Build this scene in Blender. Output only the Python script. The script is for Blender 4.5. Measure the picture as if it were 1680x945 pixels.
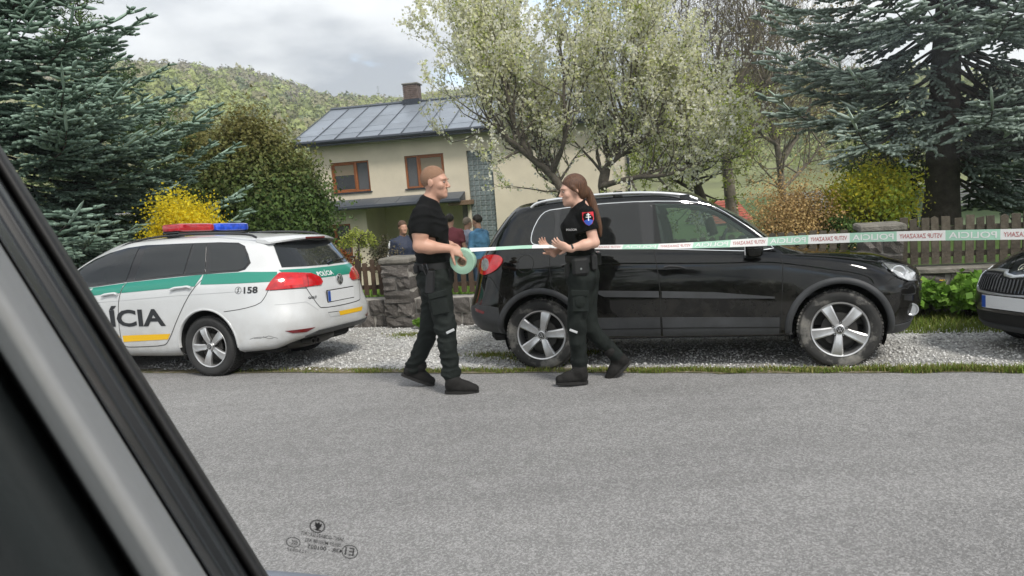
import bpy, bmesh, math, random
import numpy as np
from mathutils import Vector, Matrix
from mathutils.bvhtree import BVHTree
from mathutils.geometry import delaunay_2d_cdt

for o in list(bpy.data.objects): bpy.data.objects.remove(o)
SC = bpy.context.scene
COL = SC.collection
rnd = random.Random(7)
NR = np.random.RandomState(11)
R = math.radians

# ------------------------------------------------------------------ camera
EYE = 1.70                                  # seated in a van across the road
PITCH = math.atan(162/1200.0); ROLL = R(4.3)
cd = bpy.data.cameras.new('camera'); cam = bpy.data.objects.new('camera', cd); COL.objects.link(cam)
cd.sensor_width = 36; cd.lens = 36*1200/1680.0; cd.clip_start = 0.02; cd.clip_end = 4000
_fw = np.array([0, math.cos(PITCH), -math.sin(PITCH)]); _r0 = np.array([1., 0, 0]); _u0 = np.cross(_r0, _fw)
_Rt = math.cos(ROLL)*_r0-math.sin(ROLL)*_u0; _Up = math.sin(ROLL)*_r0+math.cos(ROLL)*_u0
cam.matrix_world = Matrix(((_Rt[0], _Up[0], -_fw[0], 0), (_Rt[1], _Up[1], -_fw[1], 0), (_Rt[2], _Up[2], -_fw[2], EYE), (0, 0, 0, 1)))
cd.dof.use_dof = True; cd.dof.focus_distance = 7.5; cd.dof.aperture_fstop = 16.0
SC.camera = cam

def at(px, py, Y):
    """point of the view through photo pixel (1680 wide) at world depth Y"""
    d = _fw*1200+_Rt*(px-840)-_Up*(py-472.5); t = Y/d[1]
    return np.array([0, 0, EYE])+d*t

# ------------------------------------------------------------------ sky, sun, exposure
SUN_AZ = R(146); SUN_EL = R(50)             # azimuth measured clockwise from +Y (away from the viewer)
sun_dir = Vector((math.sin(SUN_AZ)*math.cos(SUN_EL), math.cos(SUN_AZ)*math.cos(SUN_EL), math.sin(SUN_EL)))
W = bpy.data.worlds.new('World'); SC.world = W; W.use_nodes = True
nt = W.node_tree; nt.nodes.clear()
def N_(t, **k):
    n = nt.nodes.new(t)
    for a, b in k.items(): setattr(n, a, b)
    return n
out = N_('ShaderNodeOutputWorld'); bg = N_('ShaderNodeBackground'); bg.inputs['Strength'].default_value = 0.15
sky = N_('ShaderNodeTexSky', sky_type='NISHITA', sun_disc=False, sun_elevation=SUN_EL, sun_rotation=SUN_AZ, air_density=1.0, dust_density=1.5, altitude=500)
tc = N_('ShaderNodeTexCoord'); sep = N_('ShaderNodeSeparateXYZ'); nt.links.new(tc.outputs['Generated'], sep.inputs[0])
def math_(op, a, b=None):
    n = N_('ShaderNodeMath', operation=op)
    for i, v in enumerate((a, b)):
        if v is None: continue
        if isinstance(v, (int, float)): n.inputs[i].default_value = v
        else: nt.links.new(v, n.inputs[i])
    return n.outputs[0]
zz = math_('ADD', math_('MAXIMUM', sep.outputs[2], 0.0), 0.22)
cmb = N_('ShaderNodeCombineXYZ')
nt.links.new(math_('DIVIDE', sep.outputs[0], zz), cmb.inputs[0]); nt.links.new(math_('DIVIDE', sep.outputs[1], zz), cmb.inputs[1])
def noise_(scale, detail, rough, off):
    mp = N_('ShaderNodeMapping'); mp.inputs['Location'].default_value = off; nt.links.new(cmb.outputs[0], mp.inputs[0])
    n = N_('ShaderNodeTexNoise'); n.inputs['Scale'].default_value = scale; n.inputs['Detail'].default_value = detail; n.inputs['Roughness'].default_value = rough
    nt.links.new(mp.outputs[0], n.inputs['Vector']); return n.outputs[0]
def ramp_(fac, stops):
    r = N_('ShaderNodeValToRGB'); e = r.color_ramp.elements
    while len(e) < len(stops): e.new(0.5)
    for el, (p, c) in zip(e, stops): el.position = p; el.color = c if len(c) == 4 else (*c, 1)
    nt.links.new(fac, r.inputs[0]); return r.outputs[0]
cover = ramp_(noise_(0.9, 6, .55, (9.1, 5.5, 0)), [(.33, (0, 0, 0)), (.42, (1, 1, 1))])
shade = ramp_(noise_(0.75, 7, .52, (3.9, 5.7, 0)), [(.38, (4.0, 4.03, 4.06)), (.50, (3.05, 3.12, 3.25)), (.60, (1.5, 1.61, 1.84))])
mx = N_('ShaderNodeMix', data_type='RGBA'); nt.links.new(cover, mx.inputs[0]); nt.links.new(sky.outputs[0], mx.inputs[6]); nt.links.new(shade, mx.inputs[7])
nt.links.new(mx.outputs[2], bg.inputs['Color']); nt.links.new(bg.outputs[0], out.inputs[0])
sl = bpy.data.lights.new('sun', 'SUN'); sl.energy = 1.5; sl.angle = R(12); sl.color = (1, .95, .88)
so = bpy.data.objects.new('sun', sl); COL.objects.link(so); so.rotation_euler = sun_dir.to_track_quat('Z', 'Y').to_euler(); so.location = (0, 0, 30)
SC.view_settings.view_transform = 'Standard'; SC.view_settings.look = 'None'; SC.view_settings.gamma = 1; SC.view_settings.exposure = 1.18
SC.cycles.max_bounces = 8; SC.cycles.diffuse_bounces = 5; SC.cycles.glossy_bounces = 3; SC.cycles.transmission_bounces = 5; SC.cycles.transparent_max_bounces = 10
SC.cycles.caustics_reflective = False; SC.cycles.caustics_refractive = False

# ------------------------------------------------------------------ materials
MATS = {}
def mat(name, col=(.5, .5, .5), rough=.6, metal=0, spec=.5, coat=0, noise=None, bump=None, rand=0, stops=None, coords='Object', emit=None, trans=0, backcol=None, sheen=0, alpha=1):
    """principled material; noise=(scale, amount, detail) varies the colour, bump=(scale, strength), rand = per-object brightness"""
    if name in MATS: return MATS[name]
    m = bpy.data.materials.new(name); m.use_nodes = True; t = m.node_tree; b = t.nodes['Principled BSDF']
    L = t.links.new
    b.inputs['Roughness'].default_value = rough; b.inputs['Metallic'].default_value = metal; b.inputs['Specular IOR Level'].default_value = spec
    if coat: b.inputs['Coat Weight'].default_value = coat; b.inputs['Coat Roughness'].default_value = .05
    if sheen: b.inputs['Sheen Weight'].default_value = sheen
    if trans: b.inputs['Transmission Weight'].default_value = trans
    b.inputs['Base Color'].default_value = (*col, 1)
    m.diffuse_color = (*col, 1)
    tcn = t.nodes.new('ShaderNodeTexCoord'); vec = tcn.outputs[coords]
    cur = None
    if noise or stops:
        sc, amt, det = noise if noise else (8, .2, 4)
        n = t.nodes.new('ShaderNodeTexNoise'); n.inputs['Scale'].default_value = sc; n.inputs['Detail'].default_value = det; n.inputs['Roughness'].default_value = .6
        L(vec, n.inputs['Vector'])
        r = t.nodes.new('ShaderNodeValToRGB'); e = r.color_ramp.elements
        st = stops or [(.3, tuple(c*(1-amt) for c in col)), (.7, tuple(min(1, c*(1+amt)) for c in col))]
        while len(e) < len(st): e.new(.5)
        for el, (p, c) in zip(e, st): el.position = p; el.color = (*c, 1)
        L(n.outputs[0], r.inputs[0]); cur = r.outputs[0]
    if rand:
        oi = t.nodes.new('ShaderNodeObjectInfo'); mr = t.nodes.new('ShaderNodeMapRange'); mr.inputs[3].default_value = 1-rand; mr.inputs[4].default_value = 1+rand
        L(oi.outputs['Random'], mr.inputs[0]); hs = t.nodes.new('ShaderNodeHueSaturation'); L(mr.outputs[0], hs.inputs['Value'])
        if cur: L(cur, hs.inputs['Color'])
        else: hs.inputs['Color'].default_value = (*col, 1)
        cur = hs.outputs[0]
    if cur: L(cur, b.inputs['Base Color'])
    if bump:
        bs = bump if isinstance(bump[0], tuple) else (bump,)
        prev = None
        for sc, stg in bs:
            n2 = t.nodes.new('ShaderNodeTexNoise'); n2.inputs['Scale'].default_value = sc; n2.inputs['Detail'].default_value = 4; L(vec, n2.inputs['Vector'])
            bp = t.nodes.new('ShaderNodeBump'); bp.inputs['Strength'].default_value = stg; bp.inputs['Distance'].default_value = .02 if sc < 60 else .006
            L(n2.outputs[0], bp.inputs['Height'])
            if prev: L(prev, bp.inputs['Normal'])
            prev = bp.outputs[0]
        L(prev, b.inputs['Normal'])
    if emit: b.inputs['Emission Color'].default_value = (*emit, 1); b.inputs['Emission Strength'].default_value = 1
    MATS[name] = m
    return m

def leafmat(name, col, var=.25, transl=.35, attr=None, rough=.6):
    """foliage: colour varied by the per-leaf 'tint' attribute, some light passes through"""
    if name in MATS: return MATS[name]
    m = bpy.data.materials.new(name); m.use_nodes = True; t = m.node_tree; L = t.links.new
    b = t.nodes['Principled BSDF']; b.inputs['Roughness'].default_value = rough; b.inputs['Specular IOR Level'].default_value = .25
    at_ = t.nodes.new('ShaderNodeAttribute'); at_.attribute_name = 'tint'
    L(at_.outputs['Color'], b.inputs['Base Color'])
    tr = t.nodes.new('ShaderNodeBsdfTranslucent'); L(at_.outputs['Color'], tr.inputs['Color'])
    mix = t.nodes.new('ShaderNodeMixShader'); mix.inputs[0].default_value = transl
    L(b.outputs[0], mix.inputs[1]); L(tr.outputs[0], mix.inputs[2]); L(mix.outputs[0], t.nodes['Material Output'].inputs[0])
    MATS[name] = m
    return m

def glassmat(name, tint=(.5, .6, .55), body=(.01, .012, .012), see=.5, rough=.02):
    """thin sheet of tinted glass: sharp reflection over a part see-through, part dark body"""
    if name in MATS: return MATS[name]
    m = bpy.data.materials.new(name); m.use_nodes = True; t = m.node_tree; L = t.links.new
    b = t.nodes['Principled BSDF']; b.inputs['Base Color'].default_value = (*body, 1); b.inputs['Roughness'].default_value = rough; b.inputs['IOR'].default_value = 1.52; b.inputs['Specular IOR Level'].default_value = .5
    if see > 0:
        tp = t.nodes.new('ShaderNodeBsdfTransparent'); tp.inputs[0].default_value = (*tint, 1)
        fr = t.nodes.new('ShaderNodeFresnel'); fr.inputs[0].default_value = 1.5
        mr = t.nodes.new('ShaderNodeMapRange'); mr.inputs[1].default_value = 0; mr.inputs[2].default_value = 1; mr.inputs[3].default_value = 1-see; mr.inputs[4].default_value = 1
        L(fr.outputs[0], mr.inputs[0])
        mix = t.nodes.new('ShaderNodeMixShader'); L(mr.outputs[0], mix.inputs[0]); L(tp.outputs[0], mix.inputs[1]); L(b.outputs[0], mix.inputs[2])
        L(mix.outputs[0], t.nodes['Material Output'].inputs[0])
    MATS[name] = m
    return m

# ------------------------------------------------------------------ object helpers
def link(name, me, m=None, parent=None, loc=None, smooth=False):
    o = bpy.data.objects.new(name, me); COL.objects.link(o)
    if m is not None and not me.materials:
        for q in (m if isinstance(m, (list, tuple)) else [m]): me.materials.append(q)
    if parent is not None: o.parent = parent
    if loc is not None: o.location = loc
    if smooth: me.polygons.foreach_set('use_smooth', np.ones(len(me.polygons), bool))
    return o
def mesh(name, v, f, m=None, parent=None, smooth=False, loc=None):
    me = bpy.data.meshes.new(name); me.from_pydata([tuple(map(float, p)) for p in v], [], [tuple(int(i) for i in q) for q in f]); me.update()
    return link(name, me, m, parent, loc, smooth)
def npmesh(name, V, F, m=None, parent=None, smooth=False, tint=None, loc=None):
    """fast mesh from numpy verts (n,3) and faces (k,3|4); tint = colour per face"""
    me = bpy.data.meshes.new(name); F = np.asarray(F); k = F.shape[1]
    me.vertices.add(len(V)); me.vertices.foreach_set('co', np.asarray(V, np.float32).ravel())
    me.loops.add(F.size); me.loops.foreach_set('vertex_index', F.astype(np.int32).ravel())
    me.polygons.add(len(F)); me.polygons.foreach_set('loop_start', np.arange(0, F.size, k, dtype=np.int32))
    me.update(calc_edges=True)
    if tint is not None:
        a = me.attributes.new('tint', 'FLOAT_COLOR', 'FACE'); c = np.ones((len(F), 4), np.float32); c[:, :3] = tint; a.data.foreach_set('color', c.ravel())
    return link(name, me, m, parent, loc, smooth)
def empty(name, loc=(0, 0, 0), rz=0):
    o = bpy.data.objects.new(name, None); COL.objects.link(o); o.location = tuple(map(float, loc)); o.rotation_euler = (0, 0, rz); o.empty_display_size = .1
    return o
def tag(o, label=None, cat=None, group=None, kind=None):
    if label: o['label'] = label
    if cat: o['category'] = cat
    if group: o['group'] = group
    if kind: o['kind'] = kind
    return o

class MB:
    """collects shapes into one mesh"""
    def __init__(s): s.v = []; s.f = []; s.mi = []
    def add(s, v, f, mi=0):
        n = len(s.v); s.v += [tuple(map(float, p)) for p in v]; s.f += [tuple(i+n for i in q) for q in f]; s.mi += [mi]*len(f)
    def box(s, c, d, rot=None, mi=0, taper=1.0):
        hx, hy, hz = d[0]/2, d[1]/2, d[2]/2
        v = [Vector((x*hx*(taper if z > 0 else 1), y*hy*(taper if z > 0 else 1), z*hz)) for z in (-1, 1) for y in (-1, 1) for x in (-1, 1)]
        if rot is not None: v = [rot @ p for p in v]
        v = [p+Vector(c) for p in v]
        s.add(v, [(0, 2, 3, 1), (4, 5, 7, 6), (0, 1, 5, 4), (2, 6, 7, 3), (0, 4, 6, 2), (1, 3, 7, 5)], mi)
    def bbox(s, c, d, b=.01, rot=None, mi=0):
        """box with bevelled (chamfered) edges"""
        hx, hy, hz = [q/2 for q in d]; b = min(b, hx*.9, hy*.9, hz*.9)
        bm = bmesh.new(); bmesh.ops.create_cube(bm, size=1); bmesh.ops.scale(bm, vec=d, verts=bm.verts)
        bmesh.ops.bevel(bm, geom=bm.edges[:], offset=b, segments=1, affect='EDGES', profile=.5)
        bm.verts.index_update()
        v = [(rot @ q.co if rot is not None else q.co)+Vector(c) for q in bm.verts]; f = [tuple(x.index for x in q.verts) for q in bm.faces]; bm.free()
        s.add(v, f, mi)
    def tube(s, pts, rad, n=8, cap=True, mi=0):
        pts = [Vector(p) for p in pts]; m = len(pts)
        rad = rad if isinstance(rad, (list, tuple)) else [rad]*m
        up = Vector((0, 0, 1)); rings = []; prev = None
        for i, p in enumerate(pts):
            d = (pts[min(i+1, m-1)]-pts[max(i-1, 0)]).normalized()
            if prev is None:
                a = d.cross(up)
                if a.length < .05: a = d.cross(Vector((1, 0, 0)))
            else: a = prev-d*prev.dot(d)
            a.normalize(); prev = a; b = d.cross(a)
            rings.append([p+(a*math.cos(2*math.pi*k/n)+b*math.sin(2*math.pi*k/n))*rad[i] for k in range(n)])
        v = [q for r in rings for q in r]; f = []
        for i in range(m-1):
            for k in range(n): f.append((i*n+k, i*n+(k+1) % n, (i+1)*n+(k+1) % n, (i+1)*n+k))
        if cap: f += [tuple(range(n))[::-1], tuple((m-1)*n+k for k in range(n))]
        s.add(v, f, mi)
    def lathe(s, prof, n=32, axis='y', c=(0, 0, 0), mi=0, closed=False):
        """profile [(along, radius)] turned about an axis"""
        v = []
        for a, r in prof:
            for k in range(n):
                t = 2*math.pi*k/n; p, q = r*math.cos(t), r*math.sin(t)
                v.append({'y': (p+c[0], a+c[1], q+c[2]), 'z': (p+c[0], q+c[1], a+c[2]), 'x': (a+c[0], p+c[1], q+c[2])}[axis])
        m = len(prof); f = []
        for i in range(m if closed else m-1):
            j = (i+1) % m
            for k in range(n): f.append((i*n+k, i*n+(k+1) % n, j*n+(k+1) % n, j*n+k))
        s.add(v, f, mi)
    def prism(s, poly, h0, h1, plane='xz', mi=0):
        """2-D polygon extruded between h0 and h1"""
        def P(a, b, h): return {'xz': (a, h, b), 'xy': (a, b, h), 'yz': (h, a, b)}[plane]
        n = len(poly); v = [P(a, b, h0) for a, b in poly]+[P(a, b, h1) for a, b in poly]
        s.add(v, [tuple(range(n)), tuple(range(2*n-1, n-1, -1))]+[(i, (i+1) % n, n+(i+1) % n, n+i) for i in range(n)], mi)
    def build(s, name, m=None, parent=None, smooth=False, loc=None, fixn=True):
        me = bpy.data.meshes.new(name); me.from_pydata(s.v, [], s.f); me.update()
        ms = m if isinstance(m, (list, tuple)) else [m]
        for q in ms: me.materials.append(q)
        if len(ms) > 1: me.polygons.foreach_set('material_index', np.array(s.mi, np.int32))
        if fixn:
            bm = bmesh.new(); bm.from_mesh(me); bmesh.ops.recalc_face_normals(bm, faces=bm.faces[:]); bm.to_mesh(me); bm.free()
        o = link(name, me, None, parent, loc, smooth)
        if smooth:
            try: me.set_sharp_from_angle(angle=R(38))
            except Exception: pass
        return o
def copy_tree(o, parent=None, mapping=None):
    c = o.copy(); COL.objects.link(c); c.parent = parent
    for ch in o.children: copy_tree(ch, c)
    return c
def text_mesh(txt, size=1.0, bold=0.0, mirror=False, shear=0, width=1.0):
    """flat outline of a word as (verts, faces), lower left at the origin"""
    cu = bpy.data.curves.new('t', 'FONT'); cu.body = txt; cu.size = size; cu.offset = bold; cu.shear = shear; cu.resolution_u = 3
    ob = bpy.data.objects.new('t', cu); COL.objects.link(ob)
    dg = bpy.context.evaluated_depsgraph_get(); me = bpy.data.meshes.new_from_object(ob.evaluated_get(dg))
    v = np.array([p.co[:2] for p in me.vertices]); f = [tuple(p.vertices) for p in me.polygons]
    bpy.data.objects.remove(ob); bpy.data.curves.remove(cu); bpy.data.meshes.remove(me)
    v -= v.min(0); v[:, 0] *= width
    if mirror: v[:, 0] = v[:, 0].max()-v[:, 0]; f = [q[::-1] for q in f]
    return v, f

# ------------------------------------------------------------------ frame of the road: s along it (to the right), t away from its far edge
E1 = np.array([.9575, -.2885, 0]); E2 = np.array([.2885, .9575, 0]); RO = np.array([0, 6.651, 0]); SLOPE = .06
def RW(s, t, z=0.0): return RO+E1*s+E2*t+np.array([0, 0, z])
RANG = math.atan2(E1[1], E1[0])
def st_of(x, y): d = np.array([x, y-6.651, 0]); return d@E1, d@E2
def norm(v): return v/np.maximum(np.linalg.norm(v, axis=-1, keepdims=True), 1e-9)
def smoothstep(a, b, x):
    u = np.clip((x-a)/(b-a), 0, 1); return u*u*(3-2*u)
def ground_z(x, y):
    s, t = x*E1[0]+(y-6.651)*E1[1], x*E2[0]+(y-6.651)*E2[1]
    z = np.where(t < 0, 0, -SLOPE*np.clip(t, 0, 1.7))
    garden = .22-.85*smoothstep(3.8, 9, t)-1.05*smoothstep(10, 19, t)+.75*smoothstep(1.5, 5, s)*smoothstep(3.3, 6, t)*(1-.5*smoothstep(9, 20, t))
    return np.where(t > 3.15, garden, z)
GN = Vector((E2[0]*SLOPE, E2[1]*SLOPE, 1)).normalized()
# ------------------------------------------------------------------ the ground
def road_mat():
    m = bpy.data.materials.new('worn_asphalt'); m.use_nodes = True; t = m.node_tree; L = t.links.new; b = t.nodes['Principled BSDF']
    b.inputs['Roughness'].default_value = .85; b.inputs['Specular IOR Level'].default_value = .3
    tc_ = t.nodes.new('ShaderNodeTexCoord')
    def nz(sc, det, ty='ShaderNodeTexNoise'):
        n = t.nodes.new(ty); n.inputs['Scale'].default_value = sc
        if 'Detail' in n.inputs: n.inputs['Detail'].default_value = det
        L(tc_.outputs['Object'], n.inputs['Vector']); return n
    def rp(o, st):
        r = t.nodes.new('ShaderNodeValToRGB'); e = r.color_ramp.elements
        while len(e) < len(st): e.new(.5)
        for el, (p, c) in zip(e, st): el.position = p; el.color = (c, c, c, 1) if isinstance(c, float) else (*c, 1)
        L(o, r.inputs[0]); return r.outputs[0]
    def mul(a, c):
        n = t.nodes.new('ShaderNodeMix'); n.data_type = 'RGBA'; n.blend_type = 'MULTIPLY'; n.inputs[0].default_value = 1; L(a, n.inputs[6]); L(c, n.inputs[7]); return n.outputs[2]
    big = rp(nz(.55, 5).outputs[0], [(.3, (.150, .147, .145)), (.7, (.174, .171, .168))])
    mid = rp(nz(9, 4).outputs[0], [(.3, .92), (.7, 1.06)])
    v = nz(300, 2, 'ShaderNodeTexVoronoi'); grain = rp(v.outputs['Color'], [(.0, .62), (.25, .88), (.8, 1.08), (1.0, 1.5)])
    v2 = nz(95, 2, 'ShaderNodeTexVoronoi'); coarse = rp(v2.outputs['Color'], [(.0, .86), (.3, .97), (.75, 1.03), (.95, 1.09), (1.0, 1.5)]); fine = mul(rp(nz(60, 5).outputs[0], [(.36, .90), (.5, 1.0), (.64, 1.08)]), coarse)
    mp = t.nodes.new('ShaderNodeMapping'); mp.inputs['Rotation'].default_value = (0, 0, -RANG); mp.inputs['Scale'].default_value = (.09, 1.0, 1.0); L(tc_.outputs['Object'], mp.inputs[0])
    st_ = nz(1.1, 4); L(mp.outputs[0], st_.inputs['Vector']); tracks = rp(st_.outputs[0], [(.32, .84), (.52, 1.0), (.7, 1.08)])
    sp_ = nz(5.5, 1, 'ShaderNodeTexVoronoi'); spots = rp(sp_.outputs['Distance'], [(.0, 1.9), (.022, 1.6), (.035, 1.0)])
    c = mul(mul(mul(mul(mul(big, mid), grain), fine), tracks), spots)
    L(c, b.inputs['Base Color'])
    bp = t.nodes.new('ShaderNodeBump'); bp.inputs['Strength'].default_value = 1.0; bp.inputs['Distance'].default_value = .008
    L(nz(75, 4).outputs[0], bp.inputs['Height']); L(bp.outputs[0], b.inputs['Normal'])
    return m
def gravel_mat():
    m = bpy.data.materials.new('pale_crushed_gravel'); m.use_nodes = True; t = m.node_tree; L = t.links.new; b = t.nodes['Principled BSDF']
    b.inputs['Roughness'].default_value = .9
    tc_ = t.nodes.new('ShaderNodeTexCoord'); v = t.nodes.new('ShaderNodeTexVoronoi'); v.inputs['Scale'].default_value = 55; L(tc_.outputs['Object'], v.inputs['Vector'])
    sp = t.nodes.new('ShaderNodeSeparateColor'); L(v.outputs['Color'], sp.inputs[0])
    r = t.nodes.new('ShaderNodeValToRGB'); e = r.color_ramp.elements; e[0].position = 0; e[0].color = (.26, .255, .25, 1); e[1].position = 1; e[1].color = (.74, .735, .72, 1); q = e.new(.5); q.color = (.52, .515, .505, 1); L(sp.outputs[0], r.inputs[0])
    n = t.nodes.new('ShaderNodeTexNoise'); n.inputs['Scale'].default_value = 1.3; n.inputs['Detail'].default_value = 5; L(tc_.outputs['Object'], n.inputs['Vector'])
    r2 = t.nodes.new('ShaderNodeValToRGB'); r2.color_ramp.elements[0].position = .35; r2.color_ramp.elements[0].color = (.8, .78, .74, 1); r2.color_ramp.elements[1].position = .65; r2.color_ramp.elements[1].color = (1.08, 1.08, 1.08, 1); L(n.outputs[0], r2.inputs[0])
    mu = t.nodes.new('ShaderNodeMix'); mu.data_type = 'RGBA'; mu.blend_type = 'MULTIPLY'; mu.inputs[0].default_value = 1; L(r.outputs[0], mu.inputs[6]); L(r2.outputs[0], mu.inputs[7]); L(mu.outputs[2], b.inputs['Base Color'])
    bp = t.nodes.new('ShaderNodeBump'); bp.inputs['Strength'].default_value = 1; bp.inputs['Distance'].default_value = .02; L(v.outputs['Distance'], bp.inputs['Height']); bp.invert = True; L(bp.outputs[0], b.inputs['Normal'])
    return m
def sheet(name, s0, s1, t0, t1, m, zf, ns=2, ntt=2, edge=None):
    S, T = np.meshgrid(np.linspace(s0, s1, ns), np.linspace(t0, t1, ntt), indexing='ij'); V = []
    for s, t in zip(S.ravel(), T.ravel()):
        if edge is not None: t = edge(s, t)
        p = RW(s, t); V.append((p[0], p[1], zf(p[0], p[1], s, t)))
    F = [(i*ntt+j, (i+1)*ntt+j, (i+1)*ntt+j+1, i*ntt+j+1) for i in range(ns-1) for j in range(ntt-1)]
    o = mesh(name, V, F, m); tag(o, kind='structure'); return o
m_road = road_mat(); m_gravel = gravel_mat()
m_lawn = mat('lawn_soil', rough=.95, noise=(1.2, .3, 8), stops=[(.3, (.035, .06, .012)), (.5, (.055, .10, .018)), (.7, (.08, .12, .03))], bump=(25, .6))
m_verge = mat('mossy_verge', rough=.95, noise=(16, .3, 9), stops=[(.34, (.30, .27, .22)), (.46, (.17, .14, .085)), (.56, (.12, .115, .045)), (.68, (.085, .11, .03))], bump=(60, .8))
wob = lambda s: .035*math.sin(s*2.3)+.025*math.sin(s*5.1+1)+.015*math.sin(s*11.7+2)
sheet('road', -60, 60, -9, .04, m_road, lambda x, y, s, t: .004-SLOPE*max(t, 0), 2, 10)
sheet('verge', -40, 40, -.015, .20, m_verge, lambda x, y, s, t: .008-SLOPE*max(t, 0), 600, 4, lambda s, t: t+(wob(s)*(.35 if t < .05 else 1.3))+(.03*math.sin(s*37)+.02*math.sin(s*61+1) if t > .05 else .008*math.sin(s*43)))
sheet('gravel_strip', -40, 40, .1, 3.2, m_gravel, lambda x, y, s, t: -SLOPE*min(t, 1.7), 2, 32)
# the garden and the valley floor, reaching to the hills
def terrain(name, xs, ys, m, zoff=0):
    X, Y = np.meshgrid(xs, ys, indexing='ij'); Z = ground_z(X, Y)+zoff
    return X, Y, Z
gs = np.concatenate([np.arange(-40, 40.1, .8)]); gt = np.concatenate([np.arange(3.16, 24, .45), [30, 45, 70, 120]])
V = []
for s in gs:
    for t in gt:
        p = RW(s, t); z = float(ground_z(p[0], p[1])); V.append((p[0], p[1], z+.03*math.sin(s*1.7+t)*math.sin(t*1.3)))
n = len(gt); mesh('lawn', V, [(i*n+j, (i+1)*n+j, (i+1)*n+j+1, i*n+j+1) for i in range(len(gs)-1) for j in range(n-1)], m_lawn, smooth=True)['kind'] = 'structure'
o = mesh('ground', [(-1500, -1500, -3.2), (1500, -1500, -3.2), (1500, 1500, -3.2), (-1500, 1500, -3.2)], [(0, 1, 2, 3)], m_lawn); tag(o, kind='structure')
o = mesh('near_bank', [tuple(RW(-60, -30, .3)), tuple(RW(60, -30, .3)), tuple(RW(60, -8.95, -.01)), tuple(RW(-60, -8.95, -.01))], [(0, 1, 2, 3)], m_lawn); tag(o, kind='structure')
# ------------------------------------------------------------------ garden wall, piers and picket fence
TW = 2.9
m_stone = mat('dark_rubble_stone', rough=.9, noise=(14, .3, 8), stops=[(.3, (.075, .067, .06)), (.5, (.12, .108, .098)), (.72, (.20, .185, .17))], rand=.28, bump=((18, .9), (90, .5)))
m_mortar = mat('pale_mortar', (.36, .34, .31), .95, noise=(20, .25, 5), bump=(60, .5))
m_conc = mat('weathered_concrete_cap', rough=.95, noise=(6, .3, 9), stops=[(.3, (.10, .095, .08)), (.55, (.20, .185, .16)), (.72, (.27, .255, .225))], bump=(50, .6))
m_wood = mat('brown_stained_picket', rough=.85, noise=(9, .3, 6), stops=[(.3, (.045, .028, .018)), (.7, (.10, .062, .04))], rand=.3, bump=(40, .4))
m_wood2 = mat('weathered_grey_picket', rough=.9, noise=(9, .3, 6), stops=[(.3, (.045, .037, .028)), (.55, (.095, .08, .06)), (.75, (.15, .135, .105))], rand=.35, bump=(40, .5))
def rough_block(seed):
    """one quarried block, unit size, faces uneven"""
    rr = random.Random(seed); bm = bmesh.new(); bmesh.ops.create_cube(bm, size=1); bmesh.ops.subdivide_edges(bm, edges=bm.edges[:], cuts=2, use_grid_fill=True)
    for v in bm.verts:
        c = v.co; k = sum(abs(q) > .49 for q in c)
        v.co = c*(1-.05*(k >= 2))+Vector((rr.uniform(-.03, .03), rr.uniform(-.09, .05), rr.uniform(-.035, .035)))*(1 if k < 3 else .6)
    me = bpy.data.meshes.new('stone_block'); bm.to_mesh(me); bm.free(); me.materials.append(m_stone); return me
BLK = [rough_block(i) for i in range(8)]
def stone(parent, s, t, z, ds, dt, dz, rz=0):
    o = bpy.data.objects.new('stone_block', BLK[rnd.randrange(8)]); COL.objects.link(o); o.parent = parent; o.location = (s, t, z); o.scale = (ds, dt, dz); o.rotation_euler = (0, 0, (math.pi if rnd.random() < 0 else 0)); return o
def road_empty(name, s, t, z=0):
    p = RW(s, t, z); return empty(name, p, RANG)
wl = road_empty('stone_wall', 0, TW); tag(wl, 'low wall of dark stone blocks with pale mortar behind the gravel', 'wall')
b = MB(); b.box((-4.6, .15, .08), (11.4, .26, .42)); b.build('mortar_bed', m_mortar, wl)
for k, z0 in enumerate((-.13, .085)):
    s = -9.9+rnd.random()*.15
    while s < 1.0:
        w = rnd.uniform(.19, .33)
        if not (-2.80 < s+w/2 < -2.26 and k == 9): stone(wl, s+w/2, .145, z0+.1, w-.02, .30+rnd.uniform(-.015, .02), .20)
        s += w+.008
wr = road_empty('capped_wall', 0, TW); tag(wr, 'rubble wall with weathered concrete coping under the grey picket fence on the right', 'wall')
b = MB(); b.box((7.0, .15, .13), (11.8, .26, .52)); b.build('mortar_bed', m_mortar, wr)
for k, z0 in enumerate((-.12, .06, .23)):
    s = 1.12+rnd.random()*.2
    while s < 10:
        w = rnd.uniform(.22, .42); stone(wr, s+w/2, .145, z0+.08, w-.025, .30+rnd.uniform(-.01, .02), .165); s += w+.01
s = 1.1
while s < 12.5:
    w = rnd.uniform(1.0, 1.5); b = MB(); b.bbox((s+w/2, .15, .42), (w-.012, .36, .065), .012); b.build('coping', m_conc, wr); s += w
def pier(name, s, w, ztop, lab, rows):
    e = road_empty(name, s, TW+.12); tag(e, lab, 'gate pier')
    zb = -.12; h = (ztop-.09-zb)/rows
    b = MB(); b.box((0, 0, (zb+ztop-.09)/2), (w*.93, w*.9, ztop-.09-zb)); b.build('mortar_core', m_mortar, e)
    for k in range(rows):
        z = zb+h*(k+.5)
        if k % 2: 
            for q in (-1, 1): stone(e, q*w*.25, 0, z, w*.48, w*1.02, h*.93)
        else: stone(e, 0, 0, z, w*1.0, w*1.02, h*.93)
    b = MB(); b.bbox((0, 0, ztop-.045), (w*1.12, w*1.12, .085), .02); b.build('cap_slab', m_conc, e)
    return e
pier('stone_pier', -2.52, .42, .88, 'squat dark stone gate pier with pale slab behind the male officer', 5)
pier('concrete_pier', 3.6, .44, .99, 'mossy grey pier with flat cap between the picket panels behind the bonnet', 4)
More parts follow.
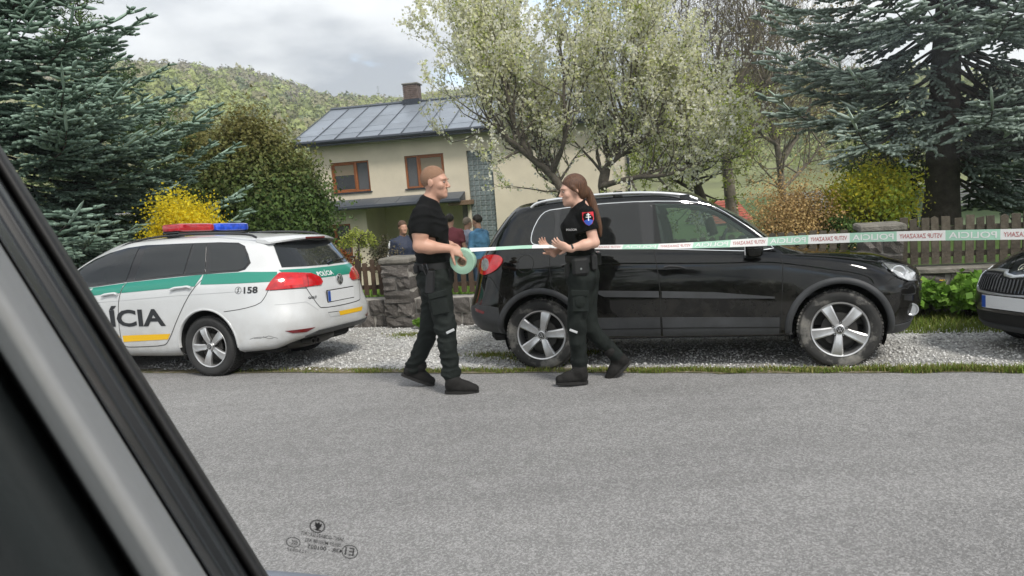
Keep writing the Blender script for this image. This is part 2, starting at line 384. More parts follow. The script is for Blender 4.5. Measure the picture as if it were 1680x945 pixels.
def picket_mesh(w, h, m, pointed, seed):
    rr = random.Random(seed); b = MB(); ww = w/2
    top = [(-ww, h-.012), (0, h+.012), (ww, h-.012)] if pointed else [(-ww, h+rr.uniform(-.01, .01)), (ww, h+rr.uniform(-.01, .01))]
    poly = [(ww, 0), (-ww, 0)]+[(a+rr.uniform(-.004, .004), z) for a, z in top]
    b.prism(poly, -.011, .011, 'xz'); me_o = b.build('picket', m); me = me_o.data; bpy.data.objects.remove(me_o); return me
def fence(name, lab, s0, s1, zb, htop, m, step, w, skips, alt):
    e = road_empty(name, s0, TW+.15); tag(e, lab, 'fence', 'picket fences')
    ms = [picket_mesh(w*rnd.uniform(.9, 1.1), htop-zb, m, rnd.random() < .3, i) for i in range(6)]
    L_ = s1-s0
    for z in (zb+.11, htop-.14): 
        b = MB(); b.bbox((L_/2, .035, z), (L_, .04, .06), .006); b.build('rail', m, e)
    s = 0.0; i = 0
    while s < L_:
        if not any(a < s+s0 < c for a, c in skips):
            o = bpy.data.objects.new('picket', ms[i % 6]); COL.objects.link(o); o.parent = e; o.location = (s, 0, zb); o.scale = (1, 1, 1+(.10*(-1 if i % 2 else 0) if alt else rnd.uniform(-.05, .03))); o.rotation_euler = (0, R(rnd.uniform(-1.6, 1.6)), 0)
        s += step*rnd.uniform(.93, 1.07); i += 1
    return e
fence('picket_fence', 'short brown picket fence left of the stone pier', -9.8, -2.80, .34, .86, m_wood, .118, .068, [], True)
fence('picket_fence', 'short brown picket fence between the stone pier and the black car', -2.22, 1.1, .34, .84, m_wood, .125, .072, [], True)
fence('picket_fence', 'dark weathered picket fence seen over the bonnet of the black car', 1.15, 3.34, .46, .93, m_wood2, .115, .078, [], False)
fence('picket_fence', 'weathered grey picket fence right of the concrete pier', 3.86, 10.5, .48, 1.02, m_wood2, .112, .082, [], False)
b = MB()
o = road_empty('gate_post', -2.22, TW+.18); tag(o, 'slim rust brown post standing against the stone pier', 'post'); b = MB(); b.bbox((0, 0, .62), (.055, .055, 1.1), .006); b.bbox((0, 0, 1.18), (.065, .065, .02), .004); b.build('post', m_wood, o)

# ------------------------------------------------------------------ the house
HY = R(-10); HO = np.array([-7.4, 28.8, 0.])
house = empty('house', (HO[0], HO[1], -1.7), HY); tag(house, 'beige two storey house with grey sheet metal roof and brown windows', 'house')
ZB = -1.7
m_plas = mat('beige_plaster', (.62, .55, .43), .9, noise=(1.1, .10, 8), bump=(70, .3))
m_roof = mat('grey_sheet_metal', (.245, .275, .315), .42, metal=.25, noise=(1.5, .12, 5), rand=.10)
m_seamr = mat('dark_roof_seam', (.10, .115, .135), .5, metal=.3)
m_gut = mat('anthracite_gutter', (.035, .042, .055), .45, metal=.3)
m_frame = mat('brown_window_wood', (.27, .085, .022), .55, noise=(14, .25, 5))
m_hglass = glassmat('dark_house_glass', body=(.012, .014, .017), see=0)
m_net = mat('grey_insect_screen', (.085, .088, .095), .8)
m_blind = mat('beige_roller_blind', (.25, .205, .145), .8)
m_gblock = mat('glass_block', (.17, .20, .205), .08, spec=.8, noise=(14, .3, 3), rand=.14)
m_brick = mat('old_chimney_brick', rough=.95, noise=(9, .3, 6), stops=[(.3, (.07, .05, .045)), (.55, (.15, .11, .095)), (.75, (.23, .195, .17))])
HW, HD, EV = 12.15, 7.2, 4.02
op = [(.78, 2.32, 2.03, 3.2), (3.75, 5.28, 2.0, 3.23), (6.17, 7.13, -.95, 3.23), (.08, 1.33, -.43, .84)]
us = sorted({0, HW, 2.02, 6.05}|{a for o_ in op for a in o_[:2]}); zs = sorted({ZB, 1.42, EV}|{a for o_ in op for a in o_[2:]})
b = MB()
def hp(u, v, z): return (u, v, z-ZB)
for i in range(len(us)-1):
    for j in range(len(zs)-1):
        uc, zc = (us[i]+us[i+1])/2, (zs[j]+zs[j+1])/2
        if any(a < uc < c and d < zc < e for a, c, d, e in op): continue
        v = 2.2 if (2.02 < uc < 6.05 and zc < 1.42) else 0
        b.add([hp(us[i], v, zs[j]), hp(us[i+1], v, zs[j]), hp(us[i+1], v, zs[j+1]), hp(us[i], v, zs[j+1])], [(0, 1, 2, 3)])
for a, c, d, e in op:                                                # reveals
    q = [(a, d), (c, d), (c, e), (a, e)]
    for k in range(4):
        (x0, z0), (x1, z1) = q[k], q[(k+1) % 4]; b.add([hp(x0, 0, z0), hp(x1, 0, z1), hp(x1, .16, z1), hp(x0, .16, z0)], [(0, 1, 2, 3)])
for u in (2.02, 6.05): b.add([hp(u, 0, ZB), hp(u, 2.2, ZB), hp(u, 2.2, 1.42), hp(u, 0, 1.42)], [(0, 1, 2, 3)])
b.add([hp(2.02, 0, 1.42), hp(6.05, 0, 1.42), hp(6.05, 2.2, 1.42), hp(2.02, 2.2, 1.42)], [(0, 1, 2, 3)])
RZ = 5.62; RV = 3.6
for u in (0, HW): b.add([hp(u, 0, ZB), hp(u, HD, ZB), hp(u, HD, EV), hp(u, RV, RZ-.15), hp(u, 0, EV)], [(0, 1, 2, 3, 4)])
b.add([hp(0, HD, ZB), hp(HW, HD, ZB), hp(HW, HD, EV), hp(0, HD, EV)], [(0, 1, 2, 3)])
b.build('wall', m_plas, house, fixn=False)
def hbox(name, u0, u1, v0, v1, z0, z1, m, par=house, bev=.012):
    b = MB(); b.bbox(((u0+u1)/2, (v0+v1)/2, (z0+z1)/2-ZB), (u1-u0, v1-v0, z1-z0), bev); return b.build(name, m, par)
def window(a, c, d, e, split, net_right, blind):
    w = .07; f = hbox('window', a, a+w, .05, .15, d, e, m_frame)
    hbox('frame', c-w, c, .05, .15, d, e, m_frame, f); hbox('frame', a+w, c-w, .05, .15, d, d+w, m_frame, f); hbox('frame', a+w, c-w, .05, .15, e-w, e, m_frame, f)
    m_ = a+(c-a)*split; hbox('mullion', m_-.045, m_+.045, .045, .15, d+w, e-w, m_frame, f)
    for x0, x1, nt_ in ((a+w, m_-.045, not net_right), (m_+.045, c-w, net_right)):
        if nt_: hbox('insect_screen', x0, x1, .10, .12, d+w, e-w, m_net, f)
        else:
            hbox('sash', x0, x0+.05, .07, .13, d+w, e-w, m_frame, f); hbox('sash', x1-.05, x1, .07, .13, d+w, e-w, m_frame, f); hbox('sash', x0+.05, x1-.05, .07, .13, d+w, d+w+.05, m_frame, f); hbox('sash', x0+.05, x1-.05, .07, .13, e-w-.05, e-w, m_frame, f)
            zc = d+w+.05; zt = e-w-.05; zm = zc+(zt-zc)*(1-blind); hbox('pane', x0+.05, x1-.05, .10, .115, zc, zm, m_hglass, f)
            if blind: hbox('roller_blind', x0+.05, x1-.05, .10, .112, zm, zt, m_blind, f)
    hbox('sill', a-.06, c+.06, -.06, .10, d-.05, d, m_gut, f)
window(.78, 2.32, 2.03, 3.2, .64, True, .42); window(3.75, 5.28, 2.0, 3.23, .33, False, .97); window(.08, 1.33, -.43, .84, .5, True, 0)
f = hbox('glass_block_strip', 6.17, 7.13, .10, .16, -.95, 3.23, mat('pale_joint', (.34, .35, .34), .8))
bk = MB(); bk.bbox((0, 0, 0), (.172, .05, .170), .012); ob = bk.build('glass_block', m_gblock); gme = ob.data; bpy.data.objects.remove(ob)
for i in range(5):
    for j in range(22):
        o = bpy.data.objects.new('glass_block', gme); COL.objects.link(o); o.parent = f; o.location = (6.17+.096+.192*i, .10, -.95+.10+.19*j-ZB)
# roof of sheet panels with standing seams
def rpt(u, w, h=0):                                                   # w 0 at the eave .. 1 at the ridge, front slope
    v = -.55+(RV+.55)*w; z = EV+.02+(RZ-EV)*w; return Vector((u, v-h*.36, z-ZB+h*.93))
U0, U1, NP = -.45, 12.6, 15
rf = MB(); rf.add([rpt(U0, 0, -.05), rpt(U1, 0, -.05), rpt(U1, 1, -.05), rpt(U0, 1, -.05), Vector((U0, HD+.5, EV-.1-ZB)), Vector((U1, HD+.5, EV-.1-ZB))], [(0, 1, 2, 3), (3, 2, 5, 4)]); roof = rf.build('roof', m_seamr, house, fixn=False)
for i in range(NP):
    ua, ub = U0+(U1-U0)*i/NP, U0+(U1-U0)*(i+1)/NP
    cuts = [0, .30+.05*rnd.random(), .62+.06*rnd.random(), 1]
    for j in range(3):
        b = MB(); p = [rpt(ua+.012, cuts[j]+.004), rpt(ub-.012, cuts[j]+.004), rpt(ub-.012, cuts[j+1]-.004), rpt(ua+.012, cuts[j+1]-.004)]; q = [x-Vector((0, 0, .03)) for x in p]
        t_ = [x+Vector((0, 0, rnd.uniform(-.006, .010))) for x in p]; b.add(t_+q, [(0, 1, 2, 3), (0, 4, 5, 1), (1, 5, 6, 2), (2, 6, 7, 3), (3, 7, 4, 0)]); b.build('sheet_panel', m_roof, roof, fixn=False)
for i in range(NP+1):
    ua = U0+(U1-U0)*i/NP; b = MB(); b.tube([rpt(ua, .0, .02), rpt(ua, 1, .02)], .022, 4); b.build('standing_seam', m_seamr, roof)
b = MB(); b.tube([rpt(U0, 1, .03), rpt(U1, 1, .03)], .07, 6); b.build('ridge_cap', m_seamr, roof)
b = MB(); b.tube([rpt(U0+.1, .11, .05), rpt(U1, .11, .05)], .012, 5); b.build('snow_rail', m_roof, roof)
b = MB(); b.tube([rpt(U0, -.01, -.06), rpt(U1, -.01, -.06)], .075, 8); b.build('gutter', m_gut, roof)
hbox('soffit', U0, U1, -.5, .0, EV-.16, EV-.06, mat('dark_soffit', (.06, .05, .04), .8)); hbox('fascia', U0, U1, -.54, -.5, EV-.20, EV+.0, m_gut)
b = MB(); b.tube([(12.1, -.06, 3.9-ZB), (12.1, -.06, 0)], .05, 8); b.build('downpipe', m_gut, house, True)
ch = hbox('chimney', 2.95, 3.55, RV-.3, RV+.3, RZ-.1, RZ+.72, m_brick, house, .02)
for k in range(7):
    for q in range(2):
        o = hbox('brick_course', 2.93+.32*q+(0 if k % 2 else .0), 2.93+.32*q+.31, RV-.325, RV-.30, RZ+.13+.083*k, RZ+.13+.083*k+.07, m_brick, ch, .006)
hbox('chimney_cap', 2.9, 3.6, RV-.36, RV+.36, RZ+.72, RZ+.78, m_conc, ch); hbox('flashing', 2.88, 3.62, RV-.37, RV+.33, RZ-.12, RZ+.12, m_gut, ch)
# canopy between the storeys
cp = MB(); c0, c1 = .25, 6.0
pr = [(-.9, 1.40), (-.9, 1.50), (0.0, 1.74), (0.0, 1.40)]
cp.prism([(v, z-ZB) for v, z in pr], c0, c1, 'yz'); can = cp.build('canopy_roof', m_gut, house)
for k in range(7): 
    ua, ub = c0+(c1-c0)*k/7, c0+(c1-c0)*(k+1)/7; b = MB(); p = [Vector((ua+.01, -.93, 1.512-ZB)), Vector((ub-.01, -.93, 1.512-ZB)), Vector((ub-.01, -.01, 1.752-ZB)), Vector((ua+.01, -.01, 1.752-ZB))]
    b.add(p+[x-Vector((0, 0, .02)) for x in p], [(0, 1, 2, 3), (0, 4, 5, 1), (1, 5, 6, 2), (3, 7, 4, 0)]); b.build('canopy_sheet', mat('canopy_sheet_metal', (.085, .10, .125), .4, metal=.3, rand=.12), can, fixn=False)
b = MB(); b.tube([(c0, -.93, 1.43-ZB), (c1, -.93, 1.43-ZB)], .06, 8); b.build('gutter', m_gut, can)
hbox('porch_beam', 5.5, 6.3, -.75, .1, 1.25, 1.42, mat('porch_wood', (.16, .10, .06), .7), house)
hbox('stone_post', 5.85, 6.03, -.02, .2, ZB, 1.4, m_stone, house)
hbox('entrance_door', 3.6, 4.5, 2.12, 2.18, ZB, .45, mat('dark_door', (.05, .035, .025), .6), house)

# ------------------------------------------------------------------ small parts of other buildings
def shed(name, px, py, Y, w, d, h, rh, mw, mr, lab, rz=0, ground=None):
    p = at(px, py, Y); z = float(ground_z(p[0], p[1])) if ground is None else ground
    e = empty(name, (p[0], p[1], z), rz); tag(e, lab, 'building')
    b = MB(); b.box((0, 0, h/2), (w, d, h)); b.add([(-w/2, -d/2, h), (-w/2, d/2, h), (-w/2, 0, h+rh*.96), (w/2, -d/2, h), (w/2, d/2, h), (w/2, 0, h+rh*.96)], [(0, 1, 2), (3, 5, 4)]); b.build('wall', mw, e)
    nr = 9
    for sg in (-1, 1):
        for k in range(nr):
            u0, u1 = k/nr, (k+1)/nr; b = MB(); L = lambda u: (sg*(d/2+.3)*(1-u), h-.18+(rh+.22)*u)
            (y0, z0), (y1, z1) = L(u0), L(u1); b.add([(-w/2-.3, y0, z0+.03), (w/2+.3, y0, z0+.03), (w/2+.3, y1, z1), (-w/2-.3, y1, z1)], [(0, 1, 2, 3)]); b.build('roof_course', mr, e, fixn=False)
    return e
m_tile = mat('red_roof_tile', (.30, .07, .045), .8, noise=(6, .3, 5), rand=.1); m_palew = mat('pale_grey_render', (.42, .42, .40), .9, noise=(2, .1, 6)); m_grnw = mat('pale_green_render', (.24, .30, .19), .9, noise=(2, .1, 6)); m_ply = mat('grey_fibre_roof', (.20, .20, .195), .85, noise=(5, .2, 5), rand=.1)
shed('red_roofed_house', 1178, 345, 50, 2.2, 4, .3, 1.2, m_palew, m_tile, 'small house with red tiled roof glimpsed behind the bare tree', R(12))
shed('garden_shed', 1352, 330, 24, 2.0, 2.4, 1.7, .45, mat('shed_boards', (.16, .11, .07), .85), m_ply, 'shed with pale grey roof behind the brown shrub', R(-8))
shed('green_house', 1650, 350, 26, 5, 4, 1.5, .5, m_grnw, mat('dark_slate_roof', (.10, .10, .10), .9), 'pale green rendered building behind the right hand spruce', R(-14))
shed('pale_outbuilding', 40, 400, 22, 9, 4, 2.2, .5, m_palew, m_ply, 'long pale grey outbuilding glimpsed through the left hand spruce', R(14))

# ------------------------------------------------------------------ wooded hill
ridge_px = [(-400, 130), (-100, 112), (100, 100), (257, 95), (317, 97), (360, 104), (400, 107), (433, 116), (477, 129), (520, 143), (550, 149), (600, 153), (667, 152), (733, 144), (850, 132), (1000, 122), (1150, 112), (1300, 112), (1500, 122), (1680, 130), (2000, 140), (2400, 160)]
th, el = [], []
for q in ridge_px:
    p = at(q[0], q[1], 100.); th.append(math.atan2(p[0], p[1])); el.append((p[2]-EYE)/math.hypot(p[0], p[1]))
def hill_z(x, y):
    r = np.hypot(x, y); t = np.arctan2(x, y); e = np.interp(t, th, el); r1 = 560-170*smoothstep(-.25, .35, t)
    u = (r-75)/(r1-75); g = smoothstep(0, 1, u)*.45+np.clip(u, 0, 1)**1.25*.55
    z = -2.2+(e*r1+2.2-9.5)*g
    z = z+np.clip(u, 0, 1)*(1-np.clip(u, 0, 1))*4*(4.5*np.sin(x*.021+1)*np.sin(y*.017)+2.5*np.sin(x*.05+y*.03))
    return np.where(u > 1, z-(u-1)*r1*.35, z)
tt = np.linspace(-.85, .95, 110); rr_ = np.concatenate([np.linspace(60, 420, 60), np.linspace(435, 700, 30)])
T_, R_ = np.meshgrid(tt, rr_, indexing='ij'); X, Y = R_*np.sin(T_), R_*np.cos(T_); Z = hill_z(X, Y)
n = len(rr_); idx = np.arange(len(tt)*n).reshape(len(tt), n); F = np.stack([idx[:-1, :-1], idx[1:, :-1], idx[1:, 1:], idx[:-1, 1:]], -1).reshape(-1, 4)
m_hill = mat('spring_forest_floor', rough=.95, noise=(.06, .3, 8), stops=[(.35, (.14, .15, .07)), (.55, (.19, .21, .09)), (.7, (.22, .22, .12))])
tag(npmesh('hill', np.stack([X, Y, Z], -1).reshape(-1, 3), F, m_hill, None, True), kind='structure')
def leaf_quads(P, size, rs, up=None, tint=None, aspect=1.0, flat=0.0):
    """randomly turned quads at points P; returns V, F"""
    n = len(P); a = rs.normal(size=(n, 3)); 
    if flat: a[:, 2] *= (1-flat)
    a /= np.linalg.norm(a, axis=1)[:, None]; c = rs.normal(size=(n, 3)); b_ = np.cross(a, c); b_ /= np.linalg.norm(b_, axis=1)[:, None]
    s = (np.asarray(size)*np.ones(n))[:, None]/2; V = np.stack([P-a*s, P+b_*s*aspect*.8, P+a*s, P-b_*s*aspect*.8], 1).reshape(-1, 3)
    return V, np.arange(4*n).reshape(n, 4)
def leaf_tris(P, size, rs, flat=0.0, nrm=None, jit=.5):
    n = len(P); a = rs.normal(size=(n, 3))
    if nrm is not None:
        m = nrm+rs.normal(0, jit, (n, 3)); m /= np.linalg.norm(m, axis=1)[:, None]; a = np.cross(m, a)
    if flat: a[:, 2] *= (1-flat)
    a /= np.linalg.norm(a, axis=1)[:, None]; c = rs.normal(size=(n, 3)) if nrm is None else m; b_ = np.cross(a, c); b_ /= np.linalg.norm(b_, axis=1)[:, None]
    s = (np.asarray(size)*np.ones(n))[:, None]/2; return np.stack([P-a*s, P+a*s*.5+b_*s*.8, P+a*s*.5-b_*s*.8], 1).reshape(-1, 3), np.arange(3*n).reshape(n, 3)
def forest():
    rs = np.random.RandomState(5); n = 6800
    t = rs.uniform(-.60, .72, n); u = rs.uniform(0, 1, n)**.75; r1 = 560-170*smoothstep(-.25, .35, t); r = 100+(r1+14-100)*u
    x, y = r*np.sin(t), r*np.cos(t); z = hill_z(x, y); e = (z+2)/110
    rad = rs.uniform(1.7, 3.9, n)*(.85+.3*(r > 250)); hgt = rad*rs.uniform(1.0, 1.5, n)
    k = 66; d = rs.normal(size=(n, k, 3)); d /= np.linalg.norm(d, axis=2)[..., None]; d[..., 2] = np.abs(d[..., 2])*1.15-.25
    rr = rs.uniform(.70, 1.05, (n, k))[..., None]
    lob = 1+.22*np.sin(d[..., :1]*5+rs.uniform(0, 6, (n, 1, 1)))*np.sin(d[..., 1:2]*5+rs.uniform(0, 6, (n, 1, 1)))
    P = np.stack([x, y, z+hgt*.75], 1)[:, None]+d*rr*lob*np.stack([rad, rad, hgt], 1)[:, None]
    V, F = leaf_tris(P.reshape(-1, 3), np.repeat(rad*.50*np.clip(r/260, .5, 1), k)*rs.uniform(.6, 1.3, n*k), rs, nrm=(d/np.stack([rad, rad, hgt], 1)[:, None]*rad[:, None, None]).reshape(-1, 3), jit=.30)
    pal = np.array([(.30, .35, .13), (.34, .38, .15), (.26, .30, .13), (.30, .29, .17), (.29, .265, .20), (.27, .25, .205), (.17, .21, .12)])
    hi = np.clip((z-45)/60+rs.normal(0, .22, n), 0, 1); pick = np.where(rs.uniform(size=n) < hi*.8, rs.choice([3, 4, 4, 5, 5], n), rs.choice([0, 1, 1, 2, 0, 3, 3, 6], n))
    c = pal[pick]*rs.uniform(.85, 1.15, (n, 1)); tint = np.repeat(c, k, 0)*rs.uniform(.85, 1.15, (n*k, 1))
    oc = np.array([(1, 0, 0), (-1, 0, 0), (0, 1, 0), (0, -1, 0), (0, 0, 1), (0, 0, -1), (.62, .62, .5), (-.62, .62, .5), (.62, -.62, .5), (-.62, -.62, .5)]); of = np.array([(0, 6, 4), (6, 2, 4), (2, 7, 4), (7, 1, 4), (1, 9, 4), (9, 3, 4), (3, 8, 4), (8, 0, 4), (0, 2, 6), (2, 1, 7), (1, 3, 9), (3, 0, 8), (2, 0, 5), (1, 2, 5), (3, 1, 5), (0, 3, 5)])
    far = r > 240; cx_ = c[far]; Vc = (np.stack([x, y, z+hgt*.7], 1)[far][:, None]+oc[None]*.74*rs.uniform(.85, 1.1, (far.sum(), 10, 1))*np.stack([rad, rad, hgt], 1)[far][:, None]).reshape(-1, 3); Fc = (np.arange(far.sum())[:, None, None]*10+of[None]).reshape(-1, 3)
    F = np.concatenate([F, Fc+len(V)]); V = np.concatenate([V, Vc]); tint = np.concatenate([tint, np.repeat(cx_, 16, 0)*.9])
    o = npmesh('hillside_forest', V, F, leafmat('forest_leaves', None, transl=.2), tint=tint); tag(o, 'spring green deciduous forest covering the hill', 'forest', kind='stuff')
forest()
def pylon(px, pyb, pyt, r, lab):
    p = at(px, pyb, r); q = at(px, pyt, r); h = q[2]-p[2]; e = empty('power_pylon', p); tag(e, lab, 'pylon', 'power pylons on the hill')
    b = MB(); w = h*.085; leg = lambda z: w*(1-z/h)**1.0+w*.12
    N = 7; zs_ = [h*i/N for i in range(N+1)]
    for sx in (-1, 1):
        for sy in (-1, 1): b.tube([(sx*leg(z), sy*leg(z), z) for z in zs_], h*.006, 4)
    for i in range(N):
        a, c = leg(zs_[i]), leg(zs_[i+1])
        for s_ in (-1, 1): b.tube([(-a, s_*a, zs_[i]), (c, s_*c, zs_[i+1])], h*.004, 3); b.tube([(a, s_*a, zs_[i]), (-c, s_*c, zs_[i+1])], h*.004, 3); b.tube([(s_*a, -a, zs_[i]), (s_*c, c, zs_[i+1])], h*.004, 3)
    b.build('lattice_tower', mat('pylon_grey', (.22, .23, .23), .6, metal=.4), e)
    for z, l in ((h*.72, .17), (h*.83, .21), (h*.93, .15)): b = MB(); b.tube([(-h*l, 0, z), (0, 0, z+h*.02), (h*l, 0, z)], h*.007, 4); b.build('cross_arm', mat('pylon_grey'), e)
pylon(503, 186, 148, 330, 'grey lattice pylon standing among trees on the hillside'); pylon(621, 155, 141, 520, 'tiny lattice pylon on the skyline left of the chimney')
# ------------------------------------------------------------------ car bodies: control net (rows bottom to roof, columns rear centre -> side -> front centre)
def _hermite(net, knots, per, axis):
    net = np.moveaxis(net, axis, 0); n = len(net); out = []
    for i in range(1, n-2):
        k0, k1, k2, k3 = knots[i-1:i+3]; p0, p1, p2, p3 = net[i-1:i+3]
        def tan(a, b, c, ka, kb, kc): return ((b-a)/(kb-ka)*(kc-kb)+(c-b)/(kc-kb)*(kb-ka))/(kc-ka)
        m1 = tan(p0, p1, p2, k0, k1, k2)*(k2-k1); m2 = tan(p1, p2, p3, k1, k2, k3)*(k2-k1)
        for q in range(per):
            u = q/per; out.append((2*u**3-3*u**2+1)*p1+(u**3-2*u**2+u)*m1+(-2*u**3+3*u**2)*p2+(u**3-u**2)*m2)
    out.append(net[n-2]); return np.moveaxis(np.array(out), 0, axis)
def surf_net(net, pr=9, pc=14):
    net = np.array(net, float); mir = np.array([1, -1, 1.])
    net = np.concatenate([net[:, 1:2]*mir, net, net[:, -2:-1]*mir], 1)
    ch = np.linalg.norm(np.diff(net, axis=1), axis=2).mean(0)**.6; kc = np.concatenate([[0], np.cumsum(ch)])
    g = _hermite(net, kc, pc, 1)
    g = np.concatenate([2*g[:1]-g[1:2], g, g[-2:-1]*mir], 0)
    ch = np.linalg.norm(np.diff(g, axis=0), axis=2).mean(1)**.6; kr = np.concatenate([[0], np.cumsum(ch)])
    return _hermite(g, kr, pr, 0)
def in_poly(px, pz, poly):
    r = np.zeros(len(px), bool); n = len(poly)
    for i in range(n):
        x1, y1 = poly[i]; x2, y2 = poly[(i+1) % n]
        if y1 == y2: continue
        c = ((y1 > pz) != (y2 > pz)) & (px < (x2-x1)*(pz-y1)/(y2-y1)+x1); r ^= c
    return r
def chaikin(p, it=2, closed=True):
    p = np.array(p, float)
    for _ in range(it):
        q = np.roll(p, -1, 0) if closed else p[1:]; a = p if closed else p[:-1]
        n = np.stack([.75*a+.25*q, .25*a+.75*q], 1).reshape(-1, p.shape[1])
        p = n if closed else np.concatenate([p[:1], n, p[-1:]])
    return p
def densify(p, step, closed=True):
    p = np.array(p, float); out = []
    n = len(p)
    for i in range(n if closed else n-1):
        a, b = p[i], p[(i+1) % n]; k = max(1, int(np.ceil(np.linalg.norm(b-a)/step)))
        out += [a+(b-a)*j/k for j in range(k)]
    if not closed: out.append(p[-1])
    return np.array(out)
def shrink(poly, d):
    p = np.array(poly, float); c = p.mean(0); a = 0.5*np.sum(p[:, 0]*np.roll(p[:, 1], -1)-np.roll(p[:, 0], -1)*p[:, 1]); sg = 1 if a > 0 else -1
    o = []
    for i in range(len(p)):
        e1 = p[i]-p[i-1]; e2 = p[(i+1) % len(p)]-p[i]
        n1 = np.array([-e1[1], e1[0]])/max(1e-9, np.linalg.norm(e1)); n2 = np.array([-e2[1], e2[0]])/max(1e-9, np.linalg.norm(e2))
        n = n1+n2; n /= max(.4, np.linalg.norm(n))*max(.4, np.linalg.norm(n))/2
        o.append(p[i]+sg*n*d)
    return np.array(o)

class Car:
    def __init__(s, name, net, paint, arches, holes=(), loc=(0, 0, 0), axes=None):
        s.root = empty(name, loc)
        if axes is not None:
            x, y, z = axes; s.root.rotation_euler = Matrix(((x[0], y[0], z[0]), (x[1], y[1], z[1]), (x[2], y[2], z[2]))).to_euler()
        g = surf_net(net); nr, nc = g.shape[:2]
        V = np.concatenate([g.reshape(-1, 3), (g*np.array([1, -1, 1.])).reshape(-1, 3)])
        i, j = np.meshgrid(np.arange(nr-1), np.arange(nc-1), indexing='ij'); a = (i*nc+j).ravel()
        F1 = np.stack([a, a+nc, a+nc+1, a+1], 1); F2 = (F1+nr*nc)[:, ::-1]; F = np.concatenate([F1, F2])
        s.V, s.F = V, F
        s.bvh = BVHTree.FromPolygons([Vector(p) for p in V], [tuple(map(int, q)) for q in F])
        keep = np.ones(len(F), bool); Vc = V.copy()
        for xc, zc, r in arches:
            d = np.hypot(V[:, 0]-xc, V[:, 2]-zc); ins = (d < r) & (np.abs(V[:, 1]) > .45) & (V[:, 2] < 1.05)
            fi = ins[F]; keep &= ~fi.all(1)
            b = np.unique(F[fi.any(1) & ~fi.all(1)]); b = b[ins[b]]
            k = r/np.maximum(d[b], 1e-3); Vc[b, 0] = xc+(V[b, 0]-xc)*k; Vc[b, 2] = zc+(V[b, 2]-zc)*k
        ctr = V[F].mean(1)
        for mode, poly in holes:
            p = np.array(poly)
            if mode in 'LR': ins = in_poly(ctr[:, 0], ctr[:, 2], p) & ((ctr[:, 1] > 0) if mode == 'L' else (ctr[:, 1] < 0)) & (np.abs(ctr[:, 1]) > .4)
            elif mode == 'front': ins = in_poly(ctr[:, 1], ctr[:, 2], p) & (ctr[:, 0] > 1.3)
            keep &= ~ins
        Fk = F[keep]; used = np.unique(Fk); rm = -np.ones(len(V), int); rm[used] = np.arange(len(used))
        # weld the centre seam
        s.body = npmesh('body', Vc[used], rm[Fk], paint, s.root, True)
        bm = bmesh.new(); bm.from_mesh(s.body.data); bmesh.ops.remove_doubles(bm, verts=bm.verts[:], dist=.0004); bmesh.ops.recalc_face_normals(bm, faces=bm.faces[:]); bm.to_mesh(s.body.data); bm.free()
        s.body.data.polygons.foreach_set('use_smooth', np.ones(len(s.body.data.polygons), bool))
        s.arches = arches
    DIR = {'R': Vector((0, 1, 0)), 'L': Vector((0, -1, 0)), 'rear': Vector((1, 0, 0)), 'front': Vector((-1, 0, 0)), 'top': Vector((0, 0, -1))}
    def hit(s, mode, a, b, off=0.0):
        d = s.DIR[mode]; o = {'R': (a, -4, b), 'L': (a, 4, b), 'rear': (-6, a, b), 'front': (8, a, b), 'top': (a, b, 6)}[mode]
        h, n, i, _ = s.bvh.ray_cast(Vector(o), d)
        if h is None:
            o2 = {'R': (a, -.8, b), 'L': (a, .8, b), 'rear': (-.9, a, b), 'front': (3.3, a, b), 'top': (a, b, 1.4)}[mode]
            h, n, i, _ = s.bvh.find_nearest(Vector(o2)); 
        if n.dot(d) > 0: n = -n
        return h+n*off
    def decal(s, name, mode, poly, m, off=.004, parent=None, res=.03, rnd_=0, smooth=True, skirt=True):
        p = chaikin(poly, rnd_) if rnd_ else np.array(poly, float)
        p = densify(p, res); n = len(p)
        a = 0.5*np.sum(p[:, 0]*np.roll(p[:, 1], -1)-np.roll(p[:, 0], -1)*p[:, 1])
        if a < 0: p = p[::-1]
        lo, hi = p.min(0), p.max(0); gx, gz = np.meshgrid(np.arange(lo[0]+res/2, hi[0], res), np.arange(lo[1]+res/2, hi[1], res)); gx, gz = gx.ravel(), gz.ravel()
        ins = in_poly(gx, gz, shrink(p, res*.35)) if len(gx) else np.zeros(0, bool)
        pts = [Vector(q) for q in p]+[Vector((x, z)) for x, z in zip(gx[ins], gz[ins])]
        v2, e2, f2, *_ = delaunay_2d_cdt(pts, [(i, (i+1) % n) for i in range(n)], [list(range(n))], 1, 1e-6)
        V = [s.hit(mode, q[0], q[1], off) for q in v2]; F = [tuple(q) for q in f2]
        if skirt:
            base = len(V); p_ = [s.hit(mode, q[0], q[1], -.004) for q in p]; t_ = [s.hit(mode, q[0], q[1], off) for q in p]
            V += p_+t_; F += [(base+i, base+(i+1) % n, base+n+(i+1) % n, base+n+i) for i in range(n)]
        o = mesh(name, V, F, m, parent or s.root, smooth)
        bm = bmesh.new(); bm.from_mesh(o.data); bmesh.ops.recalc_face_normals(bm, faces=bm.faces[:]); bm.to_mesh(o.data); bm.free()
        ref = -s.DIR[mode]
        acc = sum((q.normal*q.area).dot(ref) for q in o.data.polygons)
        if acc < 0: o.data.flip_normals()
        if smooth and skirt:
            try: o.data.set_sharp_from_angle(angle=R(50))
            except Exception: pass
        return o
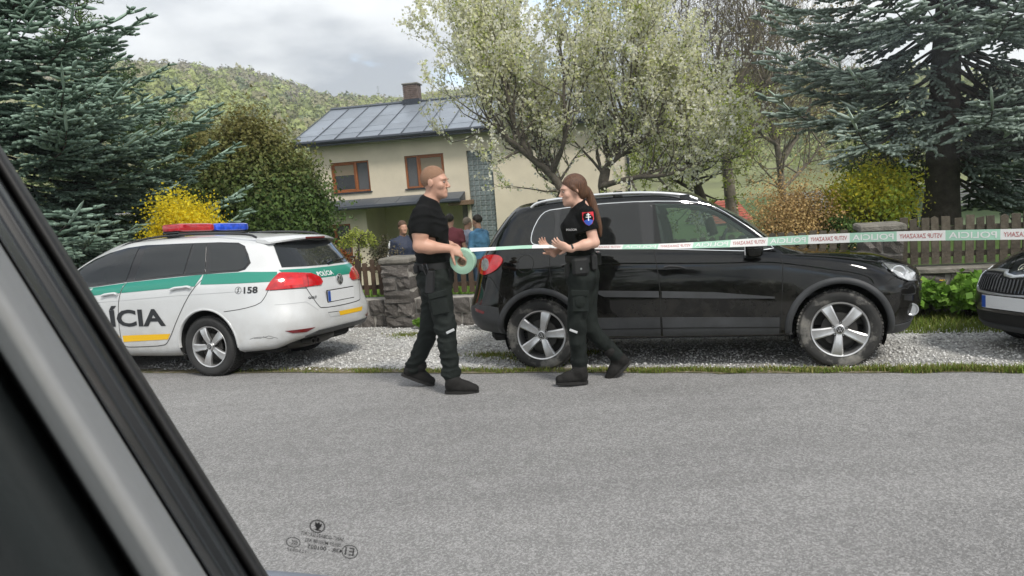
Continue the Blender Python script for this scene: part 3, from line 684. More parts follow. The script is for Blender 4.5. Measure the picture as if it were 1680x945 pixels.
    def ring(s, name, mode, poly, width, m, off=.005, parent=None, res=.04, rnd_=0):
        """band of the given width just inside a closed outline"""
        p = densify(chaikin(poly, rnd_) if rnd_ else np.array(poly, float), res); q = shrink(p, width); n = len(p)
        V = [s.hit(mode, a, b, off) for a, b in p]+[s.hit(mode, a, b, off) for a, b in q]+[s.hit(mode, a, b, -.003) for a, b in p]
        F = [(i, (i+1) % n, n+(i+1) % n, n+i) for i in range(n)]+[(i, (i+1) % n, 2*n+(i+1) % n, 2*n+i) for i in range(n)]
        return mesh(name, V, F, m, parent or s.root, True)
    def strip(s, name, mode, line, w, m, off=.0015, parent=None, res=.03, smooth_it=0):
        p = densify(chaikin(line, smooth_it, False) if smooth_it else line, res, False); n = len(p)
        t = np.gradient(p, axis=0); t /= np.linalg.norm(t, axis=1)[:, None]; nn = np.stack([-t[:, 1], t[:, 0]], 1)*w/2
        V = [s.hit(mode, *q, off) for q in p+nn]+[s.hit(mode, *q, off) for q in p-nn]
        return mesh(name, V, [(i, i+1, n+i+1, n+i) for i in range(n-1)], m, parent or s.root, True)
    def bead(s, name, mode, line, r, m, off=.004, parent=None, res=.03, smooth_it=0, n=6, closed=False):
        p = chaikin(line, smooth_it, closed) if smooth_it else np.array(line, float)
        p = densify(p, res, closed); pts = [s.hit(mode, *q, off) for q in p]
        if closed: pts.append(pts[0])
        b = MB(); b.tube(pts, r, n); return b.build(name, m, parent or s.root, True)
    def text(s, name, mode, txt, x0, z0, x1, z1, m, off=.0035, parent=None, bold=.0, mirror=False, shear=0, dz=0.0):
        """word fitted into a box of the projected plane; dz raises its far end"""
        v, f = text_mesh(txt, 1, bold, shear=shear); w, h = v.max(0)
        u = v[:, 0]/w; vv = v[:, 1]/h
        P = np.stack([x0+(x1-x0)*u, z0+(z1-z0)*vv+dz*u], 1)
        o = mesh(name, [s.hit(mode, *q, off) for q in P], f, m, parent or s.root)
        ref = -s.DIR[mode]
        if sum((q.normal*q.area).dot(ref) for q in o.data.polygons) < 0: o.data.flip_normals()
        return o
    def wells(s, m, inner=.42):
        for k, (xc, zc, r) in enumerate(s.arches):
            for sg, md in ((1, 'L'), (-1, 'R')):
                b = MB(); n = 28; an = [R(-25)+R(230)*i/(n-1) for i in range(n)]
                pts = []
                for a in an:
                    x, z = xc+(r+.004)*math.cos(a), zc+(r+.004)*math.sin(a); h = s.hit(md, x, max(z, .24), 0); pts.append((x, h.y*1.0, z))
                v = pts+[(p[0], sg*inner, p[2]) for p in pts]+[(xc, sg*inner, zc)]
                b.add(v, [(i, i+1, n+i+1, n+i) for i in range(n-1)]+[(n+i, n+i+1, 2*n) for i in range(n-1)])
                b.build('wheel_well', m, s.root, True)
    def arch_band(s, name, k, a0, a1, wid, m, side, off=.012, flat=1.0, zlim=.3):
        xc, zc, r = s.arches[k]; n = 40
        prof = [(0.0, -.03), (0.0, off), (wid*.85, off), (wid, 0.0)]; V = []; F = []
        for i in range(n):
            a = R(a0)+R(a1-a0)*i/(n-1)
            for dr, of in prof:
                x, z = xc+(r-.006+dr)*math.cos(a), max(zlim, zc+(r-.006+dr)*math.sin(a)*flat)
                h = s.hit(side, x, z, max(of, 0)); y = h.y*(1 if of >= 0 else 1)+(0 if of >= 0 else (-of if h.y < 0 else of))
                V.append((h.x, y, h.z))
        for i in range(n-1):
            for j in range(3): F.append((i*4+j, i*4+j+1, i*4+5+j, i*4+4+j))
        return mesh(name, V, F, m, s.root, True)

def vw_emblem(parent, c, r, axis, m, md, name='emblem'):
    """round badge: ring with the letter V above the letter W; axis = outward direction"""
    b = MB(); n = 24
    def bar(a, e, w):
        a, e = np.array(a), np.array(e); d = (e-a)/np.linalg.norm(e-a); q = np.array([-d[1], d[0]])*w/2
        b.prism([tuple(a+q), tuple(e+q), tuple(e-q), tuple(a-q)], .002, .006, 'xy')
    pr = [(r*.86, .001), (r*.88, .008), (r*.98, .008), (r, 0)]
    for i in range(n):
        t0, t1 = 2*math.pi*i/n, 2*math.pi*(i+1)/n
        v = [(q*math.cos(t), q*math.sin(t), h) for t in (t0, t1) for q, h in pr]
        b.add(v, [(j, j+1, 5+j, 4+j) for j in range(3)])
    w = r*.17
    bar((-.38*r, .80*r), (0, .12*r), w); bar((.38*r, .80*r), (0, .12*r), w)
    bar((-.75*r, .45*r), (-.34*r, -.72*r), w); bar((-.34*r, -.72*r), (0, .04*r), w); bar((.75*r, .45*r), (.34*r, -.72*r), w); bar((.34*r, -.72*r), (0, .04*r), w)
    o = b.build(name, m, parent)
    z = Vector(axis).normalized(); up = Vector((0, 0, 1)); x = up.cross(z).normalized(); y = z.cross(x)
    o.matrix_local = Matrix(((x[0], y[0], z[0], c[0]), (x[1], y[1], z[1], c[1]), (x[2], y[2], z[2], c[2]), (0, 0, 0, 1)))
    b2 = MB(); b2.add([(r*.9*math.cos(2*math.pi*i/n), r*.9*math.sin(2*math.pi*i/n), .001) for i in range(n)], [tuple(range(n))]); d = b2.build('badge_face', md, o, fixn=False)
    return o

def make_wheel(parent, x, y, rt, rr, wid, ang, mt, mr, mdark, mb, side, mbadge):
    """tyre, five spoke alloy rim, brake disc and hub cap; outer face looks along +y before turning"""
    n = 56
    hub = MB(); hub.lathe([(-.05, .02), (-.05, rr*.62), (-.035, rr*.62), (-.035, .02)], 40); hub.lathe([(-wid*.8, .02), (-wid*.8, rr*.9), (-wid*.75, rr*.9), (-wid*.75, .02)], 40)
    w = hub.build('wheel', mdark, parent, True)
    ty = MB(); h = wid/2
    pr = [(-wid, rr*.98), (-wid*1.03, rr*1.05), (-wid*1.02, rt*.9), (-wid*.94, rt*.985), (-wid*.75, rt), (-wid*.5, rt*1.002), (-wid*.25, rt), (-wid*.06, rt*.985), (.015, rt*.935), (.022, rt*.88), (.022, (rt+rr)*.5), (.012, rr*1.06), (0, rr*1.0), (-.02, rr*.97)]
    ty.lathe(pr, n); t = ty.build('tyre', mt, w, True)
    tb = MB()                                                        # tread blocks
    for k in range(64):
        a = 2*math.pi*k/64
        for q, (y0, y1) in enumerate(((-wid*.95, -wid*.68), (-wid*.64, -wid*.36), (-wid*.32, -wid*.045))):
            aa = a+q*.03; ca, sa = math.cos(aa), math.sin(aa); rot = Matrix(((ca, 0, -sa), (0, 1, 0), (sa, 0, ca)))
            tb.box((ca*(rt*.993), (y0+y1)/2, sa*(rt*.993)), (.016, y1-y0, rt*.068), rot)
    tb.build('tread', mt, w)
    rm = MB(); rm.lathe([(-wid*.9, rr*.93), (-.03, rr*.9), (-.012, rr*.925), (.006, rr*.955), (.010, rr*1.0), (.004, rr*1.02), (-.012, rr*1.02)], n)
    rm.lathe([(-.03, .0), (-.012, rr*.12), (-.012, rr*.27), (-.05, rr*.30)], 32)
    r_ = rm.build('rim', mr, w, True)
    r0, r1 = rr*.15, rr*.955
    for k in range(5):
        a = R(ang+72*k); V = []; F = []; ns = 9
        for i in range(ns):
            u = i/(ns-1); r = r0+(r1-r0)*u; hw = rr*(.13+.085*u**1.5); y0 = -.012+.016*math.sin(u*math.pi*.9)+.008*u
            for dx, dy in ((-1, -.035), (-1, -.006), (-.72, .002), (0, -.002), (.72, .002), (1, -.006), (1, -.035)):
                px, pz = r, dx*hw; V.append((px*math.cos(a)-pz*math.sin(a), y0+dy, px*math.sin(a)+pz*math.cos(a)))
        for i in range(ns-1):
            for j in range(6): F.append((i*7+j, i*7+j+1, i*7+8+j, i*7+7+j))
        o = mesh('spoke', V, F, mr, w, True)
        try: o.data.set_sharp_from_angle(angle=R(30))
        except Exception: pass
        a2 = a+R(36); nb = MB(); nb.lathe([(-.03, .013), (-.006, .013), (-.004, .009), (-.012, .008)], 10, c=(rr*.255*math.cos(a2), 0, rr*.255*math.sin(a2))); nb.build('lug_nut', mdark, w, True)
    hc = MB(); hc.lathe([(-.012, rr*.175), (.002, rr*.17), (.006, rr*.15), (.008, 0.0)], 28); hc.build('hub_cap', mr, w, True)
    bd = MB(); bd.lathe([(.0085, rr*.125), (.0095, rr*.12), (.0098, 0)], 24); bd.build('badge', mbadge, w, True)
    e = MB()
    q = rr*.115
    for a, b_ in (((-.4, .8), (0, .1)), ((.4, .8), (0, .1)), ((-.75, .4), (-.35, -.75)), ((-.35, -.75), (0, .05)), ((.75, .4), (.35, -.75)), ((.35, -.75), (0, .05))):
        A, B = np.array(a)*q, np.array(b_)*q; d = (B-A)/np.linalg.norm(B-A); nn = np.array([-d[1], d[0]])*q*.09
        e.prism([tuple(A+nn), tuple(B+nn), tuple(B-nn), tuple(A-nn)], .0095, .0115, 'xz')
    e.build('badge_letters', mr, w)
    w.location = (x, y, rt-.012)
    if side == 'R': w.rotation_euler = (0, 0, math.pi)
    return w

SUV_NET = []
def _rows(spec): return [[(x, y, z) for x, y, z in zip(*r)] for r in spec]
SUV_NET = _rows([
 ([-.74,-.74,-.70,-.60,-.42,0,.55,1.1,1.65,2.15,2.6,2.95,3.10,3.20,3.24,3.26],[0,.40,.62,.72,.76,.76,.76,.76,.76,.76,.76,.74,.66,.48,.26,0],[.36,.36,.36,.36,.34,.28,.26,.26,.26,.26,.26,.26,.26,.26,.26,.26]),
 ([-.82,-.80,-.73,-.61,-.42,0,.55,1.1,1.65,2.15,2.6,2.93,3.10,3.25,3.31,3.33],[0,.42,.66,.80,.855,.86,.85,.85,.85,.85,.86,.85,.75,.52,.28,0],[.44,.44,.44,.44,.42,.36,.30,.30,.30,.30,.33,.36,.36,.36,.36,.36]),
 ([-.86,-.84,-.76,-.63,-.42,0,.55,1.1,1.65,2.15,2.6,2.93,3.14,3.30,3.38,3.41],[0,.42,.67,.82,.885,.90,.89,.89,.89,.895,.90,.875,.76,.53,.28,0],[.56,.56,.56,.56,.54,.50,.47,.47,.47,.47,.50,.52,.52,.52,.52,.52]),
 ([-.81,-.79,-.71,-.59,-.42,0,.55,1.1,1.65,2.15,2.6,2.92,3.13,3.28,3.36,3.39],[0,.42,.66,.81,.88,.90,.90,.90,.90,.90,.90,.87,.75,.52,.28,0],[.74,.74,.74,.74,.73,.71,.70,.70,.70,.70,.71,.71,.70,.70,.70,.70]),
 ([-.75,-.73,-.65,-.54,-.40,0,.55,1.1,1.65,2.15,2.55,2.85,3.05,3.22,3.30,3.33],[0,.42,.64,.78,.85,.885,.89,.89,.89,.885,.865,.82,.70,.50,.27,0],[1.0,1.0,.99,.98,.98,.96,.95,.94,.93,.93,.925,.89,.84,.83,.84,.85]),
 ([-.72,-.70,-.63,-.52,-.39,0,.55,1.1,1.65,2.14,2.48,2.70,2.85,2.95,3.0,3.02],[0,.41,.62,.75,.82,.85,.86,.86,.86,.85,.76,.66,.52,.36,.18,0],[1.07,1.07,1.07,1.07,1.07,1.06,1.04,1.02,1.0,.975,.985,.98,.975,.975,.98,.98]),
 ([-.67,-.65,-.59,-.49,-.375,0,.55,1.1,1.65,2.11,2.24,2.33,2.39,2.42,2.44,2.45],[0,.40,.60,.71,.77,.80,.815,.82,.82,.80,.71,.59,.45,.30,.15,0],[1.13,1.13,1.135,1.15,1.165,1.165,1.115,1.075,1.045,1.01,1.035,1.05,1.06,1.065,1.07,1.07]),
 ([-.54,-.52,-.47,-.40,-.30,.02,.55,1.08,1.52,1.77,1.85,1.91,1.96,1.99,2.0,2.005],[0,.38,.56,.65,.70,.735,.75,.755,.745,.70,.60,.48,.35,.22,.11,0],[1.33,1.33,1.33,1.33,1.33,1.33,1.315,1.30,1.30,1.30,1.335,1.35,1.36,1.365,1.367,1.368]),
 ([-.36,-.35,-.32,-.27,-.20,.05,.55,1.02,1.30,1.47,1.50,1.53,1.55,1.565,1.57,1.575],[0,.36,.52,.60,.64,.665,.68,.68,.665,.62,.52,.42,.31,.20,.10,0],[1.52,1.52,1.51,1.50,1.495,1.51,1.525,1.52,1.495,1.47,1.52,1.545,1.56,1.565,1.57,1.57]),
 ([-.30,-.29,-.26,-.2,-.12,.08,.55,1.0,1.22,1.32,1.38,1.42,1.45,1.47,1.48,1.485],[0,.33,.48,.54,.57,.59,.60,.60,.585,.54,.46,.37,.27,.18,.09,0],[1.565,1.565,1.56,1.555,1.555,1.575,1.59,1.585,1.565,1.55,1.57,1.585,1.592,1.596,1.598,1.6]),
 ([-.2,-.19,-.15,-.08,0,.15,.55,.95,1.1,1.18,1.22,1.26,1.28,1.29,1.3,1.3],[0,.2,.27,.3,.31,.32,.33,.33,.32,.30,.25,.2,.15,.1,.05,0],[1.60,1.60,1.60,1.60,1.605,1.615,1.63,1.625,1.62,1.615,1.615,1.615,1.615,1.616,1.616,1.616]),
 ([-.1,-.08,-.04,.02,.08,.2,.55,.9,1.0,1.05,1.08,1.1,1.11,1.12,1.125,1.13],[0]*16,[1.613,1.614,1.615,1.618,1.62,1.63,1.642,1.635,1.632,1.63,1.628,1.627,1.626,1.625,1.625,1.625]),
])
GOLF_NET = _rows([
 ([-.90,-.90,-.86,-.76,-.55,0,.55,1.1,1.65,2.15,2.63,3.0,3.18,3.30,3.35,3.37],[0,.42,.62,.72,.77,.77,.77,.77,.77,.77,.77,.75,.66,.46,.25,0],[.33,.33,.31,.27,.25,.22,.2,.2,.2,.2,.2,.2,.2,.2,.2,.2]),
 ([-1.0,-.99,-.94,-.84,-.58,0,.55,1.1,1.65,2.15,2.63,3.0,3.2,3.36,3.42,3.44],[0,.44,.66,.79,.86,.86,.85,.85,.85,.85,.86,.83,.70,.48,.26,0],[.38,.38,.36,.32,.29,.28,.255,.255,.255,.255,.28,.28,.28,.28,.28,.28]),
 ([-1.05,-1.035,-.99,-.90,-.60,0,.55,1.1,1.65,2.15,2.63,2.98,3.21,3.40,3.47,3.49],[0,.44,.68,.82,.885,.89,.88,.88,.88,.885,.89,.855,.71,.49,.26,0],[.53,.53,.53,.52,.48,.46,.44,.44,.44,.44,.46,.46,.46,.46,.46,.46]),
 ([-1.02,-1.005,-.95,-.85,-.58,0,.55,1.1,1.65,2.15,2.63,2.96,3.17,3.36,3.44,3.46],[0,.44,.66,.795,.875,.895,.89,.89,.89,.89,.89,.85,.70,.48,.26,0],[.72,.72,.72,.72,.70,.68,.66,.66,.65,.64,.64,.62,.60,.60,.60,.60]),
 ([-.985,-.97,-.915,-.815,-.56,0,.55,1.1,1.65,2.15,2.58,2.85,3.06,3.26,3.35,3.38],[0,.42,.63,.765,.85,.885,.885,.885,.885,.875,.855,.80,.67,.47,.26,0],[.92,.92,.92,.92,.92,.91,.90,.88,.86,.84,.82,.78,.74,.72,.72,.72]),
 ([-.955,-.94,-.885,-.785,-.54,0,.55,1.1,1.65,2.1,2.45,2.68,2.82,2.93,2.99,3.01],[0,.41,.61,.735,.82,.85,.855,.855,.85,.835,.75,.64,.50,.34,.17,0],[1.0,1.0,1.0,1.0,1.0,.99,.98,.96,.94,.91,.905,.90,.90,.90,.90,.90]),
 ([-.925,-.91,-.85,-.74,-.52,0,.55,1.1,1.65,2.08,2.24,2.34,2.42,2.47,2.49,2.5],[0,.40,.585,.69,.77,.80,.805,.805,.80,.78,.70,.58,.43,.29,.14,0],[1.06,1.06,1.06,1.07,1.075,1.065,1.045,1.01,.97,.94,.965,.985,1.0,1.005,1.01,1.01]),
 ([-.83,-.815,-.75,-.66,-.48,0,.55,1.08,1.45,1.70,1.80,1.88,1.94,1.98,2.0,2.01],[0,.38,.55,.64,.70,.735,.74,.74,.72,.675,.58,.47,.35,.23,.115,0],[1.22,1.22,1.22,1.23,1.23,1.23,1.23,1.22,1.21,1.20,1.215,1.225,1.235,1.24,1.243,1.245]),
 ([-.70,-.685,-.64,-.57,-.43,0,.5,.95,1.18,1.33,1.38,1.42,1.46,1.48,1.49,1.5],[0,.36,.51,.58,.62,.655,.665,.66,.64,.60,.51,.41,.31,.2,.1,0],[1.36,1.36,1.355,1.35,1.35,1.38,1.395,1.39,1.37,1.35,1.385,1.405,1.415,1.42,1.422,1.423]),
 ([-.63,-.62,-.57,-.48,-.36,.02,.5,.9,1.08,1.2,1.26,1.31,1.34,1.36,1.37,1.375],[0,.33,.46,.52,.55,.575,.58,.575,.555,.51,.44,.35,.26,.17,.085,0],[1.41,1.41,1.405,1.40,1.40,1.43,1.45,1.445,1.43,1.415,1.43,1.44,1.447,1.45,1.452,1.453]),
 ([-.5,-.49,-.44,-.35,-.25,.1,.5,.85,.98,1.06,1.1,1.13,1.15,1.16,1.165,1.17],[0,.2,.27,.3,.31,.32,.33,.33,.32,.30,.25,.2,.15,.1,.05,0],[1.44,1.44,1.44,1.44,1.445,1.465,1.475,1.475,1.47,1.465,1.465,1.466,1.467,1.467,1.467,1.467]),
 ([-.4,-.38,-.34,-.28,-.2,.12,.5,.8,.9,.95,.98,1.0,1.01,1.02,1.025,1.03],[0]*16,[1.455,1.456,1.458,1.46,1.465,1.475,1.485,1.482,1.48,1.478,1.477,1.476,1.476,1.476,1.476,1.476]),
])
def _tweak():
    S = [[list(p) for p in r] for r in SUV_NET]; G = [[list(p) for p in r] for r in GOLF_NET]
    for r in range(len(S)):
        for c in range(5): S[r][c][0] += .02*(1 if c < 4 else .5)
    wf = {10: .35, 11: .6, 12: .8, 13: .93, 14: 1, 15: 1}
    for c, w in wf.items():
        S[6][c][0] -= .14*w; S[6][c][2] -= .05*w
        S[7][c][0] -= .12*w; S[7][c][2] -= .05*w
        S[8][c][0] -= .06*w; S[8][c][2] -= .035*w
        S[9][c][0] -= .05*w; S[9][c][2] -= .015*w
        S[5][c][2] -= .045*w; S[4][c][2] -= .035*w
    for c, w in {0: .06, 1: .055, 2: .03}.items():
        for r in range(1, 6): G[r][c][0] -= w
        G[6][c][0] -= w*.6
    for c in range(8, 16):
        for r in (7, 8, 9, 10): G[r][c][0] += .10*(.5 if c == 8 else 1)
        G[6][c][0] += .03
    for r in (9, 10, 11):
        for c in range(0, 5): G[r][c][2] -= .012
    for r in (8, 9):
        for c in range(8, 16): G[r][c][2] += .012
    return S, G
SUV_NET, GOLF_NET = _tweak()
def car_axes(deg):
    z = np.array(GN); a = R(deg); x = np.array([math.cos(a), math.sin(a), 0]); x = x-z*(x@z); x /= np.linalg.norm(x); return x, np.cross(z, x), z
SUV_AX = car_axes(-15.57); SUV_O = np.array([.470, 7.606, -.063])
POL_AX = car_axes(180-18.8); POL_O = np.array([-2.92, 8.266, -.042])
# ------------------------------------------------------------------ materials of the cars
m_black = mat('black_car_paint', (.0016, .0018, .0022), .3, spec=.0, coat=1.0)
m_white = mat('white_car_paint', (.62, .63, .635), .35, coat=.8, noise=(1.6, .06, 5))
m_green = mat('green_police_film', (.008, .22, .155), .4, coat=.4)
m_yellow = mat('yellow_reflective_film', (.85, .50, .015), .45)
m_letter = mat('dark_grey_lettering', (.022, .024, .027), .45)
m_plast = mat('grey_black_bumper_plastic', (.042, .044, .047), .6, bump=(300, .15), noise=(6, .25, 4))
m_seam = mat('panel_gap_shadow_line', (.006, .006, .006), .8)
m_well = mat('dark_wheel_well', (.012, .012, .012), .9)
m_rubber = mat('tyre_rubber', (.022, .022, .022), .75, noise=(9, .3, 5), bump=(80, .2))
m_mudrub = mat('muddy_tyre_rubber', rough=.85, noise=(5.5, .3, 8), stops=[(.38, (.02, .02, .02)), (.50, (.03, .029, .028)), (.57, (.13, .125, .115)), (.72, (.24, .225, .20))], bump=(60, .3))
m_alloy = mat('silver_alloy', (.62, .62, .62), .34, metal=.85, noise=(12, .1, 4))
m_darkm = mat('dark_brake_metal', (.05, .048, .045), .5, metal=.6)
m_chrome = mat('chrome', (.82, .83, .84), .12, metal=1)
m_satin = mat('satin_silver', (.72, .73, .74), .3, metal=.9)
m_red = mat('red_lamp_lens', (.50, .008, .012), .12, coat=1, noise=(14, .25, 3))
m_dred = mat('dark_red_lens', (.16, .008, .012), .15, coat=1)
m_clear = mat('clear_lamp_lens', (.55, .56, .57), .08, metal=.55, coat=1, noise=(30, .35, 3))
m_gblack = mat('gloss_black_trim', (.006, .006, .007), .12, coat=.5)
m_priv = glassmat('privacy_glass', body=(.010, .011, .012), see=0)
m_polg = glassmat('police_side_glass', body=(.020, .023, .025), see=0)
m_gree = glassmat('green_tinted_glass', tint=(.74, .84, .79), body=(.16, .20, .185), see=.80)
m_plate = mat('number_plate_white', (.72, .73, .74), .4); m_eu = mat('number_plate_blue', (.02, .08, .36), .4)
m_inter = mat('dark_seat_fabric', (.05, .05, .052), .9)
m_blue = mat('blue_beacon_lens', (.015, .07, .55), .1, coat=1, noise=(20, .4, 3)); m_beacon = mat('red_beacon_lens', (.42, .02, .03), .1, coat=1, noise=(20, .3, 3))
m_bumpw = mat('scratched_black', (.03, .03, .03), .7)

def add_dust(m, col, amount, ztop, zlow):
    """road dust thrown up over the lower body, broken by noise"""
    t = m.node_tree; L = t.links.new; b = t.nodes['Principled BSDF']; tc_ = t.nodes.new('ShaderNodeTexCoord'); sx = t.nodes.new('ShaderNodeSeparateXYZ'); L(tc_.outputs['Object'], sx.inputs[0])
    mr = t.nodes.new('ShaderNodeMapRange'); mr.inputs[1].default_value = ztop; mr.inputs[2].default_value = zlow; mr.inputs[3].default_value = .08; L(sx.outputs[2], mr.inputs[0])
    n = t.nodes.new('ShaderNodeTexNoise'); n.inputs['Scale'].default_value = 5; n.inputs['Detail'].default_value = 8; n.inputs['Roughness'].default_value = .7; L(tc_.outputs['Object'], n.inputs['Vector'])
    m2 = t.nodes.new('ShaderNodeMapRange'); m2.inputs[1].default_value = .35; m2.inputs[2].default_value = .7; L(n.outputs[0], m2.inputs[0])
    mu = t.nodes.new('ShaderNodeMath'); mu.operation = 'MULTIPLY'; L(mr.outputs[0], mu.inputs[0]); L(m2.outputs[0], mu.inputs[1]); mu2 = t.nodes.new('ShaderNodeMath'); mu2.operation = 'MULTIPLY'; mu2.inputs[1].default_value = amount; L(mu.outputs[0], mu2.inputs[0])
    mx_ = t.nodes.new('ShaderNodeMix'); mx_.data_type = 'RGBA'; L(mu2.outputs[0], mx_.inputs[0]); mx_.inputs[7].default_value = (*col, 1)
    if b.inputs['Base Color'].links: L(b.inputs['Base Color'].links[0].from_socket, mx_.inputs[6])
    else: mx_.inputs[6].default_value = b.inputs['Base Color'].default_value
    L(mx_.outputs[2], b.inputs['Base Color'])
    inv = t.nodes.new('ShaderNodeMath'); inv.operation = 'MULTIPLY_ADD'; inv.inputs[1].default_value = -1.6; inv.inputs[2].default_value = b.inputs['Coat Weight'].default_value; inv.use_clamp = True; L(mu2.outputs[0], inv.inputs[0]); L(inv.outputs[0], b.inputs['Coat Weight'])
add_dust(m_white, (.30, .27, .22), .55, .75, .22); add_dust(m_black, (.16, .15, .13), .28, .95, .25)
def super_ell(b, c, r, e=.6, nu=20, nv=12, mi=0, rot=None):
    """rounded block: superellipsoid"""
    def pw(v, k): return math.copysign(abs(v)**k, v)
    V = []
    for i in range(nv+1):
        t = -math.pi/2+math.pi*i/nv
        for j in range(nu):
            a = 2*math.pi*j/nu
            p = Vector((r[0]*pw(math.cos(t), e)*pw(math.cos(a), e), r[1]*pw(math.cos(t), e)*pw(math.sin(a), e), r[2]*pw(math.sin(t), e)))
            if rot is not None: p = rot @ p
            V.append(p+Vector(c))
    b.add(V, [(i*nu+j, i*nu+(j+1) % nu, (i+1)*nu+(j+1) % nu, (i+1)*nu+j) for i in range(nv) for j in range(nu)], mi)
def plate(car, mode, x0, x1, z0, z1, off, lab=None):
    """blank number plate with the blue country strip (its characters are blurred out in the photograph)"""
    h = car.hit(mode, (x0+x1)/2, (z0+z1)/2, off); sg = -1 if mode == 'rear' else 1
    b = MB(); b.bbox((h.x+sg*.004, (x0+x1)/2, (z0+z1)/2), (.012, x1-x0+.02, z1-z0+.02), .003)
    p = b.build('number_plate_holder', m_gblack, car.root)
    b = MB(); b.box((h.x+sg*.012, (x0+x1)/2, (z0+z1)/2), (.006, x1-x0, z1-z0)); q = b.build('number_plate', m_plate, car.root)
    w = .045; yb = max(x0, x1)-w/2 if mode == 'rear' else min(x0, x1)+w/2
    b = MB(); b.box((h.x+sg*.0145, yb, (z0+z1)/2), (.004, w, z1-z0-.006)); b.build('country_strip', m_eu, q)

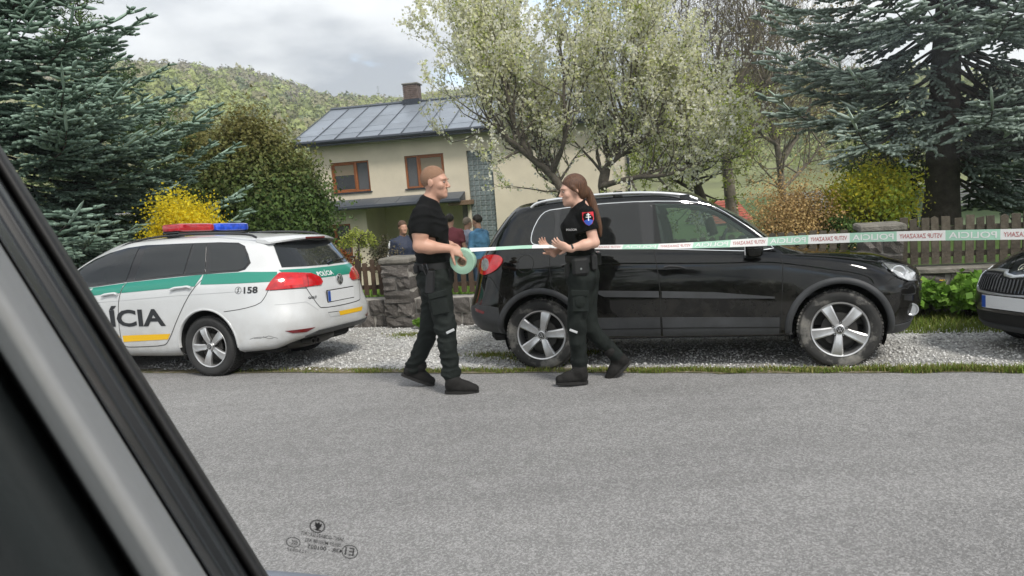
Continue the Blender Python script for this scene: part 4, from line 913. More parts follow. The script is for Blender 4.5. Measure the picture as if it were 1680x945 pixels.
# ------------------------------------------------------------------ black off-roader
def build_suv():
    win = [(-.004, 1.172), (.58, 1.119), (1.077, 1.084), (1.33, 1.065), (2.12, 1.008), (2.037, 1.118), (1.921, 1.214), (1.802, 1.304), (1.664, 1.405), (1.53, 1.47), (1.34, 1.497), (1.006, 1.521), (.539, 1.523), (.202, 1.503), (.075, 1.492), (.005, 1.437), (-.058, 1.315), (-.072, 1.225), (-.055, 1.185)]
    fw_ = [(1.15, 1.098), (2.06, 1.036), (1.99, 1.115), (1.90, 1.19), (1.785, 1.278), (1.655, 1.375), (1.51, 1.445), (1.33, 1.472), (1.095, 1.492)]
    ws = [(-.60, 1.10), (-.3, 1.09), (0, 1.085), (.3, 1.09), (.60, 1.10), (.50, 1.43), (.25, 1.465), (0, 1.47), (-.25, 1.465), (-.50, 1.43)]
    c = Car('off_road_car', SUV_NET, m_black, [(0.0, .335, .392), (2.608, .335, .392)], [('R', shrink(fw_, .02)), ('L', shrink(fw_, .02)), ('front', shrink(ws, .02))], SUV_O, SUV_AX)
    tag(c.root, 'black off-road car with chrome roof rails and muddy wheels parked on the gravel', 'car')
    c.wells(m_well)
    for sd in 'RL':
        c.bead('window_trim', sd, win, .0062, m_chrome, .004, closed=True, smooth_it=1)
        rear = [p for p in win if p[0] < 1.08]
        blk = [(1.07, 1.09)]+[(1.07, 1.515)]+[p for p in win if p[0] < 1.05 and p[1] > 1.2]+[(-.055, 1.185), (-.004, 1.172), (.58, 1.119)]
        c.decal('pillar_trim', sd, blk, m_gblack, .0035, res=.03)
        c.ring('window_frame', sd, [(1.05, 1.088)]+[p for p in win if p[0] > 1.2 and p[1] < 1.2 and p[0] < 2.2 and p[1] < 1.07]+[p for p in win if p[0] > 1.1 and p[1] > 1.1]+[(1.04, 1.518)], .034, m_gblack, .003)
        c.decal('window', sd, [(-.04, 1.195), (.145, 1.176), (.165, 1.485), (.09, 1.478), (.02, 1.43), (-.04, 1.31), (-.052, 1.23)], m_priv, .0075, rnd_=1)
        c.decal('window', sd, [(.19, 1.176), (.58, 1.138), (.975, 1.108), (.945, 1.502), (.55, 1.508), (.215, 1.488)], m_priv, .0075)
        c.decal('window', sd, fw_, m_gree, .005)
        c.strip('door_gap', sd, [(1.077, 1.08), (1.10, .95), (1.122, .75), (1.122, .50), (1.115, .32)], .007, m_seam, .0025, smooth_it=1)
        c.strip('door_gap', sd, [(2.147, .985), (2.163, .90), (2.155, .70), (2.136, .449), (2.128, .29)], .007, m_seam, .0025, smooth_it=1)
        c.strip('door_gap', sd, [(.117, 1.13), (.125, .787), (.20, .72)], .006, m_seam, .0025)
        c.decal('side_moulding', sd, [(.50, .733), (.655, .728), (1.11, .708), (1.11, .652), (.62, .672)], m_plast, .008, res=.03)
        c.decal('side_moulding', sd, [(1.135, .708), (1.6, .682), (2.09, .627), (2.09, .612), (1.6, .628), (1.135, .648)], m_plast, .008, res=.03)
        c.decal('sill_cladding', sd, [(.36, .482), (1.11, .472), (1.11, .30), (.40, .31)], m_plast, .010, res=.03)
        c.decal('sill_cladding', sd, [(1.13, .472), (2.125, .445), (2.12, .30), (1.13, .30)], m_plast, .010, res=.03)
        c.strip('cladding_groove', sd, [(.40, .375), (1.3, .372), (2.12, .362)], .008, m_seam, .0125)
        c.bead('door_handle', sd, [(1.165, .918), (1.21, .926), (1.30, .918), (1.345, .905)], .013, m_gblack, .018)
        c.bead('door_handle', sd, [(.235, .972), (.28, .98), (.37, .972), (.415, .96)], .013, m_gblack, .018)
        for k, (a0, a1) in ((0, (-8, 190)), (1, (-8, 192))): c.arch_band('wheel_arch_trim', k, a0, a1, .055, m_plast, sd, .014)
        # bumper lowers
        c.decal('bumper_cladding', sd, [(-.40, .60), (-.52, .62), (-.66, .62), (-.735, .60), (-.735, .44), (-.62, .37), (-.42, .345), (-.375, .36)], m_plast, .012, res=.04)
        c.decal('reflector', sd, [(-.66, .592), (-.545, .563), (-.559, .541), (-.645, .562)], m_dred, .016)
        c.decal('bumper_cladding', sd, [(3.0, .345), (3.10, .345), (3.22, .35), (3.22, .29), (3.05, .27), (2.99, .275)], m_plast, .010)
        tl = c.decal('tail_light', sd, [(-.655, 1.02), (-.60, 1.085), (-.50, 1.10), (-.383, 1.097), (-.331, 1.054), (-.377, .98), (-.474, .923), (-.575, .905), (-.645, .945)], m_red, .014, rnd_=2)
        c.decal('reversing_lamp', sd, [(-.60, 1.04), (-.555, 1.07), (-.50, 1.055), (-.485, .985), (-.53, .945), (-.59, .96)], m_clear, .017, parent=tl, rnd_=1)
        hl = c.decal('headlight', sd, [(2.975, .872), (3.10, .845), (3.22, .815), (3.265, .775), (3.28, .69), (3.172, .70), (3.076, .745), (3.01, .805)], m_clear, .008, rnd_=1)
        c.ring('headlight_rim', sd, [(2.975, .872), (3.10, .845), (3.22, .815), (3.265, .775), (3.28, .69), (3.172, .70), (3.076, .745), (3.01, .805)], .008, m_gblack, .010, parent=hl)
        lp = MB(); h = c.hit(sd, 3.10, .785, .006); sg = -1 if sd == 'R' else 1
        lp.lathe([(0, .055), (.012*sg, .055), (.014*sg, .045), (.004*sg, .03), (.004*sg, 0)], 20, 'y', (h.x, h.y, h.z)); lp.build('projector_lamp', m_satin, hl, True)
        fg = MB(); h = c.hit(sd, 3.205, .46, 0); fg.lathe([(-.01*sg, .055), (.012*sg, .055), (.012*sg, .045), (.002*sg, .04), (.002*sg, 0)], 20, 'y', (h.x, h.y, h.z)); fg.build('fog_lamp', m_satin, c.root, True)
        c.strip('bumper_gap', sd, [(2.975, .70), (3.02, .74), (3.07, .748)], .006, m_seam, .002)
        c.strip('bonnet_gap', sd, [(2.16, .985), (2.40, .965), (2.65, .935), (2.95, .878)], .007, m_seam, .002, smooth_it=1)
        c.strip('wing_gap', sd, [(2.36, 1.02), (2.39, .968)], .006, m_seam, .002)
        c.strip('bumper_gap', sd, [(-.36, .70), (-.41, .80), (-.46, .88), (-.54, .90)], .006, m_seam, .002, smooth_it=1)
        # roof rail
        sg = -1 if sd == 'R' else 1; b = MB()
        ln = chaikin([(-.09, 1.535), (-.04, 1.575), (.10, 1.598), (.55, 1.618), (1.02, 1.608), (1.36, 1.562), (1.47, 1.512)], 2, False)
        b.tube([(x, sg*(.615-.03*max(0, (x-1.0)/.5)), z) for x, z in ln], .0145, 8); b.build('roof_rail', m_satin, c.root, True)
        for x in (.02, .75, 1.36): b = MB(); hh = c.hit('top', x, sg*.61, 0); b.bbox((x, sg*.612, hh.z+.02), (.09, .022, .06), .008); b.build('rail_foot', m_gblack, c.root)
        # door mirror
        b = MB(); super_ell(b, (1.93, sg*.985, 1.055), (.075, .115, .078), .65); mr = b.build('door_mirror', m_black, c.root, True)
        b = MB(); b.bbox((1.94, sg*.87, 1.005), (.07, .10, .03), .01); b.build('mirror_stalk', m_gblack, mr)
        b = MB(); b.bbox((1.853, sg*.985, 1.055), (.012, .18, .11), .005); b.build('mirror_glass', m_chrome, mr)
    fc = [(-.117+.082*math.cos(t), 1.005+.082*math.sin(t)) for t in np.linspace(0, 2*math.pi, 28)[:-1]]
    c.strip('fuel_flap_gap', 'R', fc+[fc[0]], .005, m_seam, .002)
    c.decal('windscreen', 'front', ws, m_gree, .005, res=.06); c.ring('windscreen_frame', 'front', ws, .03, m_gblack, .003)
    c.decal('rear_window', 'rear', [(-.54, 1.15), (-.3, 1.145), (0, 1.14), (.3, 1.145), (.54, 1.15), (.46, 1.46), (0, 1.49), (-.46, 1.46)], m_priv, .005, res=.06)
    for sg in (-1, 1): c.strip('hatch_gap', 'R' if sg < 0 else 'L', [(-.25, 1.51), (-.40, 1.33), (-.53, 1.16), (-.57, 1.10)], .012, m_seam, .002)
    b = MB(); sp = [(-.16, 1.572), (-.30, 1.545), (-.375, 1.510), (-.37, 1.488), (-.28, 1.50), (-.18, 1.53)]
    V = []; ny = 15
    for i in range(ny):
        y = -.56+1.12*i/(ny-1); k = 1-(abs(y)/.56)**4*.35
        V += [(-.16+(x+.16)*k, y, z-.02*(abs(y)/.56)**3) for x, z in sp]
    n = len(sp); b.add(V, [(i*n+j, i*n+(j+1) % n, (i+1)*n+(j+1) % n, (i+1)*n+j) for i in range(ny-1) for j in range(n)]+[tuple(range(n)), tuple((ny-1)*n+j for j in range(n))])
    b.build('roof_spoiler', m_black, c.root, True)
    # front face (turned away from the viewer)
    g = c.decal('grille', 'front', [(-.45, .60), (.45, .60), (.40, .78), (-.40, .78)], m_gblack, .006, res=.06)
    for z in (.66, .72): c.bead('grille_bar', 'front', [(-.42, z), (0, z), (.42, z)], .009, m_chrome, .010)
    vw_emblem(c.root, tuple(c.hit('front', 0, .69, .012)), .065, (1, 0, 0), m_chrome, m_gblack)
    plate(c, 'rear', -.26, .26, .78, .89, .004)
    for x, k in ((0, 3), (2.608, 47)):
        make_wheel(c.root, x, -.862, .338, .233, .235, 180-k if True else k, m_mudrub, m_alloy, m_darkm, m_alloy, 'R', m_gblack)
        make_wheel(c.root, x, .862, .338, .233, .235, k, m_mudrub, m_alloy, m_darkm, m_alloy, 'L', m_gblack)
    # underbody and cabin
    b = MB(); b.bbox((1.25, 0, .31), (3.6, 1.40, .12), .04); b.build('underbody', m_well, c.root)
    b = MB(); b.bbox((1.3, 0, .62), (2.6, 1.5, .04), .01); b.bbox((1.98, 0, .86), (.34, 1.42, .22), .06); b.build('dashboard', m_inter, c.root)
    for y in (-.36, .36):
        b = MB(); b.bbox((1.22, y, .78), (.50, .48, .16), .05); b.bbox((.98, y, 1.06), (.13, .46, .56), .05, Matrix.Rotation(R(-14), 3, 'Y')); b.bbox((.90, y, 1.40), (.09, .25, .17), .04); b.build('seat', m_inter, c.root)
    b = MB(); b.bbox((.12, 0, 1.02), (.14, 1.25, .62), .05, Matrix.Rotation(R(-12), 3, 'Y')); b.build('rear_seat', m_inter, c.root)
    b = MB(); an = np.linspace(0, 2*math.pi, 25); rot = Matrix.Rotation(R(25), 3, 'Y')
    b.tube([tuple(rot @ Vector((0, .185*math.cos(t), .185*math.sin(t)))+Vector((1.66, .36, 1.05))) for t in an], .014, 6); b.tube([(1.67, .36, 1.05), (1.9, .36, .95)], .03, 8); b.build('steering_wheel', m_inter, c.root, True)
    return c
suv = build_suv()

# ------------------------------------------------------------------ white and green police estate
def build_police():
    win = [(-.176, 1.064), (-.40, 1.068), (-.475, 1.085), (-.52, 1.15), (-.47, 1.24), (-.405, 1.325), (-.31, 1.362), (-.08, 1.379), (.41, 1.39), (.88, 1.395), (1.13, 1.379), (1.40, 1.334), (1.62, 1.272), (1.80, 1.19), (1.97, 1.09), (2.06, 1.0), (2.04, .955), (1.9, .952), (1.45, .976), (1.05, 1.009), (.32, 1.047)]
    c = Car('police_car', GOLF_NET, m_white, [(-.02, .318, .378), (2.63, .318, .378)], [], POL_O, POL_AX)
    tag(c.root, 'white police estate car with green stripe and red and blue roof light bar', 'car')
    c.wells(m_well)
    for sd in 'LR':
        c.decal('window_surround', sd, win, m_gblack, .004, res=.03)
        c.decal('window', sd, [(-.05, 1.078), (-.40, 1.083), (-.46, 1.097), (-.495, 1.15), (-.45, 1.235), (-.39, 1.308), (-.31, 1.342), (.02, 1.362)], m_polg, .0075)
        c.decal('window', sd, [(.005, 1.08), (.255, 1.067), (.205, 1.372), (.055, 1.366)], m_polg, .0075)
        c.decal('window', sd, [(.285, 1.066), (.935, 1.034), (.85, 1.376), (.235, 1.373)], m_polg, .0075)
        c.decal('window', sd, [(1.06, 1.025), (1.45, .994), (1.97, .968), (1.93, 1.06), (1.75, 1.17), (1.58, 1.258), (1.38, 1.316), (1.12, 1.36), (.955, 1.374)], m_polg, .0075)
        c.decal('livery_stripe', sd, [(-.79, 1.045), (-.5, 1.062), (-.176, 1.058), (.02, 1.055), (.015, .955), (-.223, .953), (-.83, .952), (-.815, 1.0)], m_green, .0035, res=.03, skirt=False)
        c.decal('livery_stripe', sd, [(.03, 1.054), (.32, 1.04), (1.035, 1.003), (1.06, .90), (.374, .931), (.08, .94)], m_green, .0035, res=.03, skirt=False)
        c.decal('livery_stripe', sd, [(1.05, 1.0), (1.45, .968), (2.0, .94), (2.02, .85), (1.36, .888), (1.075, .90)], m_green, .0035, res=.03, skirt=False)
        c.strip('door_gap', sd, [(-.02, 1.066), (.0, 1.02), (.055, .956), (.179, .822), (.337, .597), (.428, .455), (.50, .36), (.56, .325), (.887, .312), (1.10, .312), (1.13, .35), (1.128, .573), (1.105, .791), (1.07, .898), (1.035, 1.005)], .007, m_seam, .003, smooth_it=1)
        c.strip('door_gap', sd, [(1.13, .34), (1.2, .312), (2.05, .315), (2.12, .40), (2.13, .7), (2.10, .93)], .007, m_seam, .003, smooth_it=1)
        c.strip('crease_shade_line', sd, [(-.5, .872), (.4, .848), (1.1, .815), (2.1, .78)], .005, mat('crease_shade_grey', (.42, .43, .44), .5), .0012)  # flat grey line drawn as the shade of the side crease
        c.bead('door_handle', sd, [(.115, .925), (.16, .936), (.32, .928), (.375, .915)], .016, m_white, .016)
        c.bead('door_handle', sd, [(1.10, .885), (1.14, .896), (1.27, .887), (1.315, .874)], .016, m_white, .016)
        c.decal('yellow_strip', sd, [(.45, .452), (1.10, .438), (1.10, .368), (.492, .392)], m_yellow, .0035, res=.03, skirt=False)
        c.decal('yellow_strip', sd, [(1.145, .437), (2.0, .42), (2.0, .352), (1.145, .366)], m_yellow, .0035, res=.03, skirt=False)
        if sd == 'L':
            c.text('lettering', sd, 'POLÍCIA', 1.96, .535, .49, .765, m_letter, .005, bold=.03)
            c.text('phone_number', sd, '158', -.512, .848, -.658, .914, m_letter, .005, bold=.03)
        else:
            c.text('lettering', sd, 'POLÍCIA', .50, .535, 1.96, .755, m_letter, .005, bold=.03)
        ph = [(-.45+.034*math.cos(t), .883+.034*math.sin(t)) for t in np.linspace(0, 2*math.pi, 20)]
        if sd == 'L':
            c.strip('phone_symbol', sd, ph, .004, m_letter, .003); c.strip('phone_symbol', sd, [(-.462, .903), (-.447, .893), (-.453, .873), (-.438, .863)], .010, m_letter, .003, res=.008)
        c.arch_band('wheel_arch_lip', 0, -5, 185, .02, m_white, sd, .004); c.arch_band('wheel_arch_lip', 1, -5, 185, .02, m_white, sd, .004)
        c.strip('bumper_gap', sd, [(-.27, .672), (-.50, .695), (-.677, .736), (-.73, .80), (-.76, .872)], .006, m_seam, .002, smooth_it=1)
        tl = c.decal('tail_light', sd, [(-.735, .872), (-.80, 1.03), (-.84, 1.035), (-.90, 1.02), (-.945, .99), (-.945, .885), (-.85, .876)], m_red, .010, res=.03) if False else None
        sg = 1 if sd == 'L' else -1; b = MB()
        ln = chaikin([(-.50, 1.415), (-.42, 1.452), (-.1, 1.478), (.4, 1.497), (.9, 1.488), (1.25, 1.43), (1.36, 1.385)], 2, False)
        b.tube([(x, sg*(.585-.02*max(0, x-.9)/.4), z-.008) for x, z in ln], .013, 8); b.build('roof_rail', m_gblack, c.root, True)
        b = MB(); super_ell(b, (1.90, sg*.97, 1.03), (.07, .105, .07), .65); mr = b.build('door_mirror', m_gblack, c.root, True)
        b = MB(); b.bbox((1.92, sg*.86, .985), (.06, .1, .03), .01); b.build('mirror_stalk', m_gblack, mr)
    # scratch on the rear bumper
    for ln in ([(-.55, .385), (-.60, .40), (-.66, .405), (-.72, .402), (-.76, .415), (-.80, .40), (-.84, .385)], [(-.70, .41), (-.76, .385), (-.80, .39)], [(-.60, .392), (-.68, .395)]): c.strip('scuff', 'L', ln, 0.0035, m_bumpw, .0015)
    # tail: everything on the rear face
    rw = [(-.53, 1.085), (-.3, 1.075), (0, 1.072), (.3, 1.075), (.53, 1.085), (.615, 1.10), (.53, 1.33), (.3, 1.352), (0, 1.356), (-.3, 1.352), (-.53, 1.33), (-.615, 1.10)]
    rw = [(-.625, 1.085), (-.4, 1.077), (0, 1.072), (.4, 1.077), (.625, 1.085), (.60, 1.17), (.545, 1.315), (.5, 1.335), (0, 1.345), (-.5, 1.335), (-.545, 1.315), (-.60, 1.17)]
    c.decal('rear_window', 'rear', rw, m_polg, .0075, res=.03)
    c.decal('livery_stripe', 'rear', [(-.66, 1.062), (-.4, 1.054), (0, 1.05), (.4, 1.054), (.66, 1.062), (.66, 1.035), (.40, 1.01), (.30, .945), (-.30, .945), (-.40, 1.01), (-.66, 1.035)], m_green, .0035, res=.03, skirt=False)
    for sg in (1, -1):
        pl = [(.80, .868), (.765, .95), (.70, 1.02), (.66, 1.03), (.40, 1.0), (.30, .955), (.275, .905), (.315, .872)]
        tl = c.decal('tail_light', 'rear', [(sg*a, z) for a, z in pl], m_red, .012, res=.03)
        sd = 'L' if sg > 0 else 'R'
        c.decal('side_lens', sd, [(-.735, .872), (-.775, .955), (-.815, 1.03), (-.85, 1.03), (-.90, .99), (-.90, .88), (-.82, .872)], m_red, .012, parent=tl, res=.03)
        c.strip('lens_divider', 'rear', [(sg*.50, .872), (sg*.47, .99)], .008, m_dred, .0135, parent=tl)
        c.decal('inner_lens', 'rear', [(sg*a, z) for a, z in ((.72, .90), (.69, .955), (.54, .965), (.55, .895))], mat('bright_red_lens', (.72, .02, .02), .12, coat=1), .0135, parent=tl)
        c.decal('reflector', 'rear', [(sg*a, z) for a, z in ((.80, .455), (.505, .45), (.61, .414), (.745, .424))], m_dred, .006)
        c.strip('bumper_crease_shade', 'rear', [(sg*.81, .72), (sg*.565, .719), (sg*.44, .615)], .006, mat('crease_shade_grey', (.42, .43, .44), .5), .0015)  # grey line stands for the shade along the bumper fold
        for k in (0, 1):
            b = MB(); x0 = -.99; b.lathe([(x0, .024), (x0, .034), (x0+.12, .034)], 16, 'x', (0, sg*.0+(.44-.085*k)*1, .295)) if sg > 0 else None
            if sg > 0: b.build('exhaust_pipe', m_darkm, c.root, True)
    c.strip('hatch_gap', 'rear', [(.60, 1.03), (.52, .854), (.50, .80), (.42, .655), (.38, .632), (0, .622), (-.38, .632), (-.42, .655), (-.50, .80), (-.52, .854), (-.60, 1.03)], .008, m_seam, .002, smooth_it=1)
    c.strip('bumper_gap', 'rear', [(.80, .868), (.6, .862), (.525, .856)], .006, m_seam, .002); c.strip('bumper_gap', 'rear', [(-.80, .868), (-.6, .862), (-.525, .856)], .006, m_seam, .002)
    c.decal('plate_recess', 'rear', [(-.30, .655), (.30, .655), (.33, .86), (-.33, .86)], m_white, .001, res=.06)
    plate(c, 'rear', -.26, .26, .685, .80, .006)
    c.text('hatch_lettering', 'rear', 'POLÍCIA', .32, .960, .03, 1.02, mat('white_letter', (.80, .80, .80), .5), .0065, bold=.02)
    c.text('model_badge', 'rear', 'GOLF', .53, .742, .42, .768, m_letter, .004, bold=.03)
    vw_emblem(c.root, tuple(c.hit('rear', -.05, .905, .006)), .062, (-1, 0, .08), m_chrome, m_letter)
    c.decal('yellow_strip', 'rear', [(.10, .564), (-.434, .558), (-.40, .512), (.08, .517)], m_yellow, .003, res=.06, skirt=False)
    c.strip('bumper_crease_shade', 'rear', [(.30, .575), (.27, .525), (.09, .517)], .005, mat('crease_shade_grey', (.42, .43, .44), .5), .002); c.strip('bumper_crease_shade', 'rear', [(.30, .575), (.10, .566)], .005, m_seam, .002)  # thin lines colour in the shade of the bumper edges
    c.decal('diffuser', 'rear', [(-.74, .40), (-.50, .405), (0, .41), (.44, .41), (.60, .37), (.52, .335), (0, .335), (-.6, .335)], m_plast, .010, res=.03)
    b = MB(); V = []; ny = 17; sp = [(-.50, 1.425), (-.70, 1.415), (-.80, 1.385), (-.795, 1.368), (-.66, 1.375), (-.52, 1.395)]
    for i in range(ny):
        u = -1+2*i/(ny-1); y = .60*u; k = 1-abs(u)**4*.45
        V += [(-.50+(x+.50)*k-.02*(1-u*u), y, z-.035*abs(u)**2.5) for x, z in sp]
    n = len(sp); b.add(V, [(i*n+j, i*n+(j+1) % n, (i+1)*n+(j+1) % n, (i+1)*n+j) for i in range(ny-1) for j in range(n)]+[tuple(range(n)), tuple((ny-1)*n+j for j in range(n))])
    sp_ = b.build('roof_spoiler', m_white, c.root, True)
    b = MB(); b.bbox((-.822, -.0, 1.378), (.012, .36, .022), .004); b.build('brake_light', m_dred, sp_)
    b = MB(); h0 = c.hit('rear', -.10, 1.09, .02); h1 = c.hit('rear', -.42, 1.115, .02); b.tube([h0, h1], .010, 6); b.tube([c.hit('rear', 0, 1.078, .0), c.hit('rear', -.10, 1.09, .02)], .018, 6); b.build('rear_wiper', m_gblack, c.root)
    # roof light bar
    lx = .62; b = MB(); super_ell(b, (lx, .29, 1.566), (.135, .30, .048), .35, 28, 10); lb = b.build('light_bar', m_beacon, c.root, True)
    b = MB(); super_ell(b, (lx, -.31, 1.566), (.135, .30, .048), .35, 28, 10); b.build('blue_half', m_blue, lb, True)
    b = MB(); b.bbox((lx, 0, 1.515), (.22, 1.16, .03), .01); b.bbox((lx, .5, 1.488), (.2, .08, .05), .01); b.bbox((lx, -.5, 1.488), (.2, .08, .05), .01); b.build('light_bar_base', m_gblack, lb)
    # front
    c.decal('windscreen', 'front', [(-.62, 1.03), (0, 1.04), (.62, 1.03), (.52, 1.34), (0, 1.40), (-.52, 1.34)], m_polg, .004, res=.06)
    c.decal('grille', 'front', [(-.5, .60), (.5, .60), (.5, .69), (-.5, .69)], m_gblack, .006, res=.06)
    for sg in (1, -1): c.decal('headlight', 'front', [(sg*a, z) for a, z in ((.50, .60), (.50, .70), (.66, .73), (.74, .70), (.72, .62))], m_clear, .006)
    for x in (-.01, 2.63):
        make_wheel(c.root, x, .845, .317, .214, .205, 180-40, m_rubber, m_alloy, m_darkm, m_alloy, 'L', m_gblack)
        make_wheel(c.root, x, -.845, .317, .214, .205, 40, m_rubber, m_alloy, m_darkm, m_alloy, 'R', m_gblack)
    b = MB(); b.bbox((1.2, 0, .27), (3.9, 1.40, .12), .04); b.build('underbody', m_well, c.root)
    b = MB(); super_ell(b, (-.72, .15, .285), (.16, .42, .075), .7); b.build('silencer', m_darkm, c.root, True)
    return c
police = build_police()

# ------------------------------------------------------------------ third car, only its nose in the picture
def build_third():
    net = [[list(p) for p in r] for r in GOLF_NET]
    ax = car_axes(185)
    em = at(1663, 444, 6.13)
    M = np.array(ax); O = em-np.array([3.43, 0, .735])@M
    c = Car('hatchback_car', net, mat('dark_grey_black_paint', (.006, .0063, .007), .3, spec=.1, coat=.8, noise=(60, .3, 3)), [(-.02, .318, .378), (2.63, .318, .378)], [], O, ax)
    tag(c.root, 'dark car at the right edge with ribbed grille and round nose emblem', 'car')
    c.wells(m_well)
    gp = [(-.50, .655), (-.47, .70), (-.30, .715), (-.14, .712), (-.10, .685), (0, .672), (.10, .685), (.14, .712), (.30, .715), (.47, .70), (.50, .655), (.46, .565), (.40, .535), (0, .525), (-.40, .535), (-.46, .565)]
    g = c.decal('grille', 'front', gp, m_seam, .004, res=.04)
    c.bead('grille_frame', 'front', gp, .011, m_satin, .008, closed=True, parent=g)
    for k in range(25):
        y = -.46+.92*k/24; zt = .70 if abs(y) > .15 else .67; zt = min(zt, .665+.04*abs(y)/.4 if abs(y) < .15 else .70); zb = .54+.03*max(0, abs(y)-.36)/.1
        c.bead('slat', 'front', [(y, zb+.005), (y*1.01, (zb+zt)/2), (y, zt-.01)], .0065, m_gblack, .010, parent=g)
    for sg in (1, -1):
        h = c.decal('headlight', 'front', [(sg*a, z) for a, z in ((.52, .60), (.53, .70), (.66, .735), (.755, .70), (.74, .63))], m_clear, .006)
        c.decal('fog_lamp', 'front', [(sg*a, z) for a, z in ((.50, .36), (.50, .42), (.66, .43), (.68, .37))], m_gblack, .006)
    plate(c, 'front', -.26, .26, .405, .515, .012)
    c.decal('air_intake', 'front', [(-.55, .26), (.55, .26), (.50, .36), (-.50, .36)], m_seam, .005, res=.06)
    c.decal('front_lip', 'front', [(-.74, .205), (.74, .205), (.74, .255), (-.74, .255)], m_plast, .014, res=.06)
    c.strip('bonnet_gap', 'front', [(-.52, .70), (-.30, .728), (-.14, .726), (-.1, .70), (0, .687), (.10, .70), (.14, .726), (.30, .728), (.52, .70)], .012, m_satin, .004)
    for sg in (1, -1): c.strip('bonnet_crease_shade', 'front', [(sg*.14, .735), (sg*.26, .80), (sg*.34, .87)], .02, m_black, .003)  # black strips painted as shade along the bonnet folds
    hc = c.hit('front', 0, .742, .006); b = MB(); n = 28; r = .042
    b.lathe([(0, r), (.006, r), (.007, r*.86), (.002, r*.82)], n, 'z'); e = b.build('emblem', m_chrome, c.root, True)
    b = MB(); b.lathe([(.002, r*.84), (.0025, 0)], n, 'z'); b.build('badge_face', m_letter, e)
    b = MB(); b.prism([(-.55*r, -.5*r), (.5*r, -.05*r), (-.05*r, .05*r), (.35*r, .55*r), (-.25*r, .2*r)], .003, .006, 'xy'); b.build('winged_arrow', m_chrome, e)
    z = Vector((1, 0, .55)).normalized(); x = Vector((0, 0, 1)).cross(z).normalized(); y = z.cross(x)
    e.matrix_local = Matrix(((x[0], y[0], z[0], hc.x), (x[1], y[1], z[1], hc.y), (x[2], y[2], z[2], hc.z), (0, 0, 0, 1)))
    for sd in 'LR':
        win = [(-.176, 1.064), (-.475, 1.085), (-.52, 1.15), (-.405, 1.325), (-.08, 1.379), (.88, 1.395), (1.40, 1.334), (1.80, 1.19), (2.06, 1.0), (1.9, .952), (1.05, 1.009)]
        c.decal('window', sd, win, m_priv, .003, res=.08)
    c.decal('windscreen', 'front', [(-.62, 1.03), (0, 1.04), (.62, 1.03), (.52, 1.34), (0, 1.40), (-.52, 1.34)], m_polg, .004, res=.08)
    for x in (-.01, 2.63):
        make_wheel(c.root, x, .845, .317, .214, .205, 40, m_rubber, m_alloy, m_darkm, m_alloy, 'L', m_gblack)
        make_wheel(c.root, x, -.845, .317, .214, .205, 40, m_rubber, m_alloy, m_darkm, m_alloy, 'R', m_gblack)
    b = MB(); b.bbox((1.2, 0, .27), (3.9, 1.40, .12), .04); b.build('underbody', m_well, c.root)
    return c
third = build_third()
# ------------------------------------------------------------------ people: smooth blended bodies polygonised from distance fields
def cone(a, b, ra, rb, k=.02, sq=None): return ('c', np.array(a, float), np.array(b, float), ra, rb, k, sq)
def ell(c, r, rot=None, k=.02): return ('e', np.array(c, float), np.array(r, float), None if rot is None else np.array(rot, float), None, k, None)
def cut(c, r, k=.01): return ('x', np.array(c, float), r, None, None, k, None)
def pdist(p, q):
    t = q[0]
    if t == 'c':
        _, a, b, ra, rb, k, sq = q; ab = b-a; pa = p-a
        u = np.clip((pa@ab)/max(ab@ab, 1e-9), 0, 1); v = pa-u[:, None]*ab
        if sq is not None:
            n, s = sq; n = np.asarray(n, float); v = v+(v@n)[:, None]*n*(s-1)
        return np.sqrt((v*v).sum(1))-(ra+(rb-ra)*u)
    if t == 'e':
        v = p-q[1]
        if q[3] is not None: v = v@q[3].T
        r = q[2]; k0 = np.sqrt(((v/r)**2).sum(1)); k1 = np.sqrt(((v/(r*r))**2).sum(1))
        return k0*(k0-1)/np.maximum(k1, 1e-6)
    if t == 'x': return np.sqrt(((p-q[1])**2).sum(1))-q[2]
def field(p, prims, fold=None):
    d = None
    for q in prims:
        e = pdist(p, q); k = q[5]
        if d is None: d = e; continue
        if q[0] == 'x':
            h = np.clip(.5-.5*(e+d)/k, 0, 1); d = d*(1-h)+(-e)*h+k*h*(1-h)
        else:
            h = np.clip(.5+.5*(e-d)/k, 0, 1); d = e*(1-h)+d*h-k*h*(1-h)
    if fold is not None: d = d+fold(p)
    return d
